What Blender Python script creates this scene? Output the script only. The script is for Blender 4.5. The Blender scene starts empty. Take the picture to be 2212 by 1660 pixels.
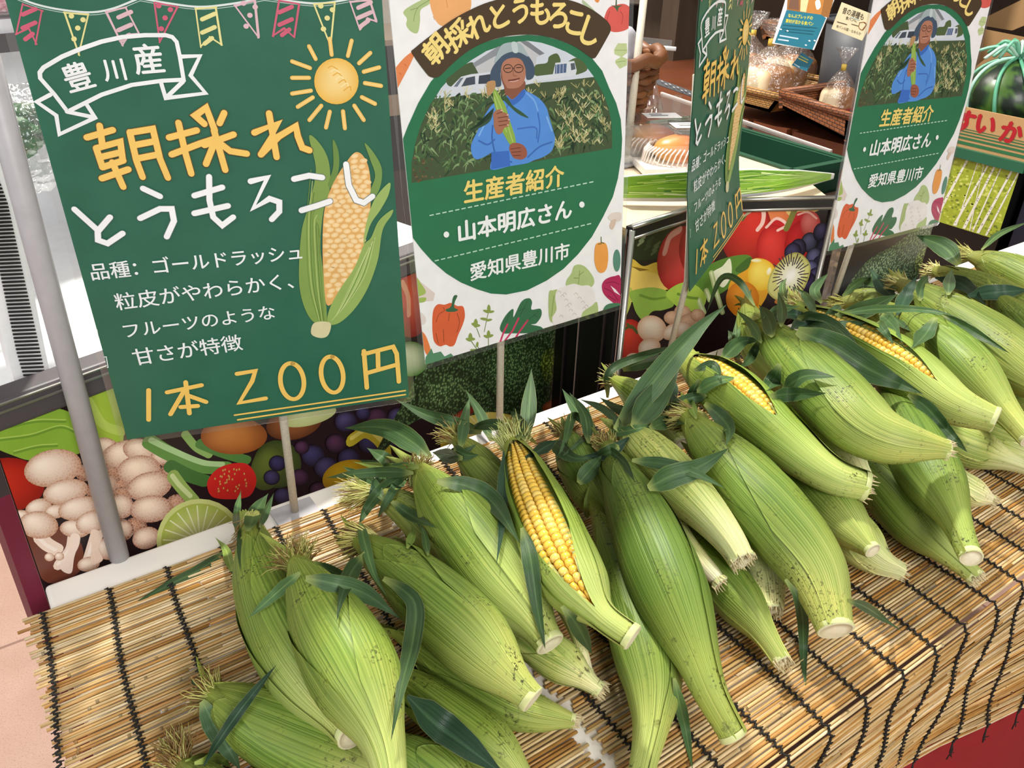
import bpy, bmesh, math, random
import numpy as np
from mathutils import Vector, Matrix, noise as mnoise
from mathutils.bvhtree import BVHTree

# ---------------------------------------------------------------- camera
SC = bpy.context.scene
COL = SC.collection
W, H, F = 2212.0, 1660.0, 1800.0
CAM = np.array([0.0, 0.0, 1.27])          # eye 1.27 m up, table top at 0.72 m
TABLE = 0.72
RW = np.array([[0.8220033, -0.26670657, 0.50316815],
               [-0.56885314, -0.42607941, 0.7034646],
               [0.02677096, -0.864479, -0.50195555]])   # rows: world axes in camera axes (right, down, forward)
cam_data = bpy.data.cameras.new('camera')
cam_data.sensor_fit = 'HORIZONTAL'; cam_data.sensor_width = 36.0
cam_data.lens = 36.0 * F / W
cam_data.clip_start = 0.02; cam_data.clip_end = 60
cam = bpy.data.objects.new('camera', cam_data); COL.objects.link(cam)
cm = Matrix.Identity(4)
for i in range(3):
    cm[i][0] = RW[i][0]; cm[i][1] = -RW[i][1]; cm[i][2] = -RW[i][2]; cm[i][3] = CAM[i]
cam.matrix_world = cm
SC.camera = cam

# ---------------------------------------------------------------- light and exposure
SC.view_settings.view_transform = 'Standard'
SC.view_settings.look = 'None'
SC.view_settings.gamma = 1.0
SC.view_settings.use_curve_mapping = False
SC.view_settings.exposure = 0.0
world = bpy.data.worlds.new('store_light'); SC.world = world; world.use_nodes = True
wn = world.node_tree.nodes; bg = wn['Background']
bg.inputs[0].default_value = (1.0, 0.97, 0.93, 1); bg.inputs[1].default_value = 0.29

def area(name, loc, target, size, power, col=(1, 1, 1), sy=None):
    d = bpy.data.lights.new(name, 'AREA'); d.energy = power; d.color = col
    d.shape = 'RECTANGLE'; d.size = size; d.size_y = sy or size
    o = bpy.data.objects.new(name, d); COL.objects.link(o); o.location = loc
    o.rotation_euler = (Vector(target) - Vector(loc)).to_track_quat('-Z', 'Y').to_euler()
    return o
area('ceiling_spot', (0.75, 2.15, 3.15), (0.55, 0.4, 0.75), 0.16, 125, (1.0, 0.96, 0.88))
area('ceiling_panel', (-0.2, -2.1, 2.5), (0.5, 0.7, 1.05), 1.3, 80, (1.0, 0.98, 0.96))
area('ceiling_panel', (2.0, 0.3, 3.1), (0.9, 0.5, 0.72), 0.7, 17, (1.0, 0.97, 0.92))
area('ceiling_panel', (1.6, 1.9, 3.1), (1.7, 1.5, 0.9), 0.6, 14, (1.0, 0.9, 0.76))
area('back_fill_light', (1.3, 3.0, 3.0), (1.6, 2.6, 0.8), 0.8, 34, (1.0, 0.93, 0.82))  # fill lamp added to brighten the shelves and boards at the back
area('daylight', (-2.2, 0.8, 2.0), (0.2, 0.7, 0.9), 1.4, 20, (0.9, 0.95, 1.0))

# ---------------------------------------------------------------- helpers
def lin(h):
    h = h.lstrip('#'); out = []
    for i in (0, 2, 4):
        c = int(h[i:i + 2], 16) / 255
        out.append(c / 12.92 if c <= 0.04045 else ((c + 0.055) / 1.055) ** 2.4)
    return np.array(out)

def ray(p):
    r = RW @ np.array([p[0] - W / 2, p[1] - H / 2, F]); return r / np.linalg.norm(r)
def onz(p, z):
    r = ray(p); return CAM + r * ((z - CAM[2]) / r[2])
def ony(p, y):
    r = ray(p); return CAM + r * (y / r[1])
def onx(p, x):
    r = ray(p); return CAM + r * (x / r[0])
def onplane(p, P0, n):
    r = ray(p); return CAM + r * (np.dot(np.asarray(P0) - CAM, n) / np.dot(r, n))
def depth(P):
    return float((np.asarray(P) - CAM) @ RW[:, 2])
def ondist(p, d):
    r = ray(p); return CAM + r * (d / float(r @ RW[:, 2]))

def tag(o, label=None, cat=None, group=None, kind=None):
    if label: o['label'] = label
    if cat: o['category'] = cat
    if group: o['group'] = group
    if kind: o['kind'] = kind
    return o
def thing(name, loc, label, cat, group=None):
    o = bpy.data.objects.new(name, None); COL.objects.link(o)
    o.empty_display_size = 0.05; o.location = [float(v) for v in loc]
    return tag(o, label, cat, group)

def mobj(name, V, Fc, mat, parent=None, cols=None, uv=None, smooth=True):
    V = np.asarray(V, float)
    if parent is not None:
        V = V - np.array(parent_loc(parent))
    me = bpy.data.meshes.new(name)
    me.from_pydata(V.tolist(), [], [list(map(int, f)) for f in Fc])
    me.update()
    if cols is not None:
        c = np.ones((len(V), 4), np.float32); c[:, :3] = cols
        a = me.color_attributes.new('Col', 'FLOAT_COLOR', 'POINT')
        a.data.foreach_set('color', c.ravel())
    if uv is not None:
        li = np.empty(len(me.loops), np.int32); me.loops.foreach_get('vertex_index', li)
        ul = me.uv_layers.new(name='UVMap')
        ul.data.foreach_set('uv', np.asarray(uv, np.float32)[li].ravel())
    if smooth:
        me.polygons.foreach_set('use_smooth', [True] * len(me.polygons))
    if isinstance(mat, (list, tuple)):
        for m in mat: me.materials.append(m)
    else:
        me.materials.append(mat)
    o = bpy.data.objects.new(name, me); COL.objects.link(o)
    if parent is not None: o.parent = parent
    return o
def parent_loc(p):
    l = np.array(p.location)
    while p.parent is not None:
        p = p.parent; l = l + np.array(p.location)
    return l

class MB:
    """collects shapes into one mesh"""
    def __init__(s): s.v = []; s.f = []; s.c = []; s.u = []
    def add(s, V, Fc, col=(1, 1, 1), uv=None):
        k = len(s.v); V = [tuple(map(float, p)) for p in V]
        s.v += V; s.f += [[i + k for i in f] for f in Fc]
        col = np.asarray(col, float)
        s.c += [tuple(col)] * len(V) if col.ndim == 1 else [tuple(c) for c in col]
        s.u += [(0, 0)] * len(V) if uv is None else [tuple(map(float, q)) for q in uv]
        return s
    def box(s, lo, hi, col=(1, 1, 1), M=None):
        x0, y0, z0 = lo; x1, y1, z1 = hi
        V = np.array([(x, y, z) for x in (x0, x1) for y in (y0, y1) for z in (z0, z1)], float)
        if M is not None: V = M(V)
        return s.add(V, [(0, 1, 3, 2), (4, 6, 7, 5), (0, 4, 5, 1), (2, 3, 7, 6), (0, 2, 6, 4), (1, 5, 7, 3)], col)
    def prism(s, poly, d, col=(1, 1, 1)):
        """poly: 3-D outline, d: extrusion vector"""
        P = np.asarray(poly, float); n = len(P)
        V = np.vstack([P, P + np.asarray(d)])
        Fc = [list(range(n)), list(range(2 * n - 1, n - 1, -1))] + [(i, i + n, (i + 1) % n + n, (i + 1) % n) for i in range(n)]
        return s.add(V, Fc, col)
    def tube(s, pts, r, n=6, col=(1, 1, 1), cap=True, uv0=0.0):
        P = np.asarray(pts, float); m = len(P)
        r = np.full(m, r) if np.isscalar(r) else np.asarray(r, float)
        T = np.gradient(P, axis=0); T /= np.linalg.norm(T, axis=1)[:, None] + 1e-12
        a = np.array([0, 0, 1.0]) if abs(T[0][2]) < 0.9 else np.array([1.0, 0, 0])
        V = []; U = []
        L = np.concatenate([[0], np.cumsum(np.linalg.norm(np.diff(P, axis=0), axis=1))])
        for i in range(m):
            a = a - T[i] * (a @ T[i]); a /= np.linalg.norm(a) + 1e-12; b = np.cross(T[i], a)
            for k in range(n):
                t = 2 * math.pi * k / n
                V.append(P[i] + r[i] * (a * math.cos(t) + b * math.sin(t))); U.append((uv0 + L[i], k / n))
        Fc = [(i * n + k, i * n + (k + 1) % n, (i + 1) * n + (k + 1) % n, (i + 1) * n + k) for i in range(m - 1) for k in range(n)]
        if cap: Fc += [list(range(n - 1, -1, -1)), list(range((m - 1) * n, m * n))]
        col = np.asarray(col, float)
        if col.ndim == 2 and len(col) == m: col = np.repeat(col, n, axis=0)
        return s.add(V, Fc, col, U)
    def grid(s, G, col=(1, 1, 1), uv=None):
        G = np.asarray(G, float); a, b = G.shape[:2]
        Fc = [(i * b + j, i * b + j + 1, (i + 1) * b + j + 1, (i + 1) * b + j) for i in range(a - 1) for j in range(b - 1)]
        col = np.asarray(col, float)
        if col.ndim == 3: col = col.reshape(-1, 3)
        if uv is not None: uv = np.asarray(uv).reshape(-1, 2)
        return s.add(G.reshape(-1, 3), Fc, col, uv)
    def build(s, name, mat, parent=None, smooth=False):
        return mobj(name, s.v, s.f, mat, parent, np.array(s.c), np.array(s.u), smooth)

def crom(pts, n):
    """smooth curve through pts, n samples evenly spaced by length"""
    P = np.asarray(pts, float)
    if len(P) == 2: return P[0] + (P[1] - P[0]) * np.linspace(0, 1, n)[:, None]
    Q = np.vstack([2 * P[0] - P[1], P, 2 * P[-1] - P[-2]]); out = []
    for i in range(1, len(Q) - 2):
        p0, p1, p2, p3 = Q[i - 1:i + 3]
        for t in np.linspace(0, 1, 24, endpoint=False):
            out.append(0.5 * (2 * p1 + (p2 - p0) * t + (2 * p0 - 5 * p1 + 4 * p2 - p3) * t * t + (3 * p1 - p0 - 3 * p2 + p3) * t ** 3))
    out.append(P[-1]); out = np.array(out)
    L = np.concatenate([[0], np.cumsum(np.linalg.norm(np.diff(out, axis=0), axis=1))])
    q = np.linspace(0, L[-1], n)
    return np.stack([np.interp(q, L, out[:, k]) for k in range(out.shape[1])], 1)
# ---------------------------------------------------------------- materials
def newmat(name):
    m = bpy.data.materials.new(name); m.use_nodes = True
    nt = m.node_tree; b = nt.nodes['Principled BSDF']
    return m, nt, b
def nd(nt, typ, **kw):
    n = nt.nodes.new(typ)
    for k, v in kw.items(): setattr(n, k, v)
    return n
def val(nt, a, b, op):
    n = nd(nt, 'ShaderNodeMath', operation=op)
    for i, x in enumerate((a, b)):
        if isinstance(x, (int, float)): n.inputs[i].default_value = x
        elif x is not None: nt.links.new(x, n.inputs[i])
    return n.outputs[0]
def ramp(nt, fac, stops):
    n = nd(nt, 'ShaderNodeValToRGB'); e = n.color_ramp.elements
    while len(e) < len(stops): e.new(0.5)
    for i, (p, c) in enumerate(stops):
        e[i].position = p; e[i].color = (c, c, c, 1) if isinstance(c, (int, float)) else tuple(c) + (1,)
    nt.links.new(fac, n.inputs[0]); return n.outputs[0]
def mixc(nt, fac, a, b, mode='MIX'):
    n = nd(nt, 'ShaderNodeMix', data_type='RGBA', blend_type=mode)
    for k, x in ((0, fac), (6, a), (7, b)):
        if isinstance(x, (int, float)): n.inputs[k].default_value = x
        elif hasattr(x, 'is_linked'): nt.links.new(x, n.inputs[k])
        else: n.inputs[k].default_value = tuple(x) + (1,)
    return n.outputs[2]
def noise_tex(nt, vec, scale, detail=3, rough=0.5):
    n = nd(nt, 'ShaderNodeTexNoise'); n.inputs['Scale'].default_value = scale
    n.inputs['Detail'].default_value = detail; n.inputs['Roughness'].default_value = rough
    if vec is not None: nt.links.new(vec, n.inputs['Vector'])
    return n.outputs['Fac']
def mapped(nt, vec, sc=(1, 1, 1), loc=(0, 0, 0)):
    n = nd(nt, 'ShaderNodeMapping'); n.inputs['Scale'].default_value = sc; n.inputs['Location'].default_value = loc
    nt.links.new(vec, n.inputs['Vector']); return n.outputs[0]
def tc(nt, which): return nd(nt, 'ShaderNodeTexCoord').outputs[which]
def colattr(nt): return nd(nt, 'ShaderNodeVertexColor', layer_name='Col').outputs[0]
def bump(nt, b, h, strength, dist):
    n = nd(nt, 'ShaderNodeBump'); n.inputs['Strength'].default_value = strength; n.inputs['Distance'].default_value = dist
    nt.links.new(h, n.inputs['Height']); nt.links.new(n.outputs[0], b.inputs['Normal'])
def plain(name, hexc, rough=0.5, metal=0.0, vary=0.12, scale=25, spec=0.5, bumpd=0.0):
    m, nt, b = newmat(name)
    c = lin(hexc); f = noise_tex(nt, tc(nt, 'Object'), scale, 4)
    nt.links.new(mixc(nt, f, tuple(c * (1 - vary)), tuple(np.minimum(c * (1 + vary), 1))), b.inputs['Base Color'])
    b.inputs['Roughness'].default_value = rough; b.inputs['Metallic'].default_value = metal
    b.inputs['Specular IOR Level'].default_value = spec
    if bumpd: bump(nt, b, f, 0.6, bumpd)
    return m
def colmat(name, rough=0.45, spec=0.5, coat=0.0, tex=None):
    """base colour from the painted colour of each shape, with an optional procedural texture"""
    m, nt, b = newmat(name); c = colattr(nt); ob = tc(nt, 'Object')
    if tex: c = tex(nt, b, c, ob)
    else: c = mixc(nt, 1.0, c, ramp(nt, noise_tex(nt, ob, 60, 3), [(0.3, 0.93), (0.7, 1.0)]), 'MULTIPLY')
    nt.links.new(c, b.inputs['Base Color'])
    b.inputs['Roughness'].default_value = rough; b.inputs['Specular IOR Level'].default_value = spec
    b.inputs['Coat Weight'].default_value = coat; b.inputs['Coat Roughness'].default_value = 0.08
    return m
def glassy(name, alpha=0.12, tint=(1, 1, 1), rough=0.08, ripple=0.0):
    """thin clear plastic film"""
    m, nt, b = newmat(name); nt.nodes.remove(b); out = nt.nodes['Material Output']
    t = nd(nt, 'ShaderNodeBsdfTransparent'); t.inputs[0].default_value = tuple(tint) + (1,)
    g = nd(nt, 'ShaderNodeBsdfGlossy'); g.inputs['Roughness'].default_value = rough
    d = nd(nt, 'ShaderNodeBsdfDiffuse'); d.inputs[0].default_value = (0.9, 0.9, 0.9, 1)
    fr = nd(nt, 'ShaderNodeLayerWeight'); fr.inputs[0].default_value = 0.35
    n = noise_tex(nt, tc(nt, 'Object'), 38, 3)
    if ripple:
        bp = nd(nt, 'ShaderNodeBump'); bp.inputs['Strength'].default_value = ripple; bp.inputs['Distance'].default_value = 0.02
        nt.links.new(n, bp.inputs['Height'])
        for q in (g, d, fr): nt.links.new(bp.outputs[0], q.inputs['Normal'])
    m1 = nd(nt, 'ShaderNodeMixShader'); nt.links.new(val(nt, val(nt, fr.outputs['Facing'], 0.28, 'MULTIPLY'), alpha, 'ADD'), m1.inputs[0])
    nt.links.new(t.outputs[0], m1.inputs[1]); nt.links.new(g.outputs[0], m1.inputs[2])
    m2 = nd(nt, 'ShaderNodeMixShader'); m2.inputs[0].default_value = alpha * 0.35
    nt.links.new(m1.outputs[0], m2.inputs[1]); nt.links.new(d.outputs[0], m2.inputs[2])
    nt.links.new(m2.outputs[0], out.inputs[0]); return m

def husk_material():
    m, nt, b = newmat('corn_husk'); c = colattr(nt); uv = tc(nt, 'UV'); ob = tc(nt, 'Object')
    rnd = nd(nt, 'ShaderNodeObjectInfo').outputs['Random']
    fine = noise_tex(nt, mapped(nt, uv, (5200, 4, 1)), 1.0, 2)           # veins along the leaf
    wide = noise_tex(nt, mapped(nt, uv, (800, 2.6, 1)), 1.0, 3)
    vein = ramp(nt, fine, [(0.36, 0.0), (0.62, 1.0)])
    dark = mixc(nt, 1.0, c, (0.62, 0.70, 0.55), 'MULTIPLY')
    light = mixc(nt, 1.0, c, (1.36, 1.24, 1.36), 'MULTIPLY')
    base = mixc(nt, vein, dark, light)
    base = mixc(nt, ramp(nt, wide, [(0.35, 0.0), (0.7, 0.55)]), base, mixc(nt, 1.0, base, (0.66, 0.82, 0.62), 'MULTIPLY'))
    cloud = noise_tex(nt, ob, 26, 4)
    base = mixc(nt, ramp(nt, cloud, [(0.42, 0.0), (0.68, 0.55)]), base, mixc(nt, 1.0, base, (1.3, 1.12, 0.95), 'MULTIPLY'))
    # specks of soil and bruises
    d1 = noise_tex(nt, ob, 420, 2); d2 = noise_tex(nt, ob, 30, 3)
    sp = val(nt, ramp(nt, d1, [(0.57, 0.0), (0.65, 1.0)]), ramp(nt, d2, [(0.52, 0.0), (0.64, 1.0)]), 'MULTIPLY')
    base = mixc(nt, val(nt, sp, 0.85, 'MULTIPLY'), base, (0.035, 0.035, 0.012))
    d3 = noise_tex(nt, ob, 85, 6, 0.7); d4 = noise_tex(nt, ob, 13, 2)
    sp2 = val(nt, ramp(nt, d3, [(0.60, 0.0), (0.67, 1.0)]), ramp(nt, d4, [(0.50, 0.0), (0.60, 1.0)]), 'MULTIPLY')
    base = mixc(nt, val(nt, sp2, 0.8, 'MULTIPLY'), base, (0.03, 0.03, 0.012))
    nt.links.new(base, b.inputs['Base Color'])
    b.inputs['Roughness'].default_value = 0.46; b.inputs['Specular IOR Level'].default_value = 0.3
    h = val(nt, val(nt, fine, 0.6, 'MULTIPLY'), wide, 'ADD')
    bump(nt, b, h, 0.55, 0.0016)
    return m
def blade_material():
    m, nt, b = newmat('corn_leaf_blade'); c = colattr(nt); uv = tc(nt, 'UV'); ob = tc(nt, 'Object')
    fine = noise_tex(nt, mapped(nt, uv, (700, 4, 1)), 1.0, 2)
    base = mixc(nt, ramp(nt, fine, [(0.35, 0.0), (0.65, 1.0)]), mixc(nt, 1.0, c, (0.72, 0.75, 0.72), 'MULTIPLY'), mixc(nt, 1.0, c, (1.25, 1.22, 1.2), 'MULTIPLY'))
    base = mixc(nt, ramp(nt, noise_tex(nt, ob, 40, 3), [(0.45, 0.0), (0.7, 0.5)]), base, mixc(nt, 1.0, base, (1.35, 1.25, 1.0), 'MULTIPLY'))
    nt.links.new(base, b.inputs['Base Color'])
    b.inputs['Roughness'].default_value = 0.4; b.inputs['Specular IOR Level'].default_value = 0.35
    bump(nt, b, fine, 0.5, 0.0012)
    return m
def reed_material():
    m, nt, b = newmat('reed_cane'); c = colattr(nt); uv = tc(nt, 'UV'); ob = tc(nt, 'Object')
    g = noise_tex(nt, mapped(nt, uv, (14, 0.6, 1)), 1.0, 4, 0.65)
    base = mixc(nt, ramp(nt, g, [(0.36, 0.0), (0.66, 1.0)]), mixc(nt, 1.0, c, (0.72, 0.62, 0.45), 'MULTIPLY'), mixc(nt, 1.0, c, (1.14, 1.12, 1.1), 'MULTIPLY'))
    f = noise_tex(nt, mapped(nt, ob, (60, 900, 900)), 1.0, 2)
    base = mixc(nt, ramp(nt, f, [(0.4, 0.0), (0.75, 0.45)]), base, mixc(nt, 1.0, base, (0.55, 0.42, 0.3), 'MULTIPLY'))
    nt.links.new(base, b.inputs['Base Color']); b.inputs['Roughness'].default_value = 0.38
    return m
def mushroom_tex(nt, b, c, ob):
    v = nd(nt, 'ShaderNodeTexVoronoi', feature='DISTANCE_TO_EDGE'); v.inputs['Scale'].default_value = 380
    nt.links.new(ob, v.inputs['Vector'])
    return mixc(nt, ramp(nt, v.outputs['Distance'], [(0.04, 0.5), (0.22, 0.0)]), c, mixc(nt, 0.5, c, (0.95, 0.8, 0.68)))
def floret_tex(nt, b, c, ob):
    v = nd(nt, 'ShaderNodeTexVoronoi'); v.inputs['Scale'].default_value = 240
    nt.links.new(ob, v.inputs['Vector'])
    return mixc(nt, ramp(nt, v.outputs['Distance'], [(0.1, 0.0), (0.55, 1.0)]), mixc(nt, 1.0, c, (2.3, 2.3, 2.0), 'MULTIPLY'), mixc(nt, 1.0, c, (0.25, 0.3, 0.22), 'MULTIPLY'))
def streak_tex(nt, b, c, ob):
    f = noise_tex(nt, mapped(nt, ob, (9, 9, 160)), 1.0, 3)
    return mixc(nt, f, mixc(nt, 1.0, c, (0.35, 0.5, 0.3), 'MULTIPLY'), mixc(nt, 1.0, c, (1.5, 1.4, 1.3), 'MULTIPLY'))
def chalk_tex(nt, b, c, ob):
    f = noise_tex(nt, ob, 26, 5, 0.6)
    return mixc(nt, f, mixc(nt, 1.0, c, (0.8, 0.83, 0.82), 'MULTIPLY'), mixc(nt, 1.0, c, (1.25, 1.2, 1.2), 'MULTIPLY'))
def wicker_mat(name, hexc, sx, sz):
    m, nt, b = newmat(name); c = lin(hexc); uv = tc(nt, 'UV')
    w = nd(nt, 'ShaderNodeTexBrick'); w.inputs['Scale'].default_value = 1.0
    w.inputs['Brick Width'].default_value = sx; w.inputs['Row Height'].default_value = sz; w.inputs['Mortar Size'].default_value = sz * 0.16
    w.inputs['Color1'].default_value = tuple(c) + (1,); w.inputs['Color2'].default_value = tuple(c * 0.72) + (1,); w.inputs['Mortar'].default_value = tuple(c * 0.18) + (1,)
    w.inputs['Mortar Smooth'].default_value = 0.6
    nt.links.new(uv, w.inputs['Vector'])
    n = noise_tex(nt, uv, 60, 3)
    nt.links.new(mixc(nt, n, w.outputs['Color'], mixc(nt, 1.0, w.outputs['Color'], (1.4, 1.35, 1.2), 'MULTIPLY')), b.inputs['Base Color'])
    b.inputs['Roughness'].default_value = 0.55
    bump(nt, b, val(nt, 1.0, w.outputs['Fac'], 'SUBTRACT'), 1.0, 0.004)
    return m
def wood_mat(name, hexc, ax=(3, 3, 60), rough=0.5):
    m, nt, b = newmat(name); c = lin(hexc)
    f = noise_tex(nt, mapped(nt, tc(nt, 'Object'), ax), 1.0, 5, 0.6)
    nt.links.new(mixc(nt, f, tuple(c * 0.6), tuple(c * 1.35)), b.inputs['Base Color']); b.inputs['Roughness'].default_value = rough
    return m
def stone_floor():
    m, nt, b = newmat('pink_stone_tile'); ob = tc(nt, 'Object')
    n1 = noise_tex(nt, ob, 9, 5); n2 = noise_tex(nt, ob, 420, 2)
    c = mixc(nt, n1, tuple(lin('A58372')), tuple(lin('BF9F90')))
    c = mixc(nt, ramp(nt, n2, [(0.55, 0.0), (0.72, 0.6)]), c, tuple(lin('7E5A4C')))
    w = nd(nt, 'ShaderNodeTexBrick'); w.offset = 0.0; w.inputs['Scale'].default_value = 1.0
    w.inputs['Brick Width'].default_value = 0.6; w.inputs['Row Height'].default_value = 0.6; w.inputs['Mortar Size'].default_value = 0.0035
    w.inputs['Color1'].default_value = (0, 0, 0, 1); w.inputs['Color2'].default_value = (0, 0, 0, 1); w.inputs['Mortar'].default_value = (1, 1, 1, 1)
    nt.links.new(mapped(nt, ob, (1, 1, 1), (0.21, 0.33, 0)), w.inputs['Vector'])
    c = mixc(nt, w.outputs['Color'], c, tuple(lin('8A6A5E')))
    nt.links.new(c, b.inputs['Base Color']); b.inputs['Roughness'].default_value = 0.5
    return m

M_HUSK = husk_material(); M_BLADE = blade_material(); M_REED = reed_material()
M_SILK = colmat('corn_silk', 0.45); M_STUB = colmat('cut_stalk', 0.6)
M_PRINT = colmat('glossy_print', 0.34, 0.45, 0.1)
M_BOARD = colmat('chalkboard_print', 0.3, 0.45, 0.12, chalk_tex)
M_PMUSH = colmat('mushroom_print', 0.34, 0.45, 0.1, mushroom_tex)
M_PFLOR = colmat('floret_print', 0.36, 0.4, 0.05, floret_tex)
M_PLEAF = colmat('leaf_strip_print', 0.3, 0.5, 0.2, streak_tex)
M_PAINT = colmat('painted_surface', 0.5)
M_CORD = plain('black_cord', '17130F', 0.8)
M_WHITE = plain('white_tray', 'F4EFE6', 0.45, vary=0.03)
M_RED = plain('red_cloth', '8E0812', 0.8, vary=0.1)
M_GREYM = plain('grey_painted_metal', 'B2AFB2', 0.45, 0.0, scale=90)
M_STEEL = plain('brushed_steel', 'B5B2AC', 0.3, 0.9)
M_STICK = plain('speckled_stick', 'BDB5A4', 0.5, vary=0.25, scale=500)
M_BLACK = plain('black_board', '141212', 0.35)
M_FILM = glassy('clear_film', 0.05)
M_BAG = glassy('crinkled_bag', 0.16, (1, 1, 1), 0.1, 1.0)
M_ACRYL = glassy('clear_acrylic', 0.10, (0.97, 0.98, 0.98), 0.05)

def kernel_material():
    m, nt, b = newmat('corn_kernel'); c = colattr(nt)
    nt.links.new(c, b.inputs['Base Color']); b.inputs['Roughness'].default_value = 0.22
    b.inputs['Subsurface Weight'].default_value = 0.25; b.inputs['Subsurface Radius'].default_value = (0.006, 0.004, 0.001); b.inputs['Subsurface Scale'].default_value = 0.6
    b.inputs['Specular IOR Level'].default_value = 0.5
    bump(nt, b, noise_tex(nt, tc(nt, 'Object'), 160, 2), 0.15, 0.001)
    return m
M_KERNEL = kernel_material()
# ---------------------------------------------------------------- the setting
rng = random.Random(7)
def struct(name, mb, mat):
    return tag(mb.build(name, mat), kind='structure')
b = MB(); b.box((-3.2, -1.6, -0.05), (4.2, 4.2, 0.0)); fl = struct('floor', b, stone_floor())
M_WALL = wood_mat('dark_wall_boards', '4A3A30', (40, 40, 2.2)); M_CREAM = plain('cream_wall', 'CFC6B8', 0.7)
b = MB(); b.box((-3.2, 4.1, 0.0), (4.2, 4.2, 3.3)); struct('wall_back', b, M_CREAM)
b = MB(); b.box((3.9, -1.6, 0.0), (4.0, 4.1, 3.3)); struct('wall_right', b, M_WALL)

# table: white tray top on a body, red cloth in front
TX0, TX1, TY0, TY1 = -0.0176, 1.95, 0.206, 0.697
tbl = thing('display_table', (0.9, 0.45, 0), 'white topped display table carrying the corn and the sign stands', 'table')
b = MB(); b.box((TX0, TY0 + 0.012, TABLE - 0.022), (TX1, TY1, TABLE)); top = b.build('tabletop', M_WHITE, tbl)
mod = top.modifiers.new('edge', 'BEVEL'); mod.width = 0.004; mod.segments = 3
for sx in (0.06, 1.85):
    for sy in (0.3, 0.62):
        b = MB(); b.box((sx, sy, 0), (sx + 0.035, sy + 0.035, TABLE - 0.022)); b.build('leg', M_GREYM, tbl)
# cloth with soft folds, hanging in front of the table
G = []
for x in np.linspace(0.02, 1.93, 120):
    G.append([(x, 0.2095 - max(0, x - 0.60) * 0.14 * min(1, (TABLE - z) / 0.19) + 0.004 * math.sin(x * 21) * min(1, (TABLE - z) / 0.19), z) for z in np.linspace(TABLE - 0.1, 0.10, 12)])
b = MB(); b.grid(np.array(G)); cl = b.build('red_cloth', M_RED, smooth=True)
so = cl.modifiers.new('thick', 'SOLIDIFY'); so.thickness = 0.003
tag(cl, 'plain red cloth hanging in front of the table below the reed mat', 'cloth')

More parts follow.
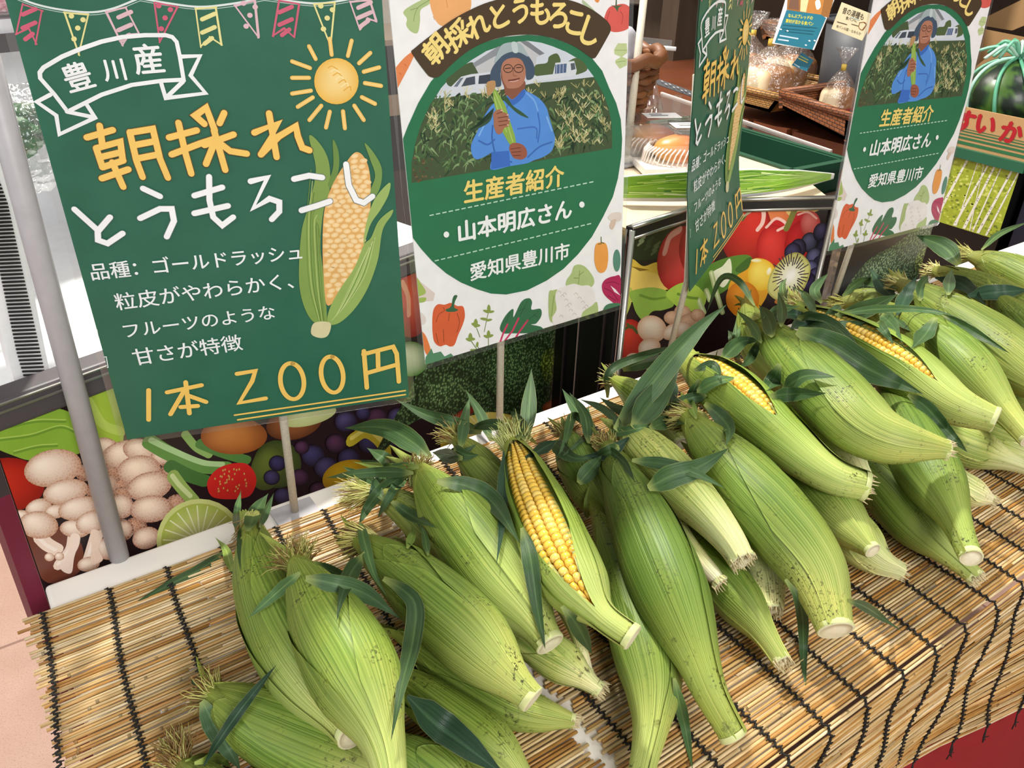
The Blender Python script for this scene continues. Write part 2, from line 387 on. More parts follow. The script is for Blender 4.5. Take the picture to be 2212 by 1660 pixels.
# ---- reed mats
REEDC = [lin(c) for c in ('E2C38A', 'D8B070', 'E9D3A2', 'C99A55', 'EAD9B4', 'D9BE8C', 'B98A4C', 'DCC79C')]
def reed_mat(name, label, x0, x1, ytop, cords, skew, drape, seed, jl=0.004):
    rg = random.Random(seed)
    root = thing(name, ((x0 + x1) / 2, ytop, TABLE), label, 'reed mat', None)
    R0 = 0.00149; pitch = 0.00325
    ntop = int((ytop - TY0) / pitch); ndr = int(drape / pitch)
    def row(j):
        """returns function x -> point on the axis of reed j, and up normal"""
        if j <= ntop:
            y = ytop - j * pitch
            return lambda x: (x, y, TABLE + 0.0022), (0, 0, 1)
        k = (j - ntop) * pitch
        s = k / 0.19
        a = min(1.0, k / 0.012)                      # bends over the front edge
        def fn(x):
            fl = max(0.0, x - 0.60) * 0.14 * s + 0.004 * math.sin(x * 21 + j * 0.05) * s
            return (x, TY0 - 0.008 * math.sin(a * math.pi / 2) - fl, TABLE + 0.0022 - 0.008 * (1 - math.cos(a * math.pi / 2)) - max(0, k - 0.012))
        return fn, (0, -math.sin(a * 1.57), math.cos(a * 1.57))
    mb = MB(); S = 5
    for j in range(ntop + ndr):
        fn, up = row(j)
        x = x0 + rg.uniform(-jl, jl) * (1 if rg.random() < .8 else 2)
        xe = x1 + rg.uniform(-jl, jl)
        jit = rg.uniform(-0.0003, 0.0003)
        while x < xe - 0.01:
            L = rg.choice((rg.uniform(0.05, 0.2), rg.uniform(0.25, 0.6))); e = min(xe, x + L)
            if xe - e < 0.03: e = xe
            r = R0 * rg.uniform(0.72, 1.08)
            c = REEDC[rg.randrange(8)] * rg.uniform(0.82, 1.08)
            dz = rg.uniform(-0.0005, 0.0006)
            n = max(2, int((e - x) / 0.06) + 1)
            xs = np.linspace(x, e, n)
            w1 = rg.uniform(-0.0007, 0.0007); w2 = rg.uniform(-0.0007, 0.0007)
            pts = [np.array(fn(q)) + np.array([0, jit + w1 + (w2 - w1) * i / max(1, n - 1), dz]) for i, q in enumerate(xs)]
            uo = rg.uniform(0, 50)
            V = mb.tube(pts, r, S, np.minimum(c, 1), True, uo)
            if rg.random() < 0.5:                      # a node ring on the cane
                q = rg.uniform(x, e); p = np.array(fn(q)) + np.array([0, jit, dz])
                mb.tube([p - [0.0012, 0, 0], p + [0.0012, 0, 0]], r * 1.22, S, c * 0.5, True, uo)
            x = e + rg.uniform(0.0002, 0.0015)
    mb.build('canes', M_REED, root, True)
    for xc in cords:
        pts = []
        for j in range(ntop + ndr):
            fn, up = row(j); up = np.array(up)
            wob = 0.0011 * (1 if j % 2 else -1) + 0.0012 * math.sin(j * 0.11 + xc * 40)
            if j > ntop: wob += 0.006 * math.sin((j - ntop) * 0.16 + xc * 70) * min(1, (j - ntop) / 10)
            xx = xc + skew * (ytop - (TY0 if j > ntop else ytop - j * pitch)) + wob
            p = np.array(fn(xx))
            pts.append(p + up * (0.0024 + 0.0004 * (j % 2)))
            pts.append(p + up * 0.0016 + (np.array(row(j + 1)[0](xx)) - p) * 0.5)
        cb = MB(); cb.tube(pts, 0.00105, 5)
        # side loops of thread round the canes
        for j in range(0, ntop + ndr, 1):
            p = pts[2 * j]; d = 0.0026 * (1 if j % 2 else -1)
            cb.tube([p + np.array([-d * 0.3, 0, 0]), p + np.array([d, 0, -0.0006])], [0.0008, 0.0006], 4)
        e = pts[-1]
        if drape > 0.1:
            for q in range(4):
                cb.tube([e, e + np.array([rg.uniform(-.004, .004), -0.002, -0.012]), e + np.array([rg.uniform(-.008, .008), -0.003, -rg.uniform(0.014, 0.024)])], 0.0006, 4)
        cb.build('binding_cord', M_CORD, root, True)
    return root
cords_l = [-0.023 + 0.052 * i for i in range(6)]
reed_mat('reed_mat', 'golden reed mat with black cords, under the ears at the left table end', -0.038, 0.287, 0.657, cords_l, -0.09, 0.03, 3)
cords_r = [0.335 + 0.0482 * i for i in range(27)]
reed_mat('reed_mat', 'golden reed mat bending down over the front edge above the red cloth', 0.2975, 1.62, 0.668, cords_r, -0.055, 0.188, 5)
# ---------------------------------------------------------------- printed sheets: flat art in sheet coordinates (metres)
TXT_CACHE = {}
def glyphs(body, bold):
    k = (body, bold)
    if k not in TXT_CACHE:
        c = bpy.data.curves.new('lettering', 'FONT'); c.body = body; c.size = 1.0; c.offset = bold; c.resolution_u = 4
        o = bpy.data.objects.new('lettering', c); COL.objects.link(o)
        bpy.context.view_layer.update()
        me = bpy.data.meshes.new_from_object(o.evaluated_get(bpy.context.evaluated_depsgraph_get()))
        V = np.array([v.co[:2] for v in me.vertices]); Fc = [list(p.vertices) for p in me.polygons]
        bpy.data.objects.remove(o); bpy.data.curves.remove(c); bpy.data.meshes.remove(me)
        TXT_CACHE[k] = (V, Fc)
    return TXT_CACHE[k]

class Art:
    """flat shapes drawn layer by layer; each goes to a named printed part"""
    def __init__(s, conv): s.items = []; s.conv = conv; s.lay = 0; s.part = 'print'; s.mat = None
    def to(s, part, mat=None): s.part = part; s.mat = mat or M_PRINT; return s
    def uvp(s, pts): return np.array([s.conv(p) for p in pts], float)
    def _push(s, V, Fc, col):
        col = np.asarray(col, float)
        if col.ndim == 1: col = np.tile(col, (len(V), 1))
        s.items.append((s.part, s.mat, s.lay, np.asarray(V, float), Fc, col)); s.lay += 1
    def poly(s, pts, col, smooth=True, n=8):
        P = s.uvp(pts)
        if smooth and len(P) > 3:
            Q = np.vstack([P, P[:1]]); m = len(P); out = []
            for i in range(m):
                p0, p1, p2, p3 = P[i - 1], P[i], P[(i + 1) % m], P[(i + 2) % m]
                for t in np.linspace(0, 1, n, endpoint=False):
                    out.append(0.5 * (2 * p1 + (p2 - p0) * t + (2 * p0 - 5 * p1 + 4 * p2 - p3) * t * t + (3 * p1 - p0 - 3 * p2 + p3) * t ** 3))
            P = np.array(out)
        s._push(P, [list(range(len(P)))], lin(col) if isinstance(col, str) else col)
    def line(s, pts, w, col, smooth=False, taper=False):
        """w in pixels of the photograph near the line"""
        P = s.uvp(pts); a = np.asarray(pts[0], float); k = np.linalg.norm(np.array(s.conv(a + [6, 0])) - np.array(s.conv(a - [6, 0]))) / 12
        k2 = np.linalg.norm(np.array(s.conv(a + [0, 6])) - np.array(s.conv(a - [0, 6]))) / 12
        hw = w * (k + k2) / 4
        if smooth and len(P) > 2: P = crom(P, len(P) * 6)
        V = []; Fc = []; n = len(P)
        T = np.zeros_like(P); d = np.diff(P, axis=0); d /= np.linalg.norm(d, axis=1)[:, None] + 1e-12
        T[0] = d[0]; T[-1] = d[-1]
        for i in range(1, n - 1):
            T[i] = d[i - 1] + d[i]; T[i] /= np.linalg.norm(T[i]) + 1e-9
        for i in range(n):
            nn = np.array([-T[i][1], T[i][0]]); m = 1.0
            if 0 < i < n - 1: m = min(1.6, 1 / max(0.4, abs(T[i] @ d[i])))
            ww = hw * m * ((1 - 0.85 * i / (n - 1)) if taper else 1)
            V += [P[i] + nn * ww, P[i] - nn * ww]
        for i in range(n - 1): Fc.append([2 * i, 2 * i + 1, 2 * i + 3, 2 * i + 2])
        if not taper:
            for e, sg in ((0, -1), (n - 1, 1)):
                k0 = len(V); ang = math.atan2(T[e][1], T[e][0])
                arc = [P[e] + hw * np.array([math.cos(ang + sg * 0 + t), math.sin(ang + t)]) for t in (np.linspace(-1.57, 1.57, 6) if sg > 0 else np.linspace(1.57, 4.71, 6))]
                V += arc; Fc.append(list(range(k0, k0 + 6)))
        s._push(V, Fc, lin(col) if isinstance(col, str) else col)
    def blob(s, c, rx, ry, rot, cc, ce, hl=(-0.25, -0.3), n=28, rings=5):
        """ellipse whose printed colour runs from cc to ce"""
        cc = lin(cc) if isinstance(cc, str) else cc; ce = lin(ce) if isinstance(ce, str) else ce
        a = math.radians(rot); V = []; C = []; Fc = []
        for q in range(rings + 1):
            f = q / rings
            for k in range(n):
                t = 2 * math.pi * k / n
                x = rx * (f * math.cos(t) + hl[0] * (1 - f)); y = ry * (f * math.sin(t) + hl[1] * (1 - f))
                V.append((c[0] + x * math.cos(a) - y * math.sin(a), c[1] + x * math.sin(a) + y * math.cos(a)))
                C.append(cc + (ce - cc) * f ** 1.6)
        for q in range(rings):
            for k in range(n): Fc.append([q * n + k, q * n + (k + 1) % n, (q + 1) * n + (k + 1) % n, (q + 1) * n + k])
        s._push(s.uvp(V), Fc, np.array(C))
    def text(s, body, A, B, col, bold=0.0, h=1.0, up=None):
        """lettering whose left and right ends stand at pixels A and B; h stretches the height"""
        V, Fc = glyphs(body, 0.0)
        a, b2 = s.uvp([A, B]); x0, x1 = V[:, 0].min(), V[:, 0].max()
        d = b2 - a; k = np.linalg.norm(d) / (x1 - x0); d /= np.linalg.norm(d); n = np.array([-d[1], d[0]])
        for ox, oy in (((0, 0), (bold, 0), (-bold, 0), (0, bold * .8), (0, -bold * .8)) if bold else ((0, 0),)):
            P = a + np.outer((V[:, 0] - x0 + ox) * k, d) + np.outer((V[:, 1] + oy) * k * h, n)
            s._push(P, Fc, lin(col) if isinstance(col, str) else col)
    def glyph(s, ch, c, size, rot, col, bold=0.0):
        """one character centred on pixel c; size in pixels, rot in degrees on the sheet"""
        V, Fc = glyphs(ch, 0.0)
        a = np.asarray(c, float); k = np.linalg.norm(np.array(s.conv(a + [6, 0])) - np.array(s.conv(a - [6, 0]))) / 12
        m = (V.min(0) + V.max(0)) / 2; t = math.radians(rot)
        for ox, oy in (((0, 0), (bold, 0), (-bold, 0), (0, bold * .8), (0, -bold * .8)) if bold else ((0, 0),)):
            Q = (V - m + np.array([ox, oy])) * size * k
            P = np.array(s.conv(c)) + np.stack([Q[:, 0] * math.cos(t) - Q[:, 1] * math.sin(t), Q[:, 0] * math.sin(t) + Q[:, 1] * math.cos(t)], 1)
            s._push(P, Fc, lin(col) if isinstance(col, str) else col)

def lay_art(items, place, parent, step=0.000006, cut=None, clip=None):
    """builds the art on a sheet; place(u, v, lift) -> point in the world"""
    parts = {}
    for part, mat, lay, V, Fc, C in items:
        parts.setdefault((part, mat.name), (mat, []))[1].append((lay, V, Fc, C))
    for (part, _), (mat, its) in parts.items():
        bm = bmesh.new(); cl = bm.verts.layers.float_color.new('Col')
        lf = bm.verts.layers.float.new('lay')
        for lay, V, Fc, C in its:
            vs = []
            for p, c in zip(V, C):
                v = bm.verts.new((p[0], p[1], 0)); v[cl] = (c[0], c[1], c[2], 1); v[lf] = lay; vs.append(v)
            for f in Fc:
                if len(set(f)) < 3: continue
                try: bm.faces.new([vs[i] for i in f])
                except ValueError: pass
        if cut or clip:
            bmesh.ops.triangulate(bm, faces=bm.faces[:])
        if clip:
            for co, no in clip:
                bmesh.ops.bisect_plane(bm, geom=bm.verts[:] + bm.edges[:] + bm.faces[:], plane_co=co, plane_no=no, clear_outer=True)
        if cut:
            for ax, qs in cut:
                for q in qs:
                    bmesh.ops.bisect_plane(bm, geom=bm.verts[:] + bm.edges[:] + bm.faces[:], plane_co=(q, 0, 0) if ax == 0 else (0, q, 0), plane_no=(1, 0, 0) if ax == 0 else (0, 1, 0))
        pl = np.array(parent_loc(parent))
        for v in bm.verts:
            v.co = place(v.co.x, v.co.y, 0.0002 + step * v[lf]) - pl
        bmesh.ops.recalc_face_normals(bm, faces=bm.faces[:])
        me = bpy.data.meshes.new(part); bm.to_mesh(me); bm.free(); me.materials.append(mat)
        o = bpy.data.objects.new(part, me); COL.objects.link(o); o.parent = parent

def sheet_frame(base_px, yaw, tilt, corner_px, roll=0.0):
    """upright plane through a stick standing on the table; origin at its lower left corner"""
    B = onz(base_px, TABLE); a = math.radians(yaw); t = math.radians(tilt)
    hd = np.array([math.cos(a), math.sin(a), 0]); nh = np.array([math.sin(a), -math.cos(a), 0])
    n = nh * math.cos(t) + np.array([0, 0, 1]) * math.sin(t); vd = np.cross(n, hd) * 1.0
    vd = vd if vd[2] > 0 else -vd
    r = math.radians(roll); hd, vd = hd * math.cos(r) + vd * math.sin(r), vd * math.cos(r) - hd * math.sin(r)
    O = onplane(corner_px, B, n)
    return O, hd, vd, n, B
def frame_conv(fr):
    O, hd, vd, n, B = fr
    return lambda p: (float((onplane(p, O, n) - O) @ hd), float((onplane(p, O, n) - O) @ vd))
def frame_place(fr):
    O, hd, vd, n, B = fr
    return lambda u, v, l=0.0: O + hd * u + vd * v + n * l

SW, SH = 0.257, 0.372
def z1(x, y): return (x / 2.4578, y / 2.4578)
def z2(x, y): return (x / 2.4578, y / 2.4578 + 600)
def z3(x, y): return (800 + x / 3.6867, y / 3.6867)
def z4(x, y): return (800 + x / 3.6867, 400 + y / 3.6867)
L1 = lambda ps: [z1(*p) for p in ps]
L2 = lambda ps: [z2(*p) for p in ps]
L3 = lambda ps: [z3(*p) for p in ps]
L4 = lambda ps: [z4(*p) for p in ps]

# ---- the chalkboard sheet
FR1 = sheet_frame((639, 1121), -17.5, 0, (275, 950), 1.3)
A1 = Art(frame_conv(FR1)); cv = A1.conv
A1.to('board_print', M_BOARD)
A1._push([(0.0, 0.0), (SW, 0.0), (SW, SH), (0.0, SH)], [[0, 1, 2, 3]], lin('2F6650'))
PINK, YEL, LPK = 'CF5F78', 'E6DE96', 'DDB9C0'
A1.to('bunting_drawing')
rg = random.Random(2)
for st in ([(90, -15), (200, 25), (330, 52), (480, 65), (600, 45), (740, -10)], [(740, -10), (900, 18), (1060, 36), (1230, 20), (1400, -12)], [(1400, -12), (1560, 8), (1680, 18), (1800, 5), (2020, -40)]):
    A1.line(L1(st), 4.5, 'DCE6E2', True); A1.line(L1([(x + 4, y + 14) for x, y in st]), 1.6, 'B9CBC4', True)
flags = [(PINK, [(120, 20), (225, 62), (192, 232), (150, 150), (85, 182)], 's'), (YEL, [(340, 68), (470, 76), (418, 290)], 'd'),
         (LPK, [(562, 62), (668, 40), (742, 182), (690, 178), (650, 240)], 's'), (PINK, [(822, 12), (946, 38), (850, 222)], 'd'),
         (YEL, [(1036, 44), (1146, 40), (1176, 236), (1110, 198), (1064, 248)], 's'), (LPK, [(1244, 30), (1352, 2), (1372, 198)], 'd'),
         (PINK, [(1480, 2), (1586, 20), (1560, 196), (1506, 150), (1448, 190)], 's'), (YEL, [(1668, 20), (1776, 14), (1754, 240)], 'd'),
         (LPK, [(1858, 10), (1962, 0), (1996, 112), (1946, 98), (1910, 158)], 's')]
for col, ps, kind in flags:
    for i in range(len(ps)):
        (x0, y0), (x1, y1) = ps[i], ps[(i + 1) % len(ps)]
        for q in range(2):
            o = rg.uniform(-4, 4); A1.line(L1([(x0 + o, y0 + o), (x1 + o, y1 - o)]), 3.2, col)
    cx_, cy_ = np.mean(ps, axis=0)
    if kind == 's':
        for f in (-0.32, 0.02, 0.3):
            hgt = max(p[1] for p in ps) - min(p[1] for p in ps)
            yy = cy_ + f * hgt; w_ = 34 if f < 0.2 else 20
            A1.line(L1([(cx_ - w_, yy + 16), (cx_ + w_, yy - 14)]), 9, col)
    else:
        for dx, dy in ((-30, -70), (32, -50), (4, -6), (-16, 52)):
            A1.blob(z1(cx_ + dx, cy_ + dy + 10), 6, 5.5, 20, col, col)
A1.to('ribbon_lettering')
WT = 'F1F4F4'
A1.line(L1([(360, 592), (290, 500), (215, 415), (212, 385), (232, 358), (330, 300), (430, 258), (540, 220), (650, 196), (770, 186), (880, 186), (915, 196), (938, 222), (955, 300), (975, 422), (860, 428), (700, 450), (540, 502), (360, 592)]), 9, WT)
A1.line(L1([(955, 300), (1062, 296), (1012, 400), (1092, 494), (880, 520), (856, 440)]), 9, WT); A1.line(L1([(882, 518), (972, 432)]), 9, WT)
A1.line(L1([(268, 502), (196, 540), (300, 612), (316, 712), (506, 624), (462, 556)]), 9, WT); A1.line(L1([(356, 592), (500, 622)]), 9, WT)
for ch, c, sz, ro in (('豊', (412, 405), 68, 12), ('川', (605, 372), 54, 2), ('産', (785, 312), 70, 2)):
    A1.glyph(ch, z1(*c), sz, ro, WT, 0.022)
A1.to('sun_drawing')
for a, c in [((1640, 245), (1675, 312)), ((1750, 205), (1760, 290)), ((1866, 215), (1846, 296)), ((1965, 280), (1905, 335)), ((2012, 357), (1930, 380)), ((2022, 455), (1936, 440)), ((1990, 550), (1920, 515)), ((1930, 636), (1880, 560)), ((1830, 680), (1820, 590)), ((1730, 676), (1750, 592)), ((1642, 636), (1705, 560)), ((1580, 566), (1660, 516)), ((1550, 496), (1650, 480)), ((1550, 412), (1640, 412)), ((1550, 325), (1645, 360))]:
    A1.line(L1([a, c]), 9, 'EFC265'); A1.line(L1([a, c]), 4, 'F3D183')
A1.blob(z1(1785, 430), 48, 50, 0, 'F8DC94', 'E9B84F', (0, -0.1))
for k in range(7): A1.line(L1([(1740 + k * 14, 360 + k * 20), (1760 + k * 16, 350 + k * 18), (1790 + k * 12, 366 + k * 19)]), 2.2, 'FBE6AE' if k % 2 else 'E2AB42', True)
# cob and husks
A1.to('corn_drawing')
A1.poly(L1([(1640, 722), (1700, 765), (1745, 860), (1750, 1000), (1716, 1120), (1700, 1300), (1715, 1450), (1735, 1715), (1690, 1722), (1640, 1680), (1600, 1580), (1586, 1450), (1600, 1230), (1640, 1080), (1676, 900)]), '84A052')
A1.poly(L1([(1766, 742), (1795, 800), (1798, 890), (1770, 985), (1740, 980), (1768, 880)]), '6E8E48')
A1.poly(L1([(1890, 806), (1942, 850), (1966, 960), (1962, 1150), (1932, 1300), (1884, 1420), (1820, 1530), (1738, 1620), (1716, 1450), (1712, 1250), (1724, 1100), (1764, 980), (1830, 870)]), 'E3B06A')
rg = random.Random(4); KL = A1.lay
for i in range(30):
    A1.lay = KL
    t = i / 29; y = 830 + t * 760
    lo = np.interp(y, [806, 870, 980, 1100, 1250, 1450, 1620], [1880, 1832, 1766, 1728, 1716, 1720, 1738]); hi = np.interp(y, [806, 850, 960, 1150, 1300, 1420, 1530, 1620], [1896, 1940, 1962, 1958, 1928, 1880, 1816, 1742])
    n = max(1, int((hi - lo) / 40))
    for k in range(n):
        x = lo + (hi - lo) * (k + 0.5 + (0.25 if i % 2 else -0.15)) / n
        if lo + 10 < x < hi - 10: A1.blob(z1(x, y + rg.uniform(-5, 5)), 8.3, 5.2, rg.uniform(-20, 10), 'F8DDAE', 'EFC886', (0, 0)); A1.lay = KL
A1.lay = KL + 1
A1.poly(L1([(1935, 758), (1990, 820), (2026, 900), (2014, 1000), (1968, 1070), (1966, 1010), (1990, 930), (1962, 840)]), '7A9A50')
A1.poly(L1([(2066, 968), (2062, 1030), (2020, 1110), (1966, 1190), (1930, 1300), (1940, 1200), (1985, 1060)]), '9DB868')
A1.poly(L1([(1740, 1716), (1748, 1640), (1800, 1540), (1880, 1420), (1930, 1300), (1968, 1260), (2010, 1170), (2080, 1112), (2078, 1140), (2030, 1220), (2004, 1380), (1950, 1530), (1880, 1640), (1800, 1712)]), '95B060')
for o in range(7):
    A1.line(L1([(1650 + o * 8, 900 + o * 60), (1628 + o * 10, 1200), (1640 + o * 11, 1500), (1690 + o * 5, 1700)]), 1.6, ('6F8C42', 'B7C978', '5E7A38')[o % 3], True)
    A1.line(L1([(1990 - o * 6, 1260 + o * 10), (1940 - o * 14, 1450 + o * 12), (1850 - o * 10, 1600 + o * 10), (1760, 1700)]), 1.6, ('B9CC80', '78964A', 'C8D892')[o % 3], True)
A1.poly(L1([(1668, 1712), (1752, 1712), (1742, 1776), (1700, 1792), (1652, 1770)]), 'D8D0A4')
# big brush lettering
def strokes(A, S, w, col, under, uw):
    for q in S: A.line(q, w + uw, under)
    for q in S: A.line(q, w, col)
S = [L1(q) for q in ([(530, 665), (545, 770)], [(462, 728), (600, 688)], [(512, 785), (545, 884)], [(512, 785), (640, 750), (652, 845)], [(535, 832), (645, 806)], [(545, 886), (655, 850)], [(542, 945), (682, 897)], [(598, 860), (655, 990)],
     [(690, 700), (725, 850), (758, 938)], [(690, 702), (812, 682), (850, 840), (892, 942)], [(716, 768), (822, 748)], [(738, 838), (840, 818)],
     [(948, 650), (982, 800), (1016, 920)], [(898, 728), (1045, 690)], [(912, 818), (1062, 760), (1140, 735)],
     [(1140, 690), (1095, 570), (1036, 612), (1085, 656)], [(1190, 598), (1166, 652)], [(1085, 768), (1240, 712)], [(1136, 690), (1196, 900)], [(1140, 752), (1094, 868)], [(1150, 745), (1222, 800), (1310, 814)],
     [(1428, 600), (1468, 832)], [(1350, 702), (1480, 650), (1385, 818)], [(1385, 818), (1480, 722), (1570, 668), (1580, 720), (1604, 782), (1642, 796)])]
A1.to('headline_lettering'); strokes(A1, S, 14, 'F6CB6B', '6B5330', 3.5)
S = [L1(q) for q in ([(397, 1108), (512, 1212)], [(585, 1150), (520, 1226), (522, 1272), (572, 1290), (652, 1236)], [(760, 998), (850, 1040)], [(745, 1156), (850, 1106), (912, 1106), (924, 1170), (886, 1254)],
     [(1110, 936), (1112, 1060), (1132, 1150), (1180, 1194), (1238, 1150)], [(1032, 1036), (1180, 992)], [(1032, 1130), (1210, 1090)],
     [(1330, 960), (1420, 940), (1342, 1104), (1430, 1052), (1482, 1070), (1482, 1120), (1442, 1162)], [(1560, 948), (1640, 930), (1710, 940)], [(1600, 1114), (1680, 1090), (1750, 1066)], [(1836, 870), (1850, 980), (1890, 1060), (1930, 1074), (1976, 1040)])]
strokes(A1, S, 12.5, 'F7F8F8', '6C7F7C', 2.5)
A1.to('variety_lettering')
A1.text('品種：ゴールドラッシュ', z1(492, 1478), z1(1604, 1368), WT, 0.012)
A1.text('粒皮がやわらかく、', z1(622, 1638), z1(1560, 1520), WT, 0.008, 0.95)
A1.text('フルーツのような', z2(668, 312), z2(1462, 208), WT, 0.008, 0.95)
A1.text('甘さが特徴', z2(718, 456), z2(1290, 372), WT, 0.008, 0.95)
for cx_, cy_, w_, h_ in ((168, 640, 0, 0), (192, 724, 1, 0), (212, 782, 1, 0)):
    if w_:
        A1.line([(cx_ - 16 + 8, cy_ - 10), (cx_ + 18, cy_ - 13), (cx_ + 22, cy_ + 10), (cx_ - 10 + 4, cy_ + 13), (cx_ - 8, cy_ - 10)], 1.8, WT)
        A1.line([(cx_ + 2, cy_ - 6), (cx_ + 4, cy_ + 8), (cx_ + 14, cy_ - 2)], 1.6, WT)
A1.to('price_lettering')
YP = 'F4C866'
ell = lambda cx_, cy_, rx, ry, sk: [(cx_ + rx * math.cos(t) - sk * ry * math.sin(t), cy_ + ry * math.sin(t)) for t in np.linspace(-1.4, 4.9, 26)]
for q in ([(790, 592), (790, 750)], [(888, 604), (1070, 566)], [(986, 550), (1006, 716)], [(980, 592), (906, 720)], [(1002, 622), (1094, 655)], [(960, 682), (1050, 676)],
          [(1258, 506), (1355, 490), (1338, 545), (1270, 660), (1410, 636)], ell(1550, 545, 62, 95, -0.08), ell(1762, 510, 58, 95, -0.1),
          [(1930, 385), (1946, 580)], [(1928, 402), (2085, 362), (2104, 400), (2116, 548)], [(2004, 392), (2006, 470)], [(1946, 502), (2110, 456)]):
    A1.line(L2(q), 9.5, YP, len(q) > 8)
A1.line(L2([(1245, 725), (2150, 595)]), 3.6, YP); A1.line(L2([(1262, 750), (2150, 616)]), 3.6, YP)

def clip_rect(w, h): return [((0, 0, 0), (-1, 0, 0)), ((w, 0, 0), (1, 0, 0)), ((0, 0, 0), (0, -1, 0)), ((0, h, 0), (0, 1, 0))]
def flat_sign(name, fr, art, label, group, base, mid, mat_board='F4F3F1'):
    O, hd, vd, n, B = fr; pl = frame_place(fr)
    root = thing(name, base, label, 'sign', group)
    b = MB(); b.prism([pl(0, 0), pl(SW, 0), pl(SW, SH), pl(0, SH)], -n * 0.0008, lin(mat_board)); b.build('sheet', M_PAINT, root)
    lay_art(art.items, pl, root, clip=clip_rect(SW, SH))
    e = 0.006; q = 0.004                                             # rounded laminate pouch round the sheet
    out = [pl(-e + q, -e, -0.0004), pl(SW + e - q, -e, -0.0004), pl(SW + e, -e + q, -0.0004), pl(SW + e, SH + e, -0.0004), pl(-e, SH + e, -0.0004), pl(-e, -e + q, -0.0004)]
    b = MB(); b.prism(out, -n * 0.0006); b.build('laminate_pouch', M_FILM, root)
    um = frame_conv(fr)(mid)[0]
    b = MB(); b.tube([base, pl(um, 0.004, -0.0065), pl(um, SH - 0.01, -0.0065)], 0.0042, 10); b.build('stick', M_STICK, root, True)
    b = MB(); b.box((-0.022, -0.014, 0), (0.022, 0.014, 0.004), M=lambda V: V + np.array(base)); b.build('foot', M_GREYM, root)
    b = MB()
    c = pl(SW * 0.5, SH - 0.004, 0.002); 
    b.prism([c - hd * 0.019, c + hd * 0.019, c + hd * 0.019 + vd * 0.03, c - hd * 0.019 + vd * 0.03], -n * 0.009); b.build('clip', M_GREYM, root)
    return root
base1 = onz((639, 1121), TABLE) - FR1[3] * 0.008
flat_sign('price_sign', FR1, A1, 'green chalkboard style corn price sign facing the viewer, with yellow headline and sun', None, base1, (612, 901), '2F6650')

# ---- the same chalkboard sheet further along, bowed and turned away
def make_bent():
    ys = 0.66
    Lp = [(631, 1489), (520, 1487), (407, 1484), (290, 1491), (163, 1501), (14, 1510)]
    Lz = np.array([(ony((x, y), ys)) for y, x in Lp])
    Rp = [(1605, 469), (1599, 410), (1595, 353), (1605, 250), (1616, 152), (1627, 14)]
    Rz = []
    for L, p in zip(Lz, Rp):
        r = ray(p); best = None
        for d in np.linspace(0.6, 2.4, 1801):
            Q = CAM + r * d
            e = abs(np.linalg.norm(Q[:2] - L[:2]) - 0.17)
            if d > np.linalg.norm(L - CAM) and (best is None or e < best[0]): best = (e, Q)
        Rz.append(best[1])
    return Lz, np.array(Rz)
LZ, RZ = make_bent()
def bent(u, v, l=0.0):
    zl, zr = LZ[:, 2], RZ[:, 2]; t = u / SW
    zz0 = LZ[0][2] + v; zz1 = RZ[0][2] + v * (RZ[-1][2] - RZ[0][2]) / (LZ[-1][2] - LZ[0][2])
    def at(A, z):
        q = [np.interp(z, A[:, 2], A[:, k]) for k in (0, 1)]
        return np.array([q[0], q[1], z])
    a, c = at(LZ, zz0), at(RZ, zz1)
    d = c - a; nn = np.array([-d[1], d[0], 0.0]); nn /= np.linalg.norm(nn)
    nn = nn if nn @ (CAM - a) > 0 else -nn
    return a + d * t + nn * (0.002 * math.sin(math.pi * t) + l)
base3 = onz((1437, 800), TABLE)
root = thing('price_sign', base3, 'green chalkboard style corn price sign turned almost edge on, between the two farmer signs', 'sign')
us = np.linspace(0, SW, 13); vs_ = np.linspace(0, SH, 15)
b = MB(); b.grid(np.array([[bent(u, v, -0.0006) for v in vs_] for u in us]), lin('2F6650')); sh = b.build('sheet', M_PAINT, root, True)
lay_art(A1.items, bent, root, 0.000008, [(0, us[1:-1]), (1, vs_[1:-1])], clip_rect(SW, SH))
b = MB(); e = 0.004
ring = [bent(u, v, -0.001) for u, v in [(-e, -e), (SW + e, -e), (SW + e, SH), (-e, SH)]]
b.grid(np.array([[bent(u, v, -0.0012) for v in np.linspace(-e, SH, 15)] for u in np.linspace(-e, SW + e, 13)])); b.build('laminate_pouch', M_FILM, root, True)
b = MB(); b.tube([base3, bent(0.014, 0.01, -0.007), bent(0.030, 0.26, -0.007)], 0.0042, 10); b.build('stick', M_STICK, root, True)
b = MB(); b.box((-0.022, -0.014, 0), (0.022, 0.014, 0.004), M=lambda V: V + np.array(base3)); b.build('foot', M_GREYM, root)
# ---- the farmer sheets
FR2 = sheet_frame((1086, 950), -3.5, 2, (919, 788), 3.0)
A2 = Art(frame_conv(FR2))
A2.to('paper_print')
A2._push([(0.0, 0.0), (SW, 0.0), (SW, SH), (0.0, SH)], [[0, 1, 2, 3]], lin('F6F4F4'))
A2.to('lettuce_drawing')
def leafy(c, w, h, rot, col, vein=None, m=z3):
    a = math.radians(rot); P = [(-1, 0), (-.7, -.5), (-.2, -.55), (.5, -.45), (1, 0), (.5, .45), (-.2, .55), (-.7, .5)]
    tr = lambda x, y: m(c[0] + w * x * math.cos(a) - h * y * math.sin(a), c[1] + w * x * math.sin(a) + h * y * math.cos(a))
    A2.poly([tr(*p) for p in P], col)
    if vein:
        A2.line([tr(-.9, 0), tr(.85, 0)], 1.2, vein)
        for q in (-.4, 0, .4):
            A2.line([tr(q - .15, 0), tr(q + .12, -.3)], 1, vein); A2.line([tr(q - .15, 0), tr(q + .12, .3)], 1, vein)
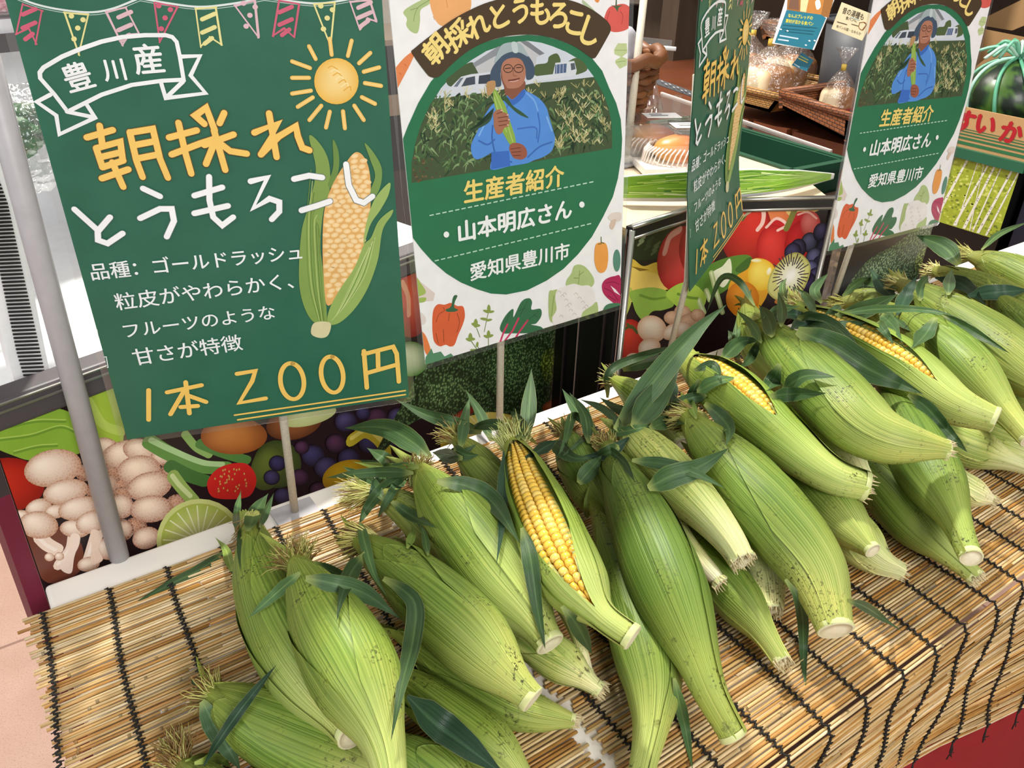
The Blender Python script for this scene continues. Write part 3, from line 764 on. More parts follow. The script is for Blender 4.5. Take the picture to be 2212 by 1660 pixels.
A2.poly(L3([(262, 95), (330, 40), (480, -30), (470, 30), (400, 80), (395, 170), (375, 262), (320, 250), (285, 200), (290, 150)]), 'B4C68A')
A2.line(L3([(470, 0), (380, 60), (350, 130), (345, 170)]), 1.3, '7E9A5C', True); A2.line(L3([(380, 60), (320, 80)]), 1.2, '7E9A5C')
A2.to('onion_drawing')
A2.poly(L3([(480, 60), (490, -40), (640, -80), (780, -40), (800, 60), (740, 160), (640, 210), (540, 190)]), 'F0B072')
A2.line(L3([(600, -20), (615, 60)]), 1.2, 'C98A4A'); A2.line(L3([(500, 130), (512, 160)]), 1.2, 'C98A4A')
A2.to('carrot_drawing')
A2.poly(L3([(330, 415), (345, 450), (250, 640), (178, 765), (150, 740), (165, 600), (250, 480)]), 'E98A55')
for q in (0, 1, 2): A2.line(L3([(190 + 40 * q, 650 - 70 * q), (205 + 40 * q, 665 - 70 * q)]), 1.2, 'B8622F')
A2.to('radish_drawing')
A2.poly(L3([(60, 190), (120, 170), (160, 200), (168, 280), (150, 370), (90, 380)]), 'B63A5C')
A2.to('tomato_drawing')
A2.poly(L3([(1868, 120), (1900, 60), (1960, 38), (2030, 34), (2090, 90), (2090, 180), (2040, 235), (1960, 256), (1900, 240), (1862, 180)]), 'DD6259')
A2.poly(L3([(1915, 38), (1950, 50), (1955, -30), (1962, -30), (1962, 46), (2010, 40), (1975, 60), (1968, 98), (1950, 65)]), '4D6B4A', False)
A2.line(L3([(1905, 90), (1885, 150), (1890, 180)]), 1.3, 'AE3F3C', True); A2.line(L3([(1990, 90), (2010, 130), (2000, 190)]), 1.3, 'AE3F3C', True)
A2.to('leaf_drawing')
A2.poly(L3([(1780, -30), (1830, -30), (1815, 18), (1790, 10)]), 'E9924E')
A2.poly(L3([(1970, 345), (2040, 345), (2045, 420), (2000, 455), (1942, 430), (1940, 395)]), 'C3D298', False)
A2.poly(L3([(1950, 480), (2000, 450), (2045, 470), (2040, 520), (1985, 548), (1950, 500)]), 'C3D298', False)
A2.line(L3([(1950, 400), (2040, 400)]), 1, '8DA864'); A2.line(L3([(1960, 495), (2030, 485)]), 1, '8DA864')
A2.poly(L3([(1690, 0), (1740, 40), (1785, 85), (1790, 100), (1740, 75), (1690, 30)]), 'B7C9A2')
# lower drawings
A2.to('endive_drawing')
A2.poly(L4([(330, 680), (400, 770), (515, 862), (500, 922), (400, 930), (330, 940), (325, 800)]), 'E4D3CC', False)
A2.poly(L4([(335, 700), (400, 780), (440, 858), (360, 885), (340, 800)]), 'A8BC62'); A2.poly(L4([(355, 905), (440, 895), (430, 930), (370, 935)]), 'A8BC62')
A2.to('radish_slice_drawing')
A2.poly(L4([(345, 1030), (395, 1012), (438, 1050), (436, 1100), (395, 1112), (360, 1070)]), 'E6DAD3')
A2.to('carrot_top_drawing')
A2.poly(L4([(395, 1160), (440, 1200), (480, 1310), (480, 1360), (440, 1340), (410, 1240)]), 'E9854C')
A2.poly(L4([(430, 1430), (440, 1370), (485, 1300), (500, 1340), (560, 1325), (590, 1365), (640, 1340), (680, 1380), (700, 1440), (560, 1450)]), '5E8F6C', False)
A2.to('pepper_drawing')
A2.poly(L4([(500, 1000), (535, 950), (590, 952), (640, 938), (690, 962), (738, 968), (752, 1040), (735, 1110), (700, 1190), (670, 1270), (635, 1286), (598, 1272), (550, 1284), (505, 1240), (492, 1120)]), 'DE6641')
for q in ([(580, 975), (588, 1000), (545, 1030), (522, 1090)], [(628, 1020), (622, 1080)], [(690, 1022), (708, 1090), (690, 1170)], [(580, 1150), (585, 1250)], [(520, 1180), (540, 1260)]): A2.line(L4(q), 1.5, '9C4A2C', True)
A2.poly(L4([(600, 990), (640, 968), (655, 900), (672, 876), (692, 884), (672, 930), (668, 975), (697, 992), (670, 1008), (610, 1008)]), '3F6A4B')
A2.to('sprout_drawing')
for st, lv in (([(906, 1168), (930, 1050), (945, 1000)], [(942, 985, 34, 26, -90), (920, 1005, 26, 20, 200), (965, 1008, 22, 18, -10), (900, 1066, 28, 20, 190), (945, 1074, 26, 18, -10)]),
               ([(872, 1210), (845, 1140)], [(838, 1100, 36, 30, -90), (826, 1110, 24, 24, 200), (852, 1118, 22, 22, 0)]),
               ([(940, 1282), (938, 1210)], [(940, 1186, 30, 26, -90), (920, 1205, 22, 20, 200), (958, 1200, 22, 20, -20)]),
               ([(848, 1308), (800, 1240)], [(795, 1210, 34, 30, -90), (780, 1230, 24, 22, 200), (812, 1226, 22, 22, 0)]), ([(862, 1300), (850, 1280)], [(850, 1268, 22, 18, -80), (830, 1312, 40, 14, 0)])):
    A2.line(L4(st), 1.5, '7A8A4A', True)
    for x, y, w_, h_, r in lv: leafy((x, y), w_, h_, r, '90A253', None, z4)
A2.to('chard_drawing')
A2.poly(L4([(1030, 1140), (1062, 1060), (1110, 1000), (1138, 990), (1140, 1050), (1200, 930), (1260, 900), (1286, 930), (1282, 990), (1352, 985), (1360, 1040), (1320, 1100), (1280, 1110), (1360, 1130), (1372, 1170), (1240, 1180), (1120, 1180), (1060, 1180)]), '3F7250')
for q in ([(1090, 1110), (1060, 1170), (1028, 1262)], [(1178, 1062), (1130, 1160), (1060, 1252)], [(1252, 1076), (1190, 1160), (1140, 1240)]): A2.line(L4(q), 4.0, 'D23F67')
for q in ([(1110, 1010), (1080, 1090)], [(1250, 920), (1190, 1040)], [(1340, 1000), (1240, 1090)], [(1180, 1000), (1230, 980)], [(1300, 1030), (1330, 1050)]): A2.line(L4(q), 1.0, '2C5238')
A2.to('cauliflower_drawing')
A2.poly(L4([(1420, 860), (1450, 838), (1500, 845), (1500, 1000), (1450, 1092), (1420, 1040)]), 'AFC07C')
A2.poly(L4([(1560, 760), (1600, 700), (1620, 645), (1665, 632), (1720, 660), (1776, 740), (1770, 800), (1700, 830), (1570, 810)]), 'B2C584')
for q in ([(1665, 680), (1655, 790)], [(1655, 740), (1620, 740)], [(1658, 720), (1695, 690)], [(1460, 880), (1440, 1040)]): A2.line(L4(q), 1.4, '83984E')
A2.poly(L4([(1470, 900), (1490, 830), (1560, 800), (1620, 785), (1680, 800), (1740, 800), (1780, 850), (1786, 920), (1760, 990), (1700, 1040), (1640, 1080), (1540, 1110), (1470, 1120), (1446, 1060), (1480, 990)]), 'EFE9E5')
for k in range(16):
    x, y = 1500 + (k * 67) % 240, 850 + (k * 113) % 210
    A2.line(L4([(x - 14, y + 6), (x - 4, y - 8), (x + 10, y - 2), (x + 14, y + 8)]), 1.1, 'CBBFB8', True)
A2.poly(L4([(1690, 1010), (1760, 960), (1800, 930), (1812, 1000), (1800, 1035), (1690, 1060)]), 'B2C584')
A2.to('small_pepper_drawing')
A2.poly(L4([(1790, 480), (1830, 455), (1876, 470), (1892, 560), (1880, 660), (1845, 698), (1806, 680), (1782, 600)]), 'F0A352')
A2.line(L4([(1835, 412), (1836, 465), (1812, 470)]), 1.6, '5A6B3A'); A2.line(L4([(1834, 452), (1858, 464)]), 1.6, '5A6B3A')
A2.to('radicchio_drawing')
A2.poly(L4([(1842, 800), (1870, 750), (1940, 724), (1990, 740), (1995, 980), (1930, 935), (1860, 870)]), 'B7315C')
A2.poly(L4([(1910, 800), (1950, 830), (1990, 880), (1940, 850)]), 'F2E6E6', False)
for q in ([(1870, 780), (1930, 770), (1980, 790)], [(1860, 820), (1920, 850), (1970, 920)], [(1890, 880), (1950, 920)]): A2.line(L4(q), 1.2, '7E1F40', True)
A2.poly(L4([(1850, 1010), (1870, 960), (1920, 940), (1990, 945), (1990, 1010), (1900, 1030)]), '4F7F5E')
A2.to('mushroom_drawing')
A2.poly(L4([(1890, 260), (1920, 222), (1990, 218), (1990, 280), (1930, 285)]), 'E8D9CF'); A2.poly(L4([(1920, 280), (1955, 275), (1930, 350), (1902, 330)]), 'DCC3B0')
A2.blob(z4(1960, 600), 8, 24, 0, '5F8F7A', '5F8F7A')
# green disc, photo, brown ribbon
A2.to('disc_print')
GR = [(860, 347), (865, 312), (881, 271), (903, 222), (930, 176), (958, 145), (990, 119), (1035, 94), (1085, 80), (1139, 75), (1175, 78), (1207, 87), (1243, 101), (1275, 122), (1300, 153), (1315, 190), (1330, 222), (1340, 258), (1343, 300), (1341, 339), (1334, 385), (1323, 425), (1302, 468), (1278, 511), (1248, 549), (1216, 581), (1180, 606), (1138, 627), (1093, 636), (1060, 634), (1031, 625), (995, 610), (963, 590), (933, 564), (908, 536), (888, 509), (873, 479), (864, 440), (860, 395)]
A2.poly(GR, '2F7550', False)
PH = [(888, 395), (888, 353), (896, 310), (908, 271), (927, 228), (952, 190), (982, 157), (1017, 130), (1050, 110), (1085, 98), (1139, 88), (1168, 92), (1193, 100), (1222, 112), (1248, 127), (1270, 150), (1288, 176), (1303, 204), (1313, 231), (1319, 260), (1321, 285), (1321, 320)]
A2.to('photo_print')
A2.poly(PH, '48573A', False)
from mathutils.geometry import intersect_point_tri_2d
def inpoly(p, P):
    c = False; n = len(P)
    for i in range(n):
        (x0, y0), (x1, y1) = P[i], P[(i + 1) % n]
        if (y0 > p[1]) != (y1 > p[1]) and p[0] < (x1 - x0) * (p[1] - y0) / (y1 - y0) + x0: c = not c
    return c
A2.poly([(938, 213), (952, 190), (982, 157), (1017, 130), (1050, 110), (1085, 98), (1139, 88), (1168, 92), (1193, 100), (1222, 112), (1248, 127), (1270, 150), (1282, 166), (1230, 172), (1150, 180), (1050, 200)], 'CFD6E0', False)
A2.poly(L3([(600, 640), (640, 600), (760, 510), (820, 500), (850, 560), (940, 530), (1000, 560), (1000, 660), (800, 680), (640, 690)]), '4B5B3C')
A2.poly(L3([(815, 500), (1000, 380), (1180, 330), (1250, 328), (1310, 380), (1382, 428), (1320, 455), (1310, 600), (860, 590)]), 'C4C5C8', False)
A2.poly(L3([(812, 505), (1010, 372), (1120, 345), (1020, 430), (830, 535)]), '8E9298', False)
A2.poly(L3([(1190, 330), (1250, 328), (1384, 425), (1345, 440), (1230, 360)]), '7E8288', False)
A2.poly(L3([(1310, 520), (1400, 500), (1420, 450), (1480, 425), (1510, 470), (1520, 520), (1640, 460), (1720, 560), (1500, 620), (1310, 600)]), '54663F')
A2.poly(L3([(640, 690), (720, 610), (800, 590), (960, 572), (1000, 590), (1000, 740), (620, 745), (612, 715)]), 'D5DAE2', False)
A2.poly(L3([(720, 690), (760, 620), (830, 605), (832, 670)]), '49525E', False); A2.poly(L3([(856, 668), (862, 602), (950, 590), (950, 665)]), '3C4550', False); A2.poly(L3([(660, 690), (712, 622), (740, 615), (690, 690)]), '6E7A88', False)
A2.poly(L3([(1240, 615), (1450, 590), (1470, 500), (1620, 485), (1640, 560), (1630, 600), (1250, 660)]), 'D6DBE2', False)
A2.poly(L3([(1468, 515), (1560, 505), (1555, 578), (1465, 588)]), '55698C', False); A2.poly(L3([(1590, 505), (1622, 500), (1630, 550), (1596, 560)]), '59616B', False)
for q in range(3): A2.line(L3([(1480 + 26 * q, 512), (1478 + 26 * q, 585)]), 1.2, 'C8D0DC')
rg = random.Random(11); FL = A2.lay
for i in range(900):
    A2.lay = FL + i % 14
    x = rg.uniform(885, 1322); y = rg.uniform(188, 400)
    if y < 190 + (0 if x > 1230 else 12): continue
    if not inpoly((x, y), PH): continue
    dr = (x < 950 and y > 340)
    if dr:
        A2.line([(x, y), (x + rg.uniform(-5, 5), y + rg.uniform(-3, 3))], 3, rg.choice(('6A5138', '57452F', '7A6045'))); continue
    a = rg.uniform(0.6, 2.6); L = rg.uniform(14, 34)
    e = (x + L * math.cos(a) * rg.choice((1, -1)), y + L * math.sin(a) * 0.9)
    if not inpoly(e, PH): continue
    m = ((x + e[0]) / 2 + rg.uniform(-4, 4), (y + e[1]) / 2 - rg.uniform(2, 6))
    A2.line([(x, y), m, e], rg.uniform(2.8, 6.0), rg.choice(('5C7A4A', '3C5836', '6F8E5C', '2E4630', '86A070', '4A6840', '243826')), True, True)
for i in range(230):
    A2.lay = FL + 14 + i % 6
    x = rg.uniform(890, 1318); y = rg.uniform(184, 330) if x > 1150 else rg.uniform(196, 290)
    if not inpoly((x, y - 6), PH) or not inpoly((x, y + 14), PH): continue
    if 985 < x < 1200 and y > 215: continue
    for k in range(4):
        a = -1.57 + rg.uniform(-0.9, 0.9); L = rg.uniform(9, 18)
        e = (x + L * math.cos(a), y + L * math.sin(a))
        if inpoly(e, PH): A2.lay = FL + 14 + i % 6; A2.line([(x, y), e], 1.3, rg.choice(('D6CD94', 'BFB67C', 'E2DBAE', 'A9A56E')))
# the farmer
A2.lay = FL + 22
A2.to('farmer_picture')
A2.poly(L3([(1062, 700), (1070, 640), (1220, 640), (1215, 730), (1150, 800), (1085, 780)]), '8A5844')
A2.poly(L3([(1060, 800), (1085, 760), (1130, 790), (1215, 712), (1240, 725), (1330, 775), (1395, 850), (1425, 950), (1452, 1040), (1466, 1110), (1440, 1200), (1370, 1250), (1300, 1275), (1240, 1300), (1110, 1322), (956, 1348), (972, 1220), (900, 1250), (840, 1268), (806, 1230), (800, 1150), (850, 1040), (905, 920), (975, 826)]), '5790DC')
for q, cl in (([(970, 1000), (965, 1100), (985, 1210)], '3A66B0'), ([(1330, 900), (1345, 1010), (1330, 1130)], '3F70BC'), ([(1110, 800), (1060, 900)], '4878C4'), ([(1240, 740), (1300, 800), (1330, 880)], '78ABEB'), ([(860, 1120), (930, 1150), (985, 1110)], '3D6CB8'), ([(1250, 1250), (1340, 1170), (1440, 1130)], '3D6CB8'), ([(1170, 1025), (1310, 1015), (1320, 1100)], '4573BE'), ([(900, 1000), (860, 1080)], '80B2EE'), ([(1400, 930), (1440, 1040)], '80B2EE'), ([(1020, 1260), (1120, 1290)], '3C69B2')):
    A2.line(L3(q), 3.5, cl, True)
A2.poly(L3([(960, 1210), (1100, 1200), (1110, 1320), (958, 1348)]), '3F6FC4', False)
A2.poly(L3([(1085, 762), (1130, 792), (1215, 712), (1222, 760), (1150, 830), (1110, 830)]), '3E6DBE')
A2.poly(L3([(1035, 520), (1060, 470), (1150, 450), (1215, 470), (1232, 560), (1222, 640), (1185, 690), (1120, 705), (1072, 690), (1042, 620)]), 'B27A62')
A2.poly(L3([(1042, 560), (1052, 640), (1080, 690), (1062, 690), (1036, 620)]), '8C5A48')
A2.poly(L3([(945, 640), (958, 560), (1000, 490), (1060, 430), (1150, 405), (1230, 425), (1285, 490), (1304, 560), (1290, 620), (1240, 630), (1228, 540), (1190, 470), (1110, 462), (1050, 500), (1032, 590), (1036, 680), (980, 690), (945, 680)]), '46566A')
A2.poly(L3([(985, 500), (1015, 400), (1050, 352), (1120, 335), (1190, 348), (1230, 400), (1250, 450), (1190, 420), (1120, 412), (1050, 440)]), 'A4B4B6')
A2.poly(L3([(1120, 338), (1160, 340), (1170, 415), (1130, 412)]), 'C2CFD0')
for cx_ in (1092, 1176): A2.line(L3([(cx_ + 36 * math.cos(t), 545 + 32 * math.sin(t)) for t in np.linspace(0, 6.3, 18)]), 1.7, '4A3428')
for q in ([(1128, 545), (1140, 542)], [(1070, 545), (1112, 540)], [(1158, 538), (1196, 536)]): A2.line(L3(q), 1.9, '4A3026')
A2.line(L3([(1132, 560), (1136, 600), (1160, 604)]), 1.8, '93604C', True)
A2.line(L3([(1096, 640), (1140, 634), (1182, 624)]), 2.6, '6C3A30', True); A2.line(L3([(1106, 648), (1140, 648), (1172, 638)]), 1.8, 'D8A898', True)
A2.poly(L3([(972, 705), (1000, 720), (1030, 770), (1070, 840), (1100, 940), (1130, 1030), (1148, 1090), (1152, 1150), (1108, 1150), (1070, 1090), (1030, 1010), (1000, 900), (978, 800)]), '8DB04E')
for q in ([(985, 730), (1040, 860), (1090, 1000), (1130, 1130)], [(980, 770), (1020, 900), (1080, 1050)]): A2.line(L3(q), 1.6, 'BCD07A', True)
A2.poly(L3([(920, 680), (930, 650), (985, 642), (992, 690), (970, 730), (945, 760), (925, 740)]), 'B99062')
A2.poly(L3([(965, 755), (870, 830), (790, 900), (715, 935), (800, 900), (890, 850)]), '3F5B40'); A2.poly(L3([(980, 855), (950, 930), (880, 990), (785, 1042), (870, 1015), (950, 960)]), '3A5440')
A2.poly(L3([(1035, 770), (1080, 770), (1130, 840), (1200, 890), (1255, 938), (1180, 910), (1110, 850), (1060, 800)]), '3A5A3C')
SKN = 'A66E56'
A2.poly(L3([(978, 960), (975, 900), (1010, 872), (1045, 870), (1046, 888), (1085, 905), (1092, 925), (1104, 950), (1100, 985), (1094, 1005), (1060, 1020), (1040, 1060), (1005, 1064), (980, 1010)]), SKN)
A2.poly(L3([(1102, 1190), (1110, 1150), (1150, 1136), (1205, 1150), (1238, 1190), (1240, 1240), (1205, 1268), (1160, 1265), (1130, 1250)]), '9C5C48')
for q in ([(1002, 905), (1044, 890)], [(1010, 938), (1088, 926)], [(1015, 968), (1100, 956)], [(1018, 1000), (1096, 988)], [(1115, 1185), (1190, 1175)], [(1120, 1212), (1195, 1205)], [(1130, 1238), (1190, 1236)]): A2.line(L3(q), 1.6, '6C3C2E')
for p in ((1040, 878), (1088, 914), (1098, 952), (1090, 994)): A2.blob(z3(*p), 2.4, 1.8, 0, 'E0B8A4', 'CFA08A')
A2.to('ribbon_print')
A2.poly(L3([(330, 425), (345, 385), (500, 262), (640, 160), (760, 92), (900, 28), (1040, -12), (1200, -40), (1360, -42), (1520, -14), (1650, 22), (1760, 75), (1850, 140), (1898, 190), (1908, 240), (1880, 300), (1800, 440), (1775, 462), (1745, 455), (1640, 380), (1520, 325), (1400, 290), (1300, 276), (1200, 274), (1080, 286), (950, 320), (840, 366), (750, 422), (650, 505), (560, 595), (520, 616), (480, 612), (440, 580)]), '4D3D2B', True, 3)
A2.to('headline_lettering')
for ch, c, sz, ro in (('朝', (512, 392), 53, 42), ('採', (690, 278), 53, 32), ('れ', (852, 200), 50, 24), ('と', (1022, 124), 51, 18), ('う', (1188, 86), 48, 12), ('も', (1345, 92), 51, 5), ('ろ', (1490, 122), 51, -4), ('こ', (1620, 182), 50, -13), ('し', (1748, 252), 53, -22)):
    A2.glyph(ch, z3(*c), sz, ro - 2, 'F6DC86', 0.034)
A2.to('title_lettering')
A2.text('生産者紹介', z3(744, 1604), z3(1532, 1462), 'F3D678', 0.03, 1.0)
A2.to('caption_lettering')
def dashes(A, B, n):
    A, B = np.array(A), np.array(B)
    for k in range(n):
        A2.line([A + (B - A) * ((k + .08) / n), A + (B - A) * ((k + .62) / n)], 2.5, 'B9DCC4')
dashes((926, 465), (1284, 391), 26); dashes((937, 563), (1279, 481), 25)
A2.text('山本明広さん', z4(700, 440), z4(1592, 244), 'F4F6F4', 0.034, 1.0)
A2.text('愛知県豊川市', z4(792, 748), z4(1574, 568), 'F4F6F4', 0.024, 0.98)
A2.blob(z4(598, 390), 6, 6.6, 0, 'F4F6F4', 'F4F6F4'); A2.blob(z4(1676, 152), 5.8, 6.6, 0, 'F4F6F4', 'F4F6F4')

base2 = onz((1086, 948), TABLE) - FR2[3] * 0.008
flat_sign('farmer_sign', FR2, A2, 'farmer portrait sign standing right beside the large chalkboard style price sign', 'farmer signs', base2, (1089, 742))
FR4 = sheet_frame((1785, 725), -2, 3, (1789, 543))
base4 = onz((1788, 712), TABLE) - FR4[3] * 0.008
flat_sign('farmer_sign', FR4, A2, 'farmer portrait sign farther along the table, in front of the watermelon box', 'farmer signs', base4, (1850, 529))
# ---------------------------------------------------------------- display cases with printed fronts
def wall_frame(O, yaw):
    a = math.radians(yaw); hd = np.array([math.cos(a), math.sin(a), 0]); n = np.array([math.sin(a), -math.cos(a), 0])
    return np.array(O, float), hd, np.array([0, 0, 1.0]), n, None
ZT = 0.90                                                    # top of the cases
FP1 = wall_frame((-0.018, 0.705, 0.0), 14.9)
cP = frame_conv(FP1); w1 = cP((1209, 790))[0]
P1 = Art(cP); P1.to('front_print')
P1._push([(0, 0.3), (w1, 0.3), (w1, ZT), (0, ZT)], [[0, 1, 2, 3]], lin('1E1016'))
def z6(x, y): return (x / 3.253, 850 + y / 3.253)
L6 = lambda ps: [z6(*p) for p in ps]
P1.poly(L6([(-60, 230), (150, 180), (330, 110), (480, 130), (560, 240), (560, 420), (400, 400), (300, 420), (220, 470), (100, 440), (-60, 360)]), '86AC38')
P1.poly(L6([(560, 0), (850, -40), (860, 360), (760, 330), (660, 320), (600, 150)]), '9DB83E'); P1.poly(L6([(560, 60), (640, 30), (740, 190), (860, 240), (860, 300), (700, 240)]), 'B2C85C')
for q in ([(0, 330), (220, 300), (420, 240), (540, 280)], [(60, 240), (260, 200), (460, 200)], [(100, 420), (260, 380), (400, 370)]): P1.line(L6(q), 5, '6C9430', True); P1.line(L6([(x, y - 14) for x, y in q]), 3, 'A8C85A', True)
P1.blob(z6(60, 640), 78, 58, 0, 'C02818', '8E1410', (-.2, -.2))
P1.poly(L6([(180, 1010), (320, 960), (420, 1100), (330, 1270), (240, 1260)]), '5A2A20'); P1.poly(L6([(110, 820), (330, 900), (560, 1040), (560, 1250), (330, 1330), (180, 1080)]), '6E3A2A')
P1.to('front_print', M_PMUSH)
def mush(x, y, rx, ry, rot=-8, c=('FBEBDA', 'B07A58'), hl=(-.4, -.35), m=z6, k=3.253): P1.blob(m(x, y), rx / k, ry / k, rot, c[0], c[1], hl)
DK = ('B9805E', '6E3A28')
for a in ((590, 560, 60, 60), (650, 690, 50, 50), (830, 580, 60, 55), (720, 540, 60, 60), (880, 700, 60, 50)): mush(*a, c=DK)
for a in ((270, 800, 95, 58, -18), (150, 862, 62, 42, 0), (390, 830, 80, 50, -10), (740, 380, 90, 62, 5), (960, 392, 110, 50, 8), (822, 455, 130, 80, -22), (790, 660, 60, 55, 0), (845, 795, 90, 78, 0), (370, 525, 205, 130, -12), (460, 692, 162, 88, -12), (555, 808, 150, 82, -12)): mush(*a)
def mz2(x, y, rx, ry, rot=0, c=('F6DEC6', '9A5E42')): mush(x, y, rx, ry, rot, c, (-.2, -.35), z2, 2.4578)
for a in ((905, 960, 70, 55), (850, 940, 60, 50), (905, 1040, 60, 55), (640, 1100, 60, 60), (650, 1150, 60, 40), (600, 1040, 50, 50), (940, 1200, 60, 50), (720, 1320, 60, 48), (640, 1340, 70, 60)): mz2(*a, c=DK)
for a in ((560, 900, 75, 50, 12), (660, 940, 125, 75, -12), (740, 915, 90, 60, 10), (860, 950, 60, 45, 0), (735, 1022, 118, 78, -8), (545, 1100, 80, 60, 0), (792, 1108, 122, 76, -14), (640, 1215, 70, 65, 0), (800, 1228, 112, 72, -6), (775, 1382, 75, 58, -18), (660, 1335, 40, 45, 0)): mz2(*a)
for st in ([(280, 1010), (330, 1060), (400, 1100)], [(520, 1000), (500, 1090), (420, 1200)], [(680, 980), (650, 1080), (620, 1180)]): P1.line(L6(st), 26, 'EBD3C2', True); P1.line(L6([(x - 14, y) for x, y in st]), 7, 'F6E8DC', True)
for a in ((270, 925, 138, 96, 6), (525, 952, 108, 62, 5), (640, 905, 112, 78, -18), (345, 1150, 35, 30, 0), (415, 1145, 34, 30, 0), (620, 1200, 80, 52, -10), (760, 1090, 90, 80, 0)): mush(*a)
P1.poly(L6([(500, 990), (560, 1010), (520, 1150), (500, 1260), (440, 1250), (420, 1200), (470, 1120)]), 'EFDACB'); P1.poly(L6([(640, 960), (720, 990), (690, 1090), (720, 1170), (640, 1200), (640, 1080)]), 'EBD0BC')
P1.to('front_print', M_PRINT)
P1.line(L2([(790, 870), (900, 935), (1060, 1000), (1200, 1010)]), 30, '5E8A42', True); P1.line(L2([(800, 862), (910, 915), (1070, 980), (1180, 992)]), 12, 'A4C48A', True)
P1.line(L2([(900, 1000), (1000, 1050), (1090, 1080)]), 26, '3E6A30', True); P1.line(L2([(980, 830), (1040, 900), (1110, 940)]), 16, '86A85C', True); P1.line(L2([(1060, 880), (1180, 930), (1310, 970)]), 20, '4E7A3A', True)
P1.line(L2([(915, 1050), (960, 1110), (1030, 1190)]), 24, '8CA654', True); P1.line(L2([(912, 1050), (950, 1100), (1010, 1160)]), 9, 'C2D092', True)
P1.blob(z2(1240, 840), 72, 40, 0, 'C47A36', '8A4A1E'); P1.blob(z2(1560, 770), 62, 36, -14, '9A5C34', '5A3018'); P1.blob(z2(1640, 735), 60, 20, -14, 'D6DCA0', 'B8C080')
P1.blob(z2(1470, 990), 52, 52, 0, '52602A', '33401C'); P1.blob(z2(1420, 1010), 36, 50, 20, '66742F', '404C20')
P1.blob(z2(1060, 1400), 94, 92, 0, 'D8DC96', 'CBD483', (0, 0)); P1.blob(z2(1060, 1400), 84, 82, 0, 'CDD58A', 'A9B84E', (0, 0))
for k in range(11):
    t = -0.2 - k * 0.29; P1.line([z2(1060, 1400), z2(1060 + 195 * math.cos(t), 1400 + 190 * math.sin(t))], 2.2, 'E6EBBC')
P1.poly(L2([(1098, 1110), (1110, 1060), (1160, 1010), (1240, 985), (1310, 990), (1352, 1040), (1356, 1100), (1320, 1160), (1230, 1176), (1130, 1165)]), 'C62420')
for k in range(46):
    rs_ = random.Random(k + 400); x = 1120 + rs_.random() * 225; y = 1000 + rs_.random() * 165
    if ((x - 1230) / 115) ** 2 + ((y - 1085) / 85) ** 2 < 1: P1.blob(z2(x, y), 2.2, 3.2, 10, 'E8B060', '8E1414', (0, 0))
for k, (x, y, r) in enumerate([(1835, 765, 62), (2000, 745, 58), (1925, 720, 40), (2110, 740, 55), (1780, 880, 55), (1660, 945, 64), (1730, 1010, 66), (1590, 1060, 50), (1470, 985, 46), (1440, 1060, 44), (1600, 900, 40), (1850, 960, 60), (1500, 1160, 50), (1690, 1130, 50), (1960, 880, 60), (2080, 860, 50), (2140, 1000, 50)]):
    P1.blob(z2(x, y), r / 2.4578, r * .92 / 2.4578, 0, ('4A4470', '54304E', '3E3A66')[k % 3], '140C18')
P1.line(L2([(1865, 860), (1950, 815), (2030, 880), (2050, 980)]), 26, 'C2B02E', True); P1.line(L2([(1865, 850), (1950, 806), (2020, 860)]), 9, 'E4D76A', True)
P1.blob(z2(1850, 1060), 58, 38, -10, 'E0B81E', 'B48A12')
P1.blob((1040, 935), 95, 62, -25, 'EDDD5A', 'C9A92A', (0, 0)); P1.blob((1040, 937), 84, 54, -25, 'F2E98A', 'D8BE3A', (0, 0))
for k in range(9): P1.line([(1042, 930), (1042 + 80 * math.cos(k * .7), 930 + 50 * math.sin(k * .7))], 1.5, 'F6F0B4')
P1.to('front_print', M_PFLOR)
P1.poly([(800, 1000), (880, 850), (905, 800), (960, 770), (1040, 745), (1130, 715), (1225, 690), (1225, 860), (1150, 900), (1060, 890), (985, 905), (930, 900), (880, 920)], '41583A')
P1.blob((965, 850), 70, 50, -20, '5E7850', '33462C'); P1.blob((1120, 800), 84, 78, -10, '54704A', '33462C'); P1.blob((1190, 790), 26, 40, 0, '6E8030', '3E5228')
P1.to('front_print', M_PRINT)
P1.blob((885, 655), 46, 74, 0, 'D0543A', '8E1A12'); P1.line([(868, 610), (880, 640), (882, 680)], 10, 'E6A080', True)
P1.blob((885, 775), 40, 38, 0, 'DDE8C4', '4A7A30'); P1.blob((1195, 875), 26, 12, -20, 'C26A3A', '8A3A1A'); P1.blob((1000, 895), 30, 10, -30, 'A04028', '5A2016')

case = thing('refrigerated_case', (-0.018, 0.705, 0), 'refrigerated display case with mushroom, berry and broccoli print behind the table', 'display case')
pl = frame_place(FP1)
b = MB(); b.prism([pl(0, 0), pl(w1 - .012, 0), pl(w1 - .012, ZT), pl(0, ZT)], -FP1[3] * 0.004, lin('1E1016')); b.build('front_panel', M_PAINT, case)
lay_art(P1.items, pl, case, clip=[((0, 0, 0), (-1, 0, 0)), ((w1 - .012, 0, 0), (1, 0, 0)), ((0, 0.3, 0), (0, -1, 0)), ((0, ZT - .02, 0), (0, 1, 0))])
b = MB(); b.prism([pl(-0.016, 0), pl(-0.001, 0), pl(-0.001, 0.82), pl(-0.016, 0.82)], -FP1[3] * 0.022, lin('6E1A34')); b.build('side_panel', M_PAINT, case)
b = MB(); b.prism([pl(-0.016, 0.82), pl(-0.001, 0.82), pl(-0.001, ZT), pl(-0.016, ZT)], -FP1[3] * 0.022, lin('3A3234')); b.build('side_cap', M_PAINT, case)
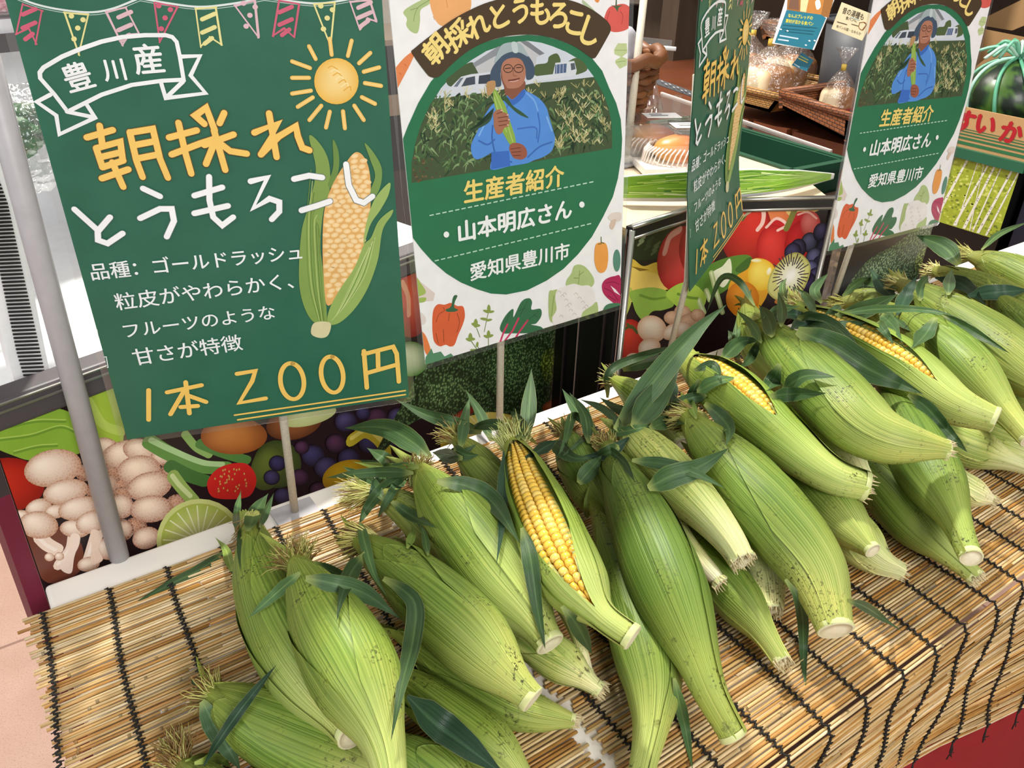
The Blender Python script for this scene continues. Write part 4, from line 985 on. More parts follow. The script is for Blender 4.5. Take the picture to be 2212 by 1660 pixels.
b = MB(); b.prism([pl(-0.016, ZT - 0.02, .003), pl(w1 - .03, ZT - 0.02, .003), pl(w1 - .03, ZT + .008, .003), pl(-0.016, ZT + .008, .003)], -FP1[3] * 0.028, lin('4A4446'))
rim = b.build('top_rim', M_PAINT, case); mod = rim.modifiers.new('edge', 'BEVEL'); mod.width = 0.004; mod.segments = 3
for q in (0.002, 0.009):
    b = MB(); b.tube([pl(-0.016, ZT + q - .004, 0.004), pl(w1 - .03, ZT + q - .004, 0.004)], 0.0014, 6); b.build('rim_line', M_STEEL, case)
b = MB(); b.prism([pl(-0.012, ZT - 0.06, -.03), pl(w1 - .14, ZT - 0.06, -.03), pl(w1 - .14, ZT - 0.05, -.03), pl(-0.012, ZT - 0.05, -.03)], -FP1[3] * 0.52, lin('E9EAEC')); b.build('shelf', M_PAINT, case)
b = MB(); b.prism([pl(-0.5, ZT - 0.06, -.55), pl(w1 - .14, ZT - 0.06, -.55), pl(w1 - .14, 1.12, -.55), pl(-0.5, 1.12, -.55)], -FP1[3] * 0.03, lin('E4E5EA')); b.build('back_panel', M_PAINT, case)
b = MB(); b.prism([pl(-0.5, 1.12, -.44), pl(w1 - .14, 1.12, -.44), pl(w1 - .14, 1.135, -.44), pl(-0.5, 1.135, -.44)], -FP1[3] * 0.14, lin('C9C9CE')); b.build('upper_shelf', M_PAINT, case)
b = MB(); b.prism([pl(-0.5, 1.10, -.436), pl(w1 - .14, 1.10, -.436), pl(w1 - .14, 1.12, -.436), pl(-0.5, 1.12, -.436)], -FP1[3] * 0.004, lin('4A4648')); b.build('price_rail', M_PAINT, case)

# slatted vent inside the case, left
def quad_on(fr, pts, off):
    O, hd, vd, n, B = fr
    return [onplane(p, O + n * off, n) for p in pts]
v = thing('vent_grille', onplane((80, 850), FP1[0] - FP1[3] * .05, FP1[3]), 'black and white slatted air vent at the left border, behind the grey post', 'vent')
b = MB(); q = quad_on(FP1, [(-40, 300), (22, 380), (118, 858), (40, 858), (-40, 560)], -.05); b.prism(q, -FP1[3] * .01, lin('F2F2F2')); b.build('frame', M_PAINT, v)
b = MB()
for k in range(58):
    f = k / 57; y = 392 + f * 458
    xl = np.interp(y, [390, 560, 760, 850], [-40, -6, 36, 62]); xr = np.interp(y, [390, 440, 640, 850], [-2, 16, 60, 106])
    A_, B_ = quad_on(FP1, [(xl, y + 1), (xr, y - 1)], -.047); b.tube([A_, B_], 0.0010, 5)
b.build('slats', M_BLACK, v)
# grey steel post with its foot on the table
bp = onz((258, 1205), TABLE); n_ = FP1[3]
tp = bp + np.array([0.004, 0.0, 0.62])
p_ = thing('steel_post', bp, 'grey painted steel post rising from the white tray at the left', 'post')
b = MB(); b.tube([bp, tp], 0.0088, 20); b.build('tube', M_GREYM, p_, True)

# goods in the case, seen past the left edge of the sign
def card(name, quad, th, col, mat, label, cat, dirv):
    t = thing(name, quad[0], label, cat); b = MB(); b.prism(quad, dirv * th, lin(col)); b.build('board', mat, t); return t
q = quad_on(FP1, [(-40, 160), (2, 184), (52, 252), (-40, 290)], -.30)
t = card('price_card', q, .002, 'F6F6F4', M_PAINT, 'white price card with a green leaf mark at the left border', 'card', -FP1[3])
a_ = Art(frame_conv((FP1[0] - FP1[3] * .2995, FP1[1], FP1[2], FP1[3], None))); a_.to('leaf_mark')
a_.poly([(-8, 228), (0, 224), (4, 229), (9, 225), (8, 231), (13, 230), (5, 236), (-2, 233), (-8, 236)], '6DAE3A', False); a_.line([(1, 236), (2, 241)], 1.2, '8FBF6A')
lay_art(a_.items, frame_place((FP1[0] - FP1[3] * .2995, FP1[1], FP1[2], FP1[3], None)), t)
def lump_mesh(c, r, col, seed, sq=(1, 1, 1), n=20, m=12, amp=0.12, colfn=None):
    rgl = random.Random(seed); off = Vector((rgl.uniform(0, 50), 0, 0)); V = []; C = []
    for i in range(m + 1):
        for k in range(n):
            th = math.pi * i / m; ph = 2 * math.pi * k / n
            d = np.array([math.sin(th) * math.cos(ph), math.sin(th) * math.sin(ph), math.cos(th)])
            s = 1 + amp * mnoise.noise(Vector(d * 2.2) + off)
            V.append(np.array(c) + d * np.array(sq) * r * s); C.append(colfn(d) if colfn else lin(col))
    Fc = [(i * n + k, i * n + (k + 1) % n, (i + 1) * n + (k + 1) % n, (i + 1) * n + k) for i in range(m) for k in range(n)]
    return MB().add(V, Fc, np.array(C))
ct = quad_on(FP1, [(14, 60)], -.46)[0]; ct[2] = 1.135 + .03
for (px, py, lab) in ((4, 40, 'red tomato at the left border on the upper shelf, half behind the sign'), ):
    c = quad_on(FP1, [(px, py)], -.48)[0]; c[2] = max(c[2], 1.17)
    t = thing('tomato', c, lab, 'tomato'); lump_mesh(c, .034, 'C8281C', 3, (1, 1, .85), amp=.05).build('fruit', M_PAINT, t, True)
    b = MB()
    for k in range(5):
        a = k * 1.256; b.tube([c + np.array([0, 0, .028]), c + np.array([.02 * math.cos(a), .02 * math.sin(a), .029])], [.003, .0006], 5, lin('4A7A30'))
    b.build('calyx', M_PAINT, t)
c = quad_on(FP1, [(22, 96)], -.47)[0]; c[2] = 1.135 + .022
t = thing('sausage_pack', c, 'pink packet under the tomato on the upper shelf at the left border', 'packet'); lump_mesh(c, .05, 'D0607A', 5, (1.2, .8, .4), amp=.2, colfn=lambda d: lin('D9788E') * (0.8 + .3 * math.sin(d[0] * 14))).build('contents', M_PAINT, t, True)
lump_mesh(c, .056, 'FFFFFF', 6, (1.2, .8, .42), amp=.15).build('wrapper', M_BAG, t, True)
c = quad_on(FP1, [(52, 300)], -.22)[0]
t = thing('bag_of_greens', c, 'clear bag of dark green leaves beside the upper left of the chalkboard sign', 'bag')
for k in range(6):
    rgk = random.Random(k + 3); cc = c + np.array([rgk.uniform(-.03, .03), rgk.uniform(-.02, .02), rgk.uniform(-.02, .03)])
    lump_mesh(cc, .018, '2F6A34', k, (1.3, .9, .7), amp=.5, colfn=lambda d: lin('2F6A34') * (.7 + .5 * abs(d[0]))).build('leaves', M_PAINT, t, True)
lump_mesh(c, .052, 'FFFFFF', 9, (1.1, .8, 1.0), amp=.25).build('film', M_BAG, t, True)

# second case: folded front with fruit print
A0, A1_, B1 = np.array([.733, .769, 0]), np.array([.915, .794, 0]), np.array([1.084, .714, 0])
fa = wall_frame(A0, math.degrees(math.atan2(*(A1_ - A0)[1::-1]))); fb = wall_frame(A1_, math.degrees(math.atan2(*(B1 - A1_)[1::-1])))
wa, wb = np.linalg.norm(A1_ - A0), np.linalg.norm(B1 - A1_)
def conv2(p):
    u, v_ = frame_conv(fa)(p)
    if u > wa:
        u2, v_ = frame_conv(fb)(p); u = wa + u2
    return (u, v_)
def place2(u, v_, l=0.0):
    return frame_place(fa)(u, v_, l) if u <= wa else frame_place(fb)(u - wa, v_, l)
def z7(x, y): return (1300 + x / 3.6867, 350 + y / 3.6867)
L7 = lambda ps: [z7(*p) for p in ps]
P2 = Art(conv2); P2.to('front_print')
P2._push([(0, .3), (wa, .3), (wa + wb, .3), (wa + wb, ZT), (wa, ZT), (0, ZT)], [[0, 1, 4, 5], [1, 2, 3, 4]], lin('241A1C'))
P2.poly(L7([(240, 560), (420, 480), (640, 500), (640, 700), (520, 760), (240, 770)]), '2A3420')
for k in range(16): P2.line(L7([(260 + (k * 53) % 330, 560 + (k * 37) % 190), (300 + (k * 53) % 330, 530 + (k * 37) % 190)]), 5, ('5A6A48', '8A9470', '3A4A30')[k % 3])
P2.poly(L7([(230, 780), (330, 830), (450, 800), (560, 880), (560, 1000), (400, 1030), (200, 1010)]), 'E4C04A'); P2.poly(L7([(215, 850), (330, 870), (450, 900), (520, 1000), (400, 1060), (190, 1120), (180, 1000)]), 'F0D06A')
P2.poly(L7([(165, 1080), (230, 1000), (240, 1100), (170, 1260)]), 'BCC85A')
P2.poly(L7([(230, 830), (300, 870), (380, 860)]), '8A6A20', False)
P2.blob(z7(620, 770), 48, 72, 12, 'E2504A', 'A81A1E', (-.45, -.2)); P2.line(L7([(500, 720), (540, 600), (620, 540)]), 12, 'EFA8A0', True)
P2.blob(z7(760, 700), 40, 60, 0, 'D23030', '9A1418'); P2.blob(z7(1300, 420), 72, 60, 0, 'E88A54', 'C85A34'); P2.poly(L7([(1470, 300), (1720, 300), (1740, 380), (1500, 430)]), 'DDBE74')
P2.blob(z7(1150, 560), 54, 74, 8, 'DE3A30', '8E1218', (.3, -.45)); P2.line(L7([(1230, 350), (1285, 390), (1280, 480), (1240, 540)]), 9, 'F3C8BC', True)
P2.line(L7([(1120, 460), (1180, 380), (1200, 340)]), 6, '5A6A3A', True); P2.line(L7([(1130, 430), (1180, 400)]), 5, 'B5A58A')
P2.poly(L7([(1290, 560), (1310, 500), (1400, 440), (1480, 470), (1560, 400), (1680, 410), (1740, 480), (1720, 600), (1660, 720), (1560, 800), (1380, 830), (1270, 760), (1250, 640)]), 'C0222A')
P2.blob(z7(1370, 690), 38, 52, 0, 'E0403A', 'B01A22'); P2.blob(z7(1580, 660), 34, 54, 10, 'D83036', 'A8161E'); P2.blob(z7(1660, 500), 22, 30, 0, 'E8807C', 'C03038')
P2.line(L7([(1310, 520), (1390, 450), (1470, 500), (1400, 545)]), 6, 'F0C4B8', True); P2.line(L7([(1470, 530), (1510, 440), (1560, 330)]), 13, '7A7A3A', True); P2.line(L7([(1560, 420), (1640, 400), (1710, 450)]), 4, 'F2B8B0', True)
P2.poly(L7([(700, 1010), (760, 950), (840, 830), (1000, 760), (1160, 740), (1200, 800), (1130, 900), (1060, 960), (900, 1060)]), '5A8A34')
P2.poly(L7([(880, 890), (960, 830), (1020, 770), (1030, 900), (960, 1000)]), 'EDF2D2'); P2.poly(L7([(1060, 860), (1170, 760), (1200, 800), (1140, 880)]), '3E6A2C')
for k, (x, y) in enumerate([(1650, 640), (1750, 560), (1770, 680), (1690, 760), (1560, 690), (1740, 820), (1660, 860), (1700, 920), (1640, 960), (1780, 780), (1520, 720), (1600, 900)]): P2.blob(z7(x, y), 18, 22, 20, ('6A6A98', '4E4876', '3E3460')[k % 3], '120C1C')
P2.poly(L7([(1000, 1060), (1020, 960), (1080, 900), (1160, 850), (1190, 790), (1230, 765), (1310, 780), (1368, 830), (1370, 920), (1330, 1020), (1290, 1110), (1200, 1220), (1080, 1230), (1010, 1160)]), 'E8A82C')
P2.blob(z7(1270, 900), 30, 34, 0, 'FBE66A', 'EDBE34'); P2.blob(z7(1120, 1090), 36, 38, 0, 'EE9A2C', 'D07A18'); P2.blob(z7(1330, 870), 5, 9, 20, 'FFFDF0', 'F8E88A'); P2.blob(z7(1230, 785), 12, 4, 0, 'F8F4D8', 'EEDA70')
P2.poly(L7([(1320, 1030), (1340, 900), (1410, 800), (1500, 730), (1580, 728), (1650, 800), (1658, 880), (1620, 990), (1560, 1080), (1480, 1110), (1390, 1100)]), 'B9B565'); P2.poly(L7([(1330, 1020), (1352, 900), (1420, 808), (1502, 742), (1576, 738), (1636, 800), (1644, 880), (1606, 980), (1548, 1066), (1480, 1094), (1396, 1084)]), 'D3D283')
P2.blob(z7(1500, 905), 27, 40, 28, 'F4F4E4', 'E0E2A8', (0, 0))
for k in range(34):
    t = k * .1848; r0 = .9 + (k % 3) * .15; r1 = r0 + .7 + (k % 2) * .25
    f = lambda r: z7(1500 + r * (62 * math.cos(t) - 36 * math.sin(t)), 905 + r * (46 * math.cos(t) + 92 * math.sin(t)) * .9)
    P2.line([f(r0), f(r1)], 2.3, '4A3B44')
P2.blob(z7(1500, 905), 11, 20, 28, 'FBFBF6', 'EFEFD8', (0, 0)); P2.line(L7([(1390, 1110), (1460, 1130), (1540, 1100)]), 9, 'B97838', True)
P2.poly(L7([(220, 1040), (300, 1010), (420, 1000), (530, 1040), (570, 1140), (480, 1180), (400, 1190), (330, 1260), (270, 1200), (240, 1110)]), '8FB548'); P2.poly(L7([(510, 1040), (640, 960), (760, 990), (830, 1080), (770, 1180), (650, 1180), (560, 1120)]), 'A9CC4E')
for q in ([(300, 1060), (400, 1090), (500, 1080)], [(600, 1050), (700, 1080), (780, 1090)]): P2.line(L7(q), 4, '6E9434', True)
for q in ([(870, 880), (900, 1000), (960, 1200)], [(830, 1020), (860, 1100)], [(770, 1100), (810, 1200)]): P2.line(L7(q), 10, 'B4CC84', True); P2.line(L7(q), 4, 'DCE8B8', True)
P2.blob(z7(220, 1420), 34, 46, 0, 'D8402E', 'A01C14', (-.1, -.3)); P2.line(L7([(160, 1340), (230, 1310), (280, 1360)]), 5, '4A5A2A', True); P2.line(L7([(200, 1290), (230, 1320)]), 4, '4A5A2A')
P2.to('front_print', M_PMUSH)
for a in ((640, 1200, 70, 60, 30), (560, 1240, 70, 55, 0), (690, 1270, 90, 62, -20), (760, 1220, 60, 50, 0)): P2.blob(z7(a[0], a[1]), a[2] / 3.69, a[3] / 3.69, a[4], 'E2B890', 'A87048')
for a in ((395, 1330, 118, 108, 20), (375, 1480, 92, 78, -25), (560, 1350, 90, 60, -30), (640, 1330, 70, 60, 0), (250, 1560, 60, 40, 0)): P2.blob(z7(a[0], a[1]), a[2] / 3.69, a[3] / 3.69, a[4], 'F6E8D0', 'C79468')
case2 = thing('display_case', A0, 'display case with folded front printed with peppers, kiwi and lemon', 'display case')
b = MB(); top_z = ZT
for (p, q, fr) in ((A0, A1_, fa), (A1_, B1, fb)): b.prism([p, q, q + [0, 0, ZT], p + [0, 0, ZT]], -fr[3] * .003, lin('241A1C'))
b.build('front_panel', M_PAINT, case2)
lay_art(P2.items, place2, case2, cut=[(0, [wa])], clip=[((0, 0, 0), (-1, 0, 0)), ((wa + wb, 0, 0), (1, 0, 0)), ((0, .3, 0), (0, -1, 0)), ((0, ZT - .004, 0), (0, 1, 0))])
for (p, q, fr) in ((A0, A1_, fa), (A1_, B1, fb)):
    b = MB(); o = fr[3]
    for z_, r in ((ZT + .004, .0035), (ZT - .012, .003)): b.tube([p + o * .003 + [0, 0, z_], q + o * .003 + [0, 0, z_]], r, 8)
    b.build('frame_rail', M_STEEL, case2, True)
    b = MB(); b.prism([p + o * .005 + [0, 0, ZT - .010], q + o * .005 + [0, 0, ZT - .010], q + o * .005 + [0, 0, ZT + .003], p + o * .005 + [0, 0, ZT + .003]], -o * .012, lin('1C1A1A')); b.build('frame_strip', M_PAINT, case2)
for p, c_ in ((A0, M_STEEL), (B1, M_STEEL)):
    b = MB(); b.tube([p + fa[3] * .004, p + fa[3] * .004 + [0, 0, ZT]], .0042, 8); b.build('frame_post', c_, case2, True)
b = MB(); b.prism([A0 + [-.010, .002, 0], A0 + [-.002, .002, 0], A0 + [-.002, .002, ZT], A0 + [-.010, .002, ZT]], (0, .128, 0), lin('121214')); b.build('side_panel', M_BLACK, case2)
for f_, r_ in ((.02, .003), (.075, .0015), (.105, .003)):
    b = MB(); b.tube([A0 + [-.012, f_, 0], A0 + [-.012, f_, ZT]], r_, 6); b.build('edge_strip', M_STEEL if r_ < .002 else M_BLACK, case2)
# third printed panel beyond
fc = wall_frame(B1 + [.030, .002, 0], 3.0)
P3 = Art(frame_conv(fc)); P3.to('front_print'); wc = P3.conv((2012, 500))[0]
P3._push([(0, .3), (wc, .3), (wc, ZT), (0, ZT)], [[0, 1, 2, 3]], lin('18181C'))
P3.to('front_print', M_PFLOR)
P3.poly([(1800, 690), (1830, 620), (1870, 570), (1930, 530), (2015, 470), (2030, 480), (2000, 560), (1960, 640), (1860, 690)], '5C7250'); P3.blob((1920, 580), 80, 40, -28, '7E967A', '42563C'); P3.blob((1990, 560), 14, 34, 15, '8A9A44', '42563C')
case3 = thing('display_case', B1 + [.03, .01, 0], 'display case with a dark broccoli print, behind the farther farmer sign', 'display case')
plc = frame_place(fc)
b = MB(); b.prism([plc(0, 0), plc(wc, 0), plc(wc, ZT - .02), plc(0, ZT - .02)], -fc[3] * .05, lin('101014')); b.build('body', M_PAINT, case3)
lay_art(P3.items, plc, case3, clip=[((0, 0, 0), (-1, 0, 0)), ((wc, 0, 0), (1, 0, 0)), ((0, .3, 0), (0, -1, 0)), ((0, ZT - .02, 0), (0, 1, 0))])
b = MB(); b.box((-.004, -.012, 0), (.006, -.004, ZT), M=lambda V: V + plc(0, 0)); b.build('corner_post', M_ACRYL, case3)
# ---------------------------------------------------------------- goods on and behind the second case
# leaf-printed strip standing on the front of the case
st = [(1338, 433), (1480, 434), (1600, 426), (1700, 412), (1797, 386)]
tpx = [(1338, 380), (1480, 368), (1600, 362), (1700, 364), (1797, 374)]
bot = [onz((1338, 436), ZT + .004)]; bot = [np.array([.805, .872, ZT + .004])]
for x, y in st[1:]:
    bot.append(onz((x, y), ZT + .004))
bot[0] = onz(st[0], ZT + .004)
bc = crom(bot, 40)
def top_at(i):
    f = i / 39; px = np.interp(f, np.linspace(0, 1, 5), [p[0] for p in tpx]); py = np.interp(f, np.linspace(0, 1, 5), [p[1] for p in tpx])
    r = ray((px, py)); d = np.linalg.norm(bc[i][:2]); P = CAM + r * (d / np.linalg.norm(r[:2])); return P[2]
zt = [top_at(i) for i in range(40)]
lt = thing('leaf_strip', bc[20], 'long white edged strip printed with bright green blades, standing along the case edge', 'partition')
inw = np.array([0.3, 0.95, 0]) / 1.0
G = np.array([[bc[i] + np.array([0, 0, (zt[i] - bc[i][2]) * t]) for t in np.linspace(0, 1, 5)] for i in range(40)])
b = MB(); b.grid(G, lin('F2F2EE')); o = b.build('backing', M_PAINT, lt, True)
so = o.modifiers.new('t', 'SOLIDIFY'); so.thickness = .003
G2 = np.array([[bc[i] - inw * .0050 + np.array([0, 0, (zt[i] - bc[i][2]) * t]) for t in np.linspace(.14, .985, 5)] for i in range(39)])
b = MB(); b.grid(G2, lin('8FBE3C')); b.build('blade_print', M_PLEAF, lt, True)
rgl = random.Random(8); b = MB()
for k in range(60):
    i0 = rgl.randrange(0, 26); L = rgl.randrange(8, 13); t0, t1 = rgl.uniform(.16, .95), 0
    t1 = min(.96, max(.16, t0 + rgl.uniform(-.2, .25))); w_ = rgl.uniform(.01, .035)
    pts = []
    for q in range(L):
        f = q / (L - 1); t = t0 + (t1 - t0) * f; i = i0 + q; ww = w_ * (1 - .7 * f)
        pts.append([bc[i] - inw * (.0054 + .00002 * k) + np.array([0, 0, (zt[i] - bc[i][2]) * (t + ww * s_)]) for s_ in (-1, 1)])
    b.grid(np.array(pts), lin(rgl.choice(('B8DC5A', '6FA62E', '4F8A2A', 'CFE88A', '9CCB44', 'E4F2B4'))))
b.build('blade_drawing', M_PRINT, lt, False)

def box_thing(name, lo, hi, mat, label, cat, bev=.003, rot=0.0):
    c = (np.array(lo) + np.array(hi)) / 2; t = thing(name, (c[0], c[1], lo[2]), label, cat)
    return t
# mango packs: clear trays with one mango each
def mango_pack(px, py, label, rot):
    c = onz((px, py), ZT + .02); t = thing('fruit_pack', (c[0], c[1], ZT), label, 'fruit pack', 'packed mangoes')
    R_ = Matrix.Rotation(rot, 3, 'Z')
    def tr(V): return np.array([np.array(R_ @ Vector(v)) for v in V]) + np.array([c[0], c[1], ZT])
    b = MB(); b.box((-.07, -.05, .002), (.07, .05, .012), lin('F2EDE6'), tr); b.build('tray', M_PAINT, t)
    fn = lambda d: lin('E0A040') * max(0, min(1, .55 - d[0] * .6)) + lin('C8342A') * max(0, min(1, .45 + d[0] * .6))
    f = lump_mesh((0, 0, .030), .034, 'E0A040', 3, (1.3, .9, .68), amp=.08, colfn=fn); f.v = [tuple(p) for p in tr(np.array(f.v))]; f.build('mango', M_PRINT, t, True)
    b = MB(); rgn = random.Random(5)
    for k in range(44):
        a = k * .143; b.tube(tr(np.array([[.06 * math.cos(a), .042 * math.sin(a), .012], [.058 * math.cos(a + .1), .040 * math.sin(a + .1), .03], [.050 * math.cos(a + .2), .036 * math.sin(a + .2), .038]])), .0016, 4, lin('F6EAE6'))
    b.build('foam_net', M_PAINT, t, True)
    b = MB(); b.box((-.078, -.058, .001), (.078, .058, .062), M=tr); o = b.build('clear_lid', M_ACRYL, t); md = o.modifiers.new('e', 'BEVEL'); md.width = .012; md.segments = 3
    b = MB(); b.box((-.01, .0, .0635), (.05, .035, .0642), lin('F6F6F6'), tr); b.box((0, .012, .0643), (.03, .016, .0646), lin('5A5A5A'), tr); b.box((0, .022, .0643), (.022, .026, .0646), lin('7A7A7A'), tr); b.build('price_label', M_PAINT, t)
mango_pack(1405, 312, 'clear pack with a red and yellow mango, by the dark wicker basket', -.45)
mango_pack(1466, 336, 'clear pack with a mango and a white price label, by the turned chalkboard sign', -.45)
# thick speckled stick with a foot plate, on the case
c = onz((1352, 352), ZT); t = thing('display_stick', c, 'pale speckled stick on a small grey foot plate, in front of the dark wicker basket', 'stick')
tp_ = ondist((1397, -60), depth(c) - .02); b = MB(); b.tube([c, tp_], .0062, 12); b.build('stick', M_STICK, t, True)
b = MB(); b.box((-.03, -.022, 0), (.03, .022, .003), M=lambda V: V + c); b.build('foot', M_GREYM, t)
# round wicker basket
M_WDARK = wicker_mat('dark_wicker', '7A4A26', 0.05, 0.016); M_WRED = wicker_mat('red_brown_wicker', '8A5230', 0.016, 0.0065); M_WLIGHT = wicker_mat('light_wicker', 'A87C44', 0.016, 0.006)
cb_ = onz((1302, 312), ZT); cb_ = cb_ + np.array([.0, .05, 0]); rad_t = .118; rad_b = .074; hb = .135
t = thing('wicker_basket', cb_, 'round dark brown wicker basket, half hidden behind the nearer farmer sign', 'basket')
b = MB(); n = 40
for k in range(11):
    z = ZT + .008 + k * hb / 10; r = rad_b + (rad_t - rad_b) * (k / 10) ** .8; pts = []
    for q in range(61):
        a = 2 * math.pi * q / 60; rr = r + .004 * math.cos(a * 15 + math.pi * (k % 2)); pts.append(cb_ * [1, 1, 0] + np.array([rr * math.cos(a), rr * math.sin(a), z + .003 * math.sin(a * 3 + k)]))
    rc = random.Random(k); b.tube(pts, .0072, 6, lin(rc.choice(('6A3E1E', '582F14', '7A4A24'))), False)
b.build('weave', M_PAINT, t, True)
b = MB(); pts = [cb_ * [1, 1, 0] + np.array([(rad_t + .004) * math.cos(a), (rad_t + .004) * math.sin(a), ZT + hb + .012 + .004 * math.sin(a * 12)]) for a in np.linspace(0, 6.2832, 80)]; b.tube(pts, .011, 7, lin('6A3E1C'), False); b.build('rim', M_PAINT, t, True)
b = MB(); b.tube([cb_, cb_ + [0, 0, hb]], [rad_b - .008, rad_t - .010], 30, lin('5A3418')); b.build('lining', M_PAINT, t, True)
c2_ = cb_ + [.0, -.02, hb + .02]; t2 = thing('paper_bag', c2_, 'pale grey paper bundle in the dark wicker basket', 'paper'); lump_mesh(c2_, .07, 'C9C9D6', 4, (1, 1, .7), amp=.3).build('paper', M_PAINT, t2, True)
# clear clip stand
c = onz((1412, 262), ZT + .02); dep = depth(c) + .05
def PX(x, y, d=0): return ondist((x, y), dep + d)
t = thing('clip_stand', PX(1412, 240), 'clear plastic clip stand with an empty holder, above the dark wicker basket', 'sign holder')
b = MB(); b.tube([PX(1408, 236), PX(1410, 190), PX(1409, 168), PX(1409, 142)], [.022, .009, .006, .007], 14, lin('EEEEF2')); b.build('peg', M_ACRYL, t, True)
b = MB(); p = [PX(1404, 126), PX(1416, 120), PX(1423, 128), PX(1411, 137)]; b.prism(p, RW[:, 2] * .008, lin('F4F4F4')); b.build('joint', M_PAINT, t)
b = MB(); b.prism([PX(1406, 105), PX(1428, 108), PX(1420, 118), PX(1412, 116)], RW[:, 2] * .008, lin('F4F4F4')); b.build('bracket', M_ACRYL, t)
b = MB(); b.prism([PX(1390, 80), PX(1452, 87), PX(1450, 108), PX(1388, 101)], RW[:, 2] * .003, lin('F4F4F4')); b.build('holder_plate', M_ACRYL, t)
b = MB(); b.tube([PX(1385, 99), PX(1460, 106)], .004, 8, lin('F0ECEE')); b.build('holder_bar', M_PAINT, t, True)
# green crate behind the packs
def crate(pts, zb, hgt, label, name='crate', col='1E6A44'):
    t = thing(name, (*np.mean(pts, axis=0)[:2], zb), label, 'crate'); M_ = plain('green_plastic', '1A4A34', .45)
    P_ = [np.array([p[0], p[1], zb]) for p in pts]; n = len(P_); ctr = np.mean(P_, axis=0)
    for i in range(n):
        a, c_ = P_[i], P_[(i + 1) % n]; nn = np.array([-(c_ - a)[1], (c_ - a)[0], 0]); nn /= np.linalg.norm(nn); nn = nn if nn @ (ctr - a) > 0 else -nn
        b = MB(); b.prism([a, c_, c_ + [0, 0, hgt], a + [0, 0, hgt]], nn * .006); b.build('side', M_, t)
        b = MB(); b.prism([a + [0, 0, hgt - .012], c_ + [0, 0, hgt - .012], c_ + [0, 0, hgt + .002], a + [0, 0, hgt + .002]], -nn * .012); b.build('rim', M_, t)
    b = MB(); b.prism(P_, (0, 0, .005)); b.build('base', M_, t); return t
g0 = onz((1404, 268), ZT); g1 = onz((1712, 366), ZT)
dv = (g1 - g0)[:2]; dv /= np.linalg.norm(dv); nv = np.array([-dv[1], dv[0]]); nv = nv if nv[0] > 0 else -nv
ZL = ZT - .055                                                # lower board behind the top board
q0, q1 = g0[:2] - nv * .012 - dv * .05, g1[:2] - nv * .012 + dv * .03
b = MB(); b.prism([np.array([*p[:2], ZT - .012]) for p in (A0 + [-.006, .01, 0], A1_ + [0, .008, 0], B1 + [.012, .02, 0], q1, q0, np.array([.735, 1.0, 0]))], (0, 0, .010), lin('D9C3A6')); b.build('top_board', M_PAINT, case2)
b = MB(); b.prism([np.array([*p, ZL - .012]) for p in (q0, q1, q1 + nv * .16, q0 + nv * .16)], (0, 0, .012), lin('6A5240')); b.build('lower_board', M_PAINT, case2)
crate([g0[:2], g1[:2], g1[:2] + nv * .13, g0[:2] + nv * .13], ZL, .055, 'dark green plastic crate behind the clear mango packs')
e0, e1 = onz((1425, 214), ZT - .012), onz((1790, 343), ZT - .012)
o_ = (np.dot((g0[:2] + nv * .15 - e0[:2]), nv)); k_ = 1 + 0.0
t = thing('acrylic_divider', (*e0[:2], ZL), 'clear acrylic divider panel between the crate and the bread shelf', 'divider')
b = MB(); b.prism([[*e0[:2], ZL], [*e1[:2], ZL], [*e1[:2], ZT], [*e0[:2], ZT]], (nv[0] * .004, nv[1] * .004, 0)); b.build('panel', M_ACRYL, t)
b = MB(); b.prism([[*e0[:2], ZT - .004], [*e1[:2], ZT - .004], [*e1[:2], ZT + .003], [*e0[:2], ZT + .003]], (nv[0] * .006, nv[1] * .006, 0), lin('D8CCC6')); b.build('top_edge', M_PAINT, t)

# ---- bread shelf, its front facing left
XB = 2.0; M_SHELF = wood_mat('red_brown_board', '6E3B22', (8, 8, 30)); M_DKW = wood_mat('dark_grey_wood', '54463A', (30, 30, 3))
shelf = thing('bread_shelf', (XB, 1.5, 0), 'wooden bread shelf with red brown boards behind the signs', 'shelf')
b = MB(); b.box((XB + .01, 1.18, 0), (XB + .72, 2.9, .738)); b.build('body', M_SHELF, shelf)
for y0, y1 in ((1.19, 1.475), (1.50, 1.62), (1.64, 2.2), (2.22, 2.85)):
    b = MB(); b.box((XB - .012, y0, .36), (XB + .01, y1, .738)); b.build('front_board', M_SHELF, shelf)
b = MB(); b.box((XB + .70, 1.56, .738), (XB + .73, 2.9, 2.3)); b.build('back_panel', M_DKW, shelf)
for y0 in (1.57, 1.92, 2.5):
    b = MB(); b.box((XB + .52, y0, .738), (XB + .70, y0 + .09, 2.3)); b.build('upright', M_DKW, shelf)
b = MB(); b.box((XB + .30, 1.56, 1.30), (XB + .72, 2.9, 1.33)); b.build('upper_board', M_SHELF, shelf)
def oq(pts, x): return [onx(p, x) for p in pts]
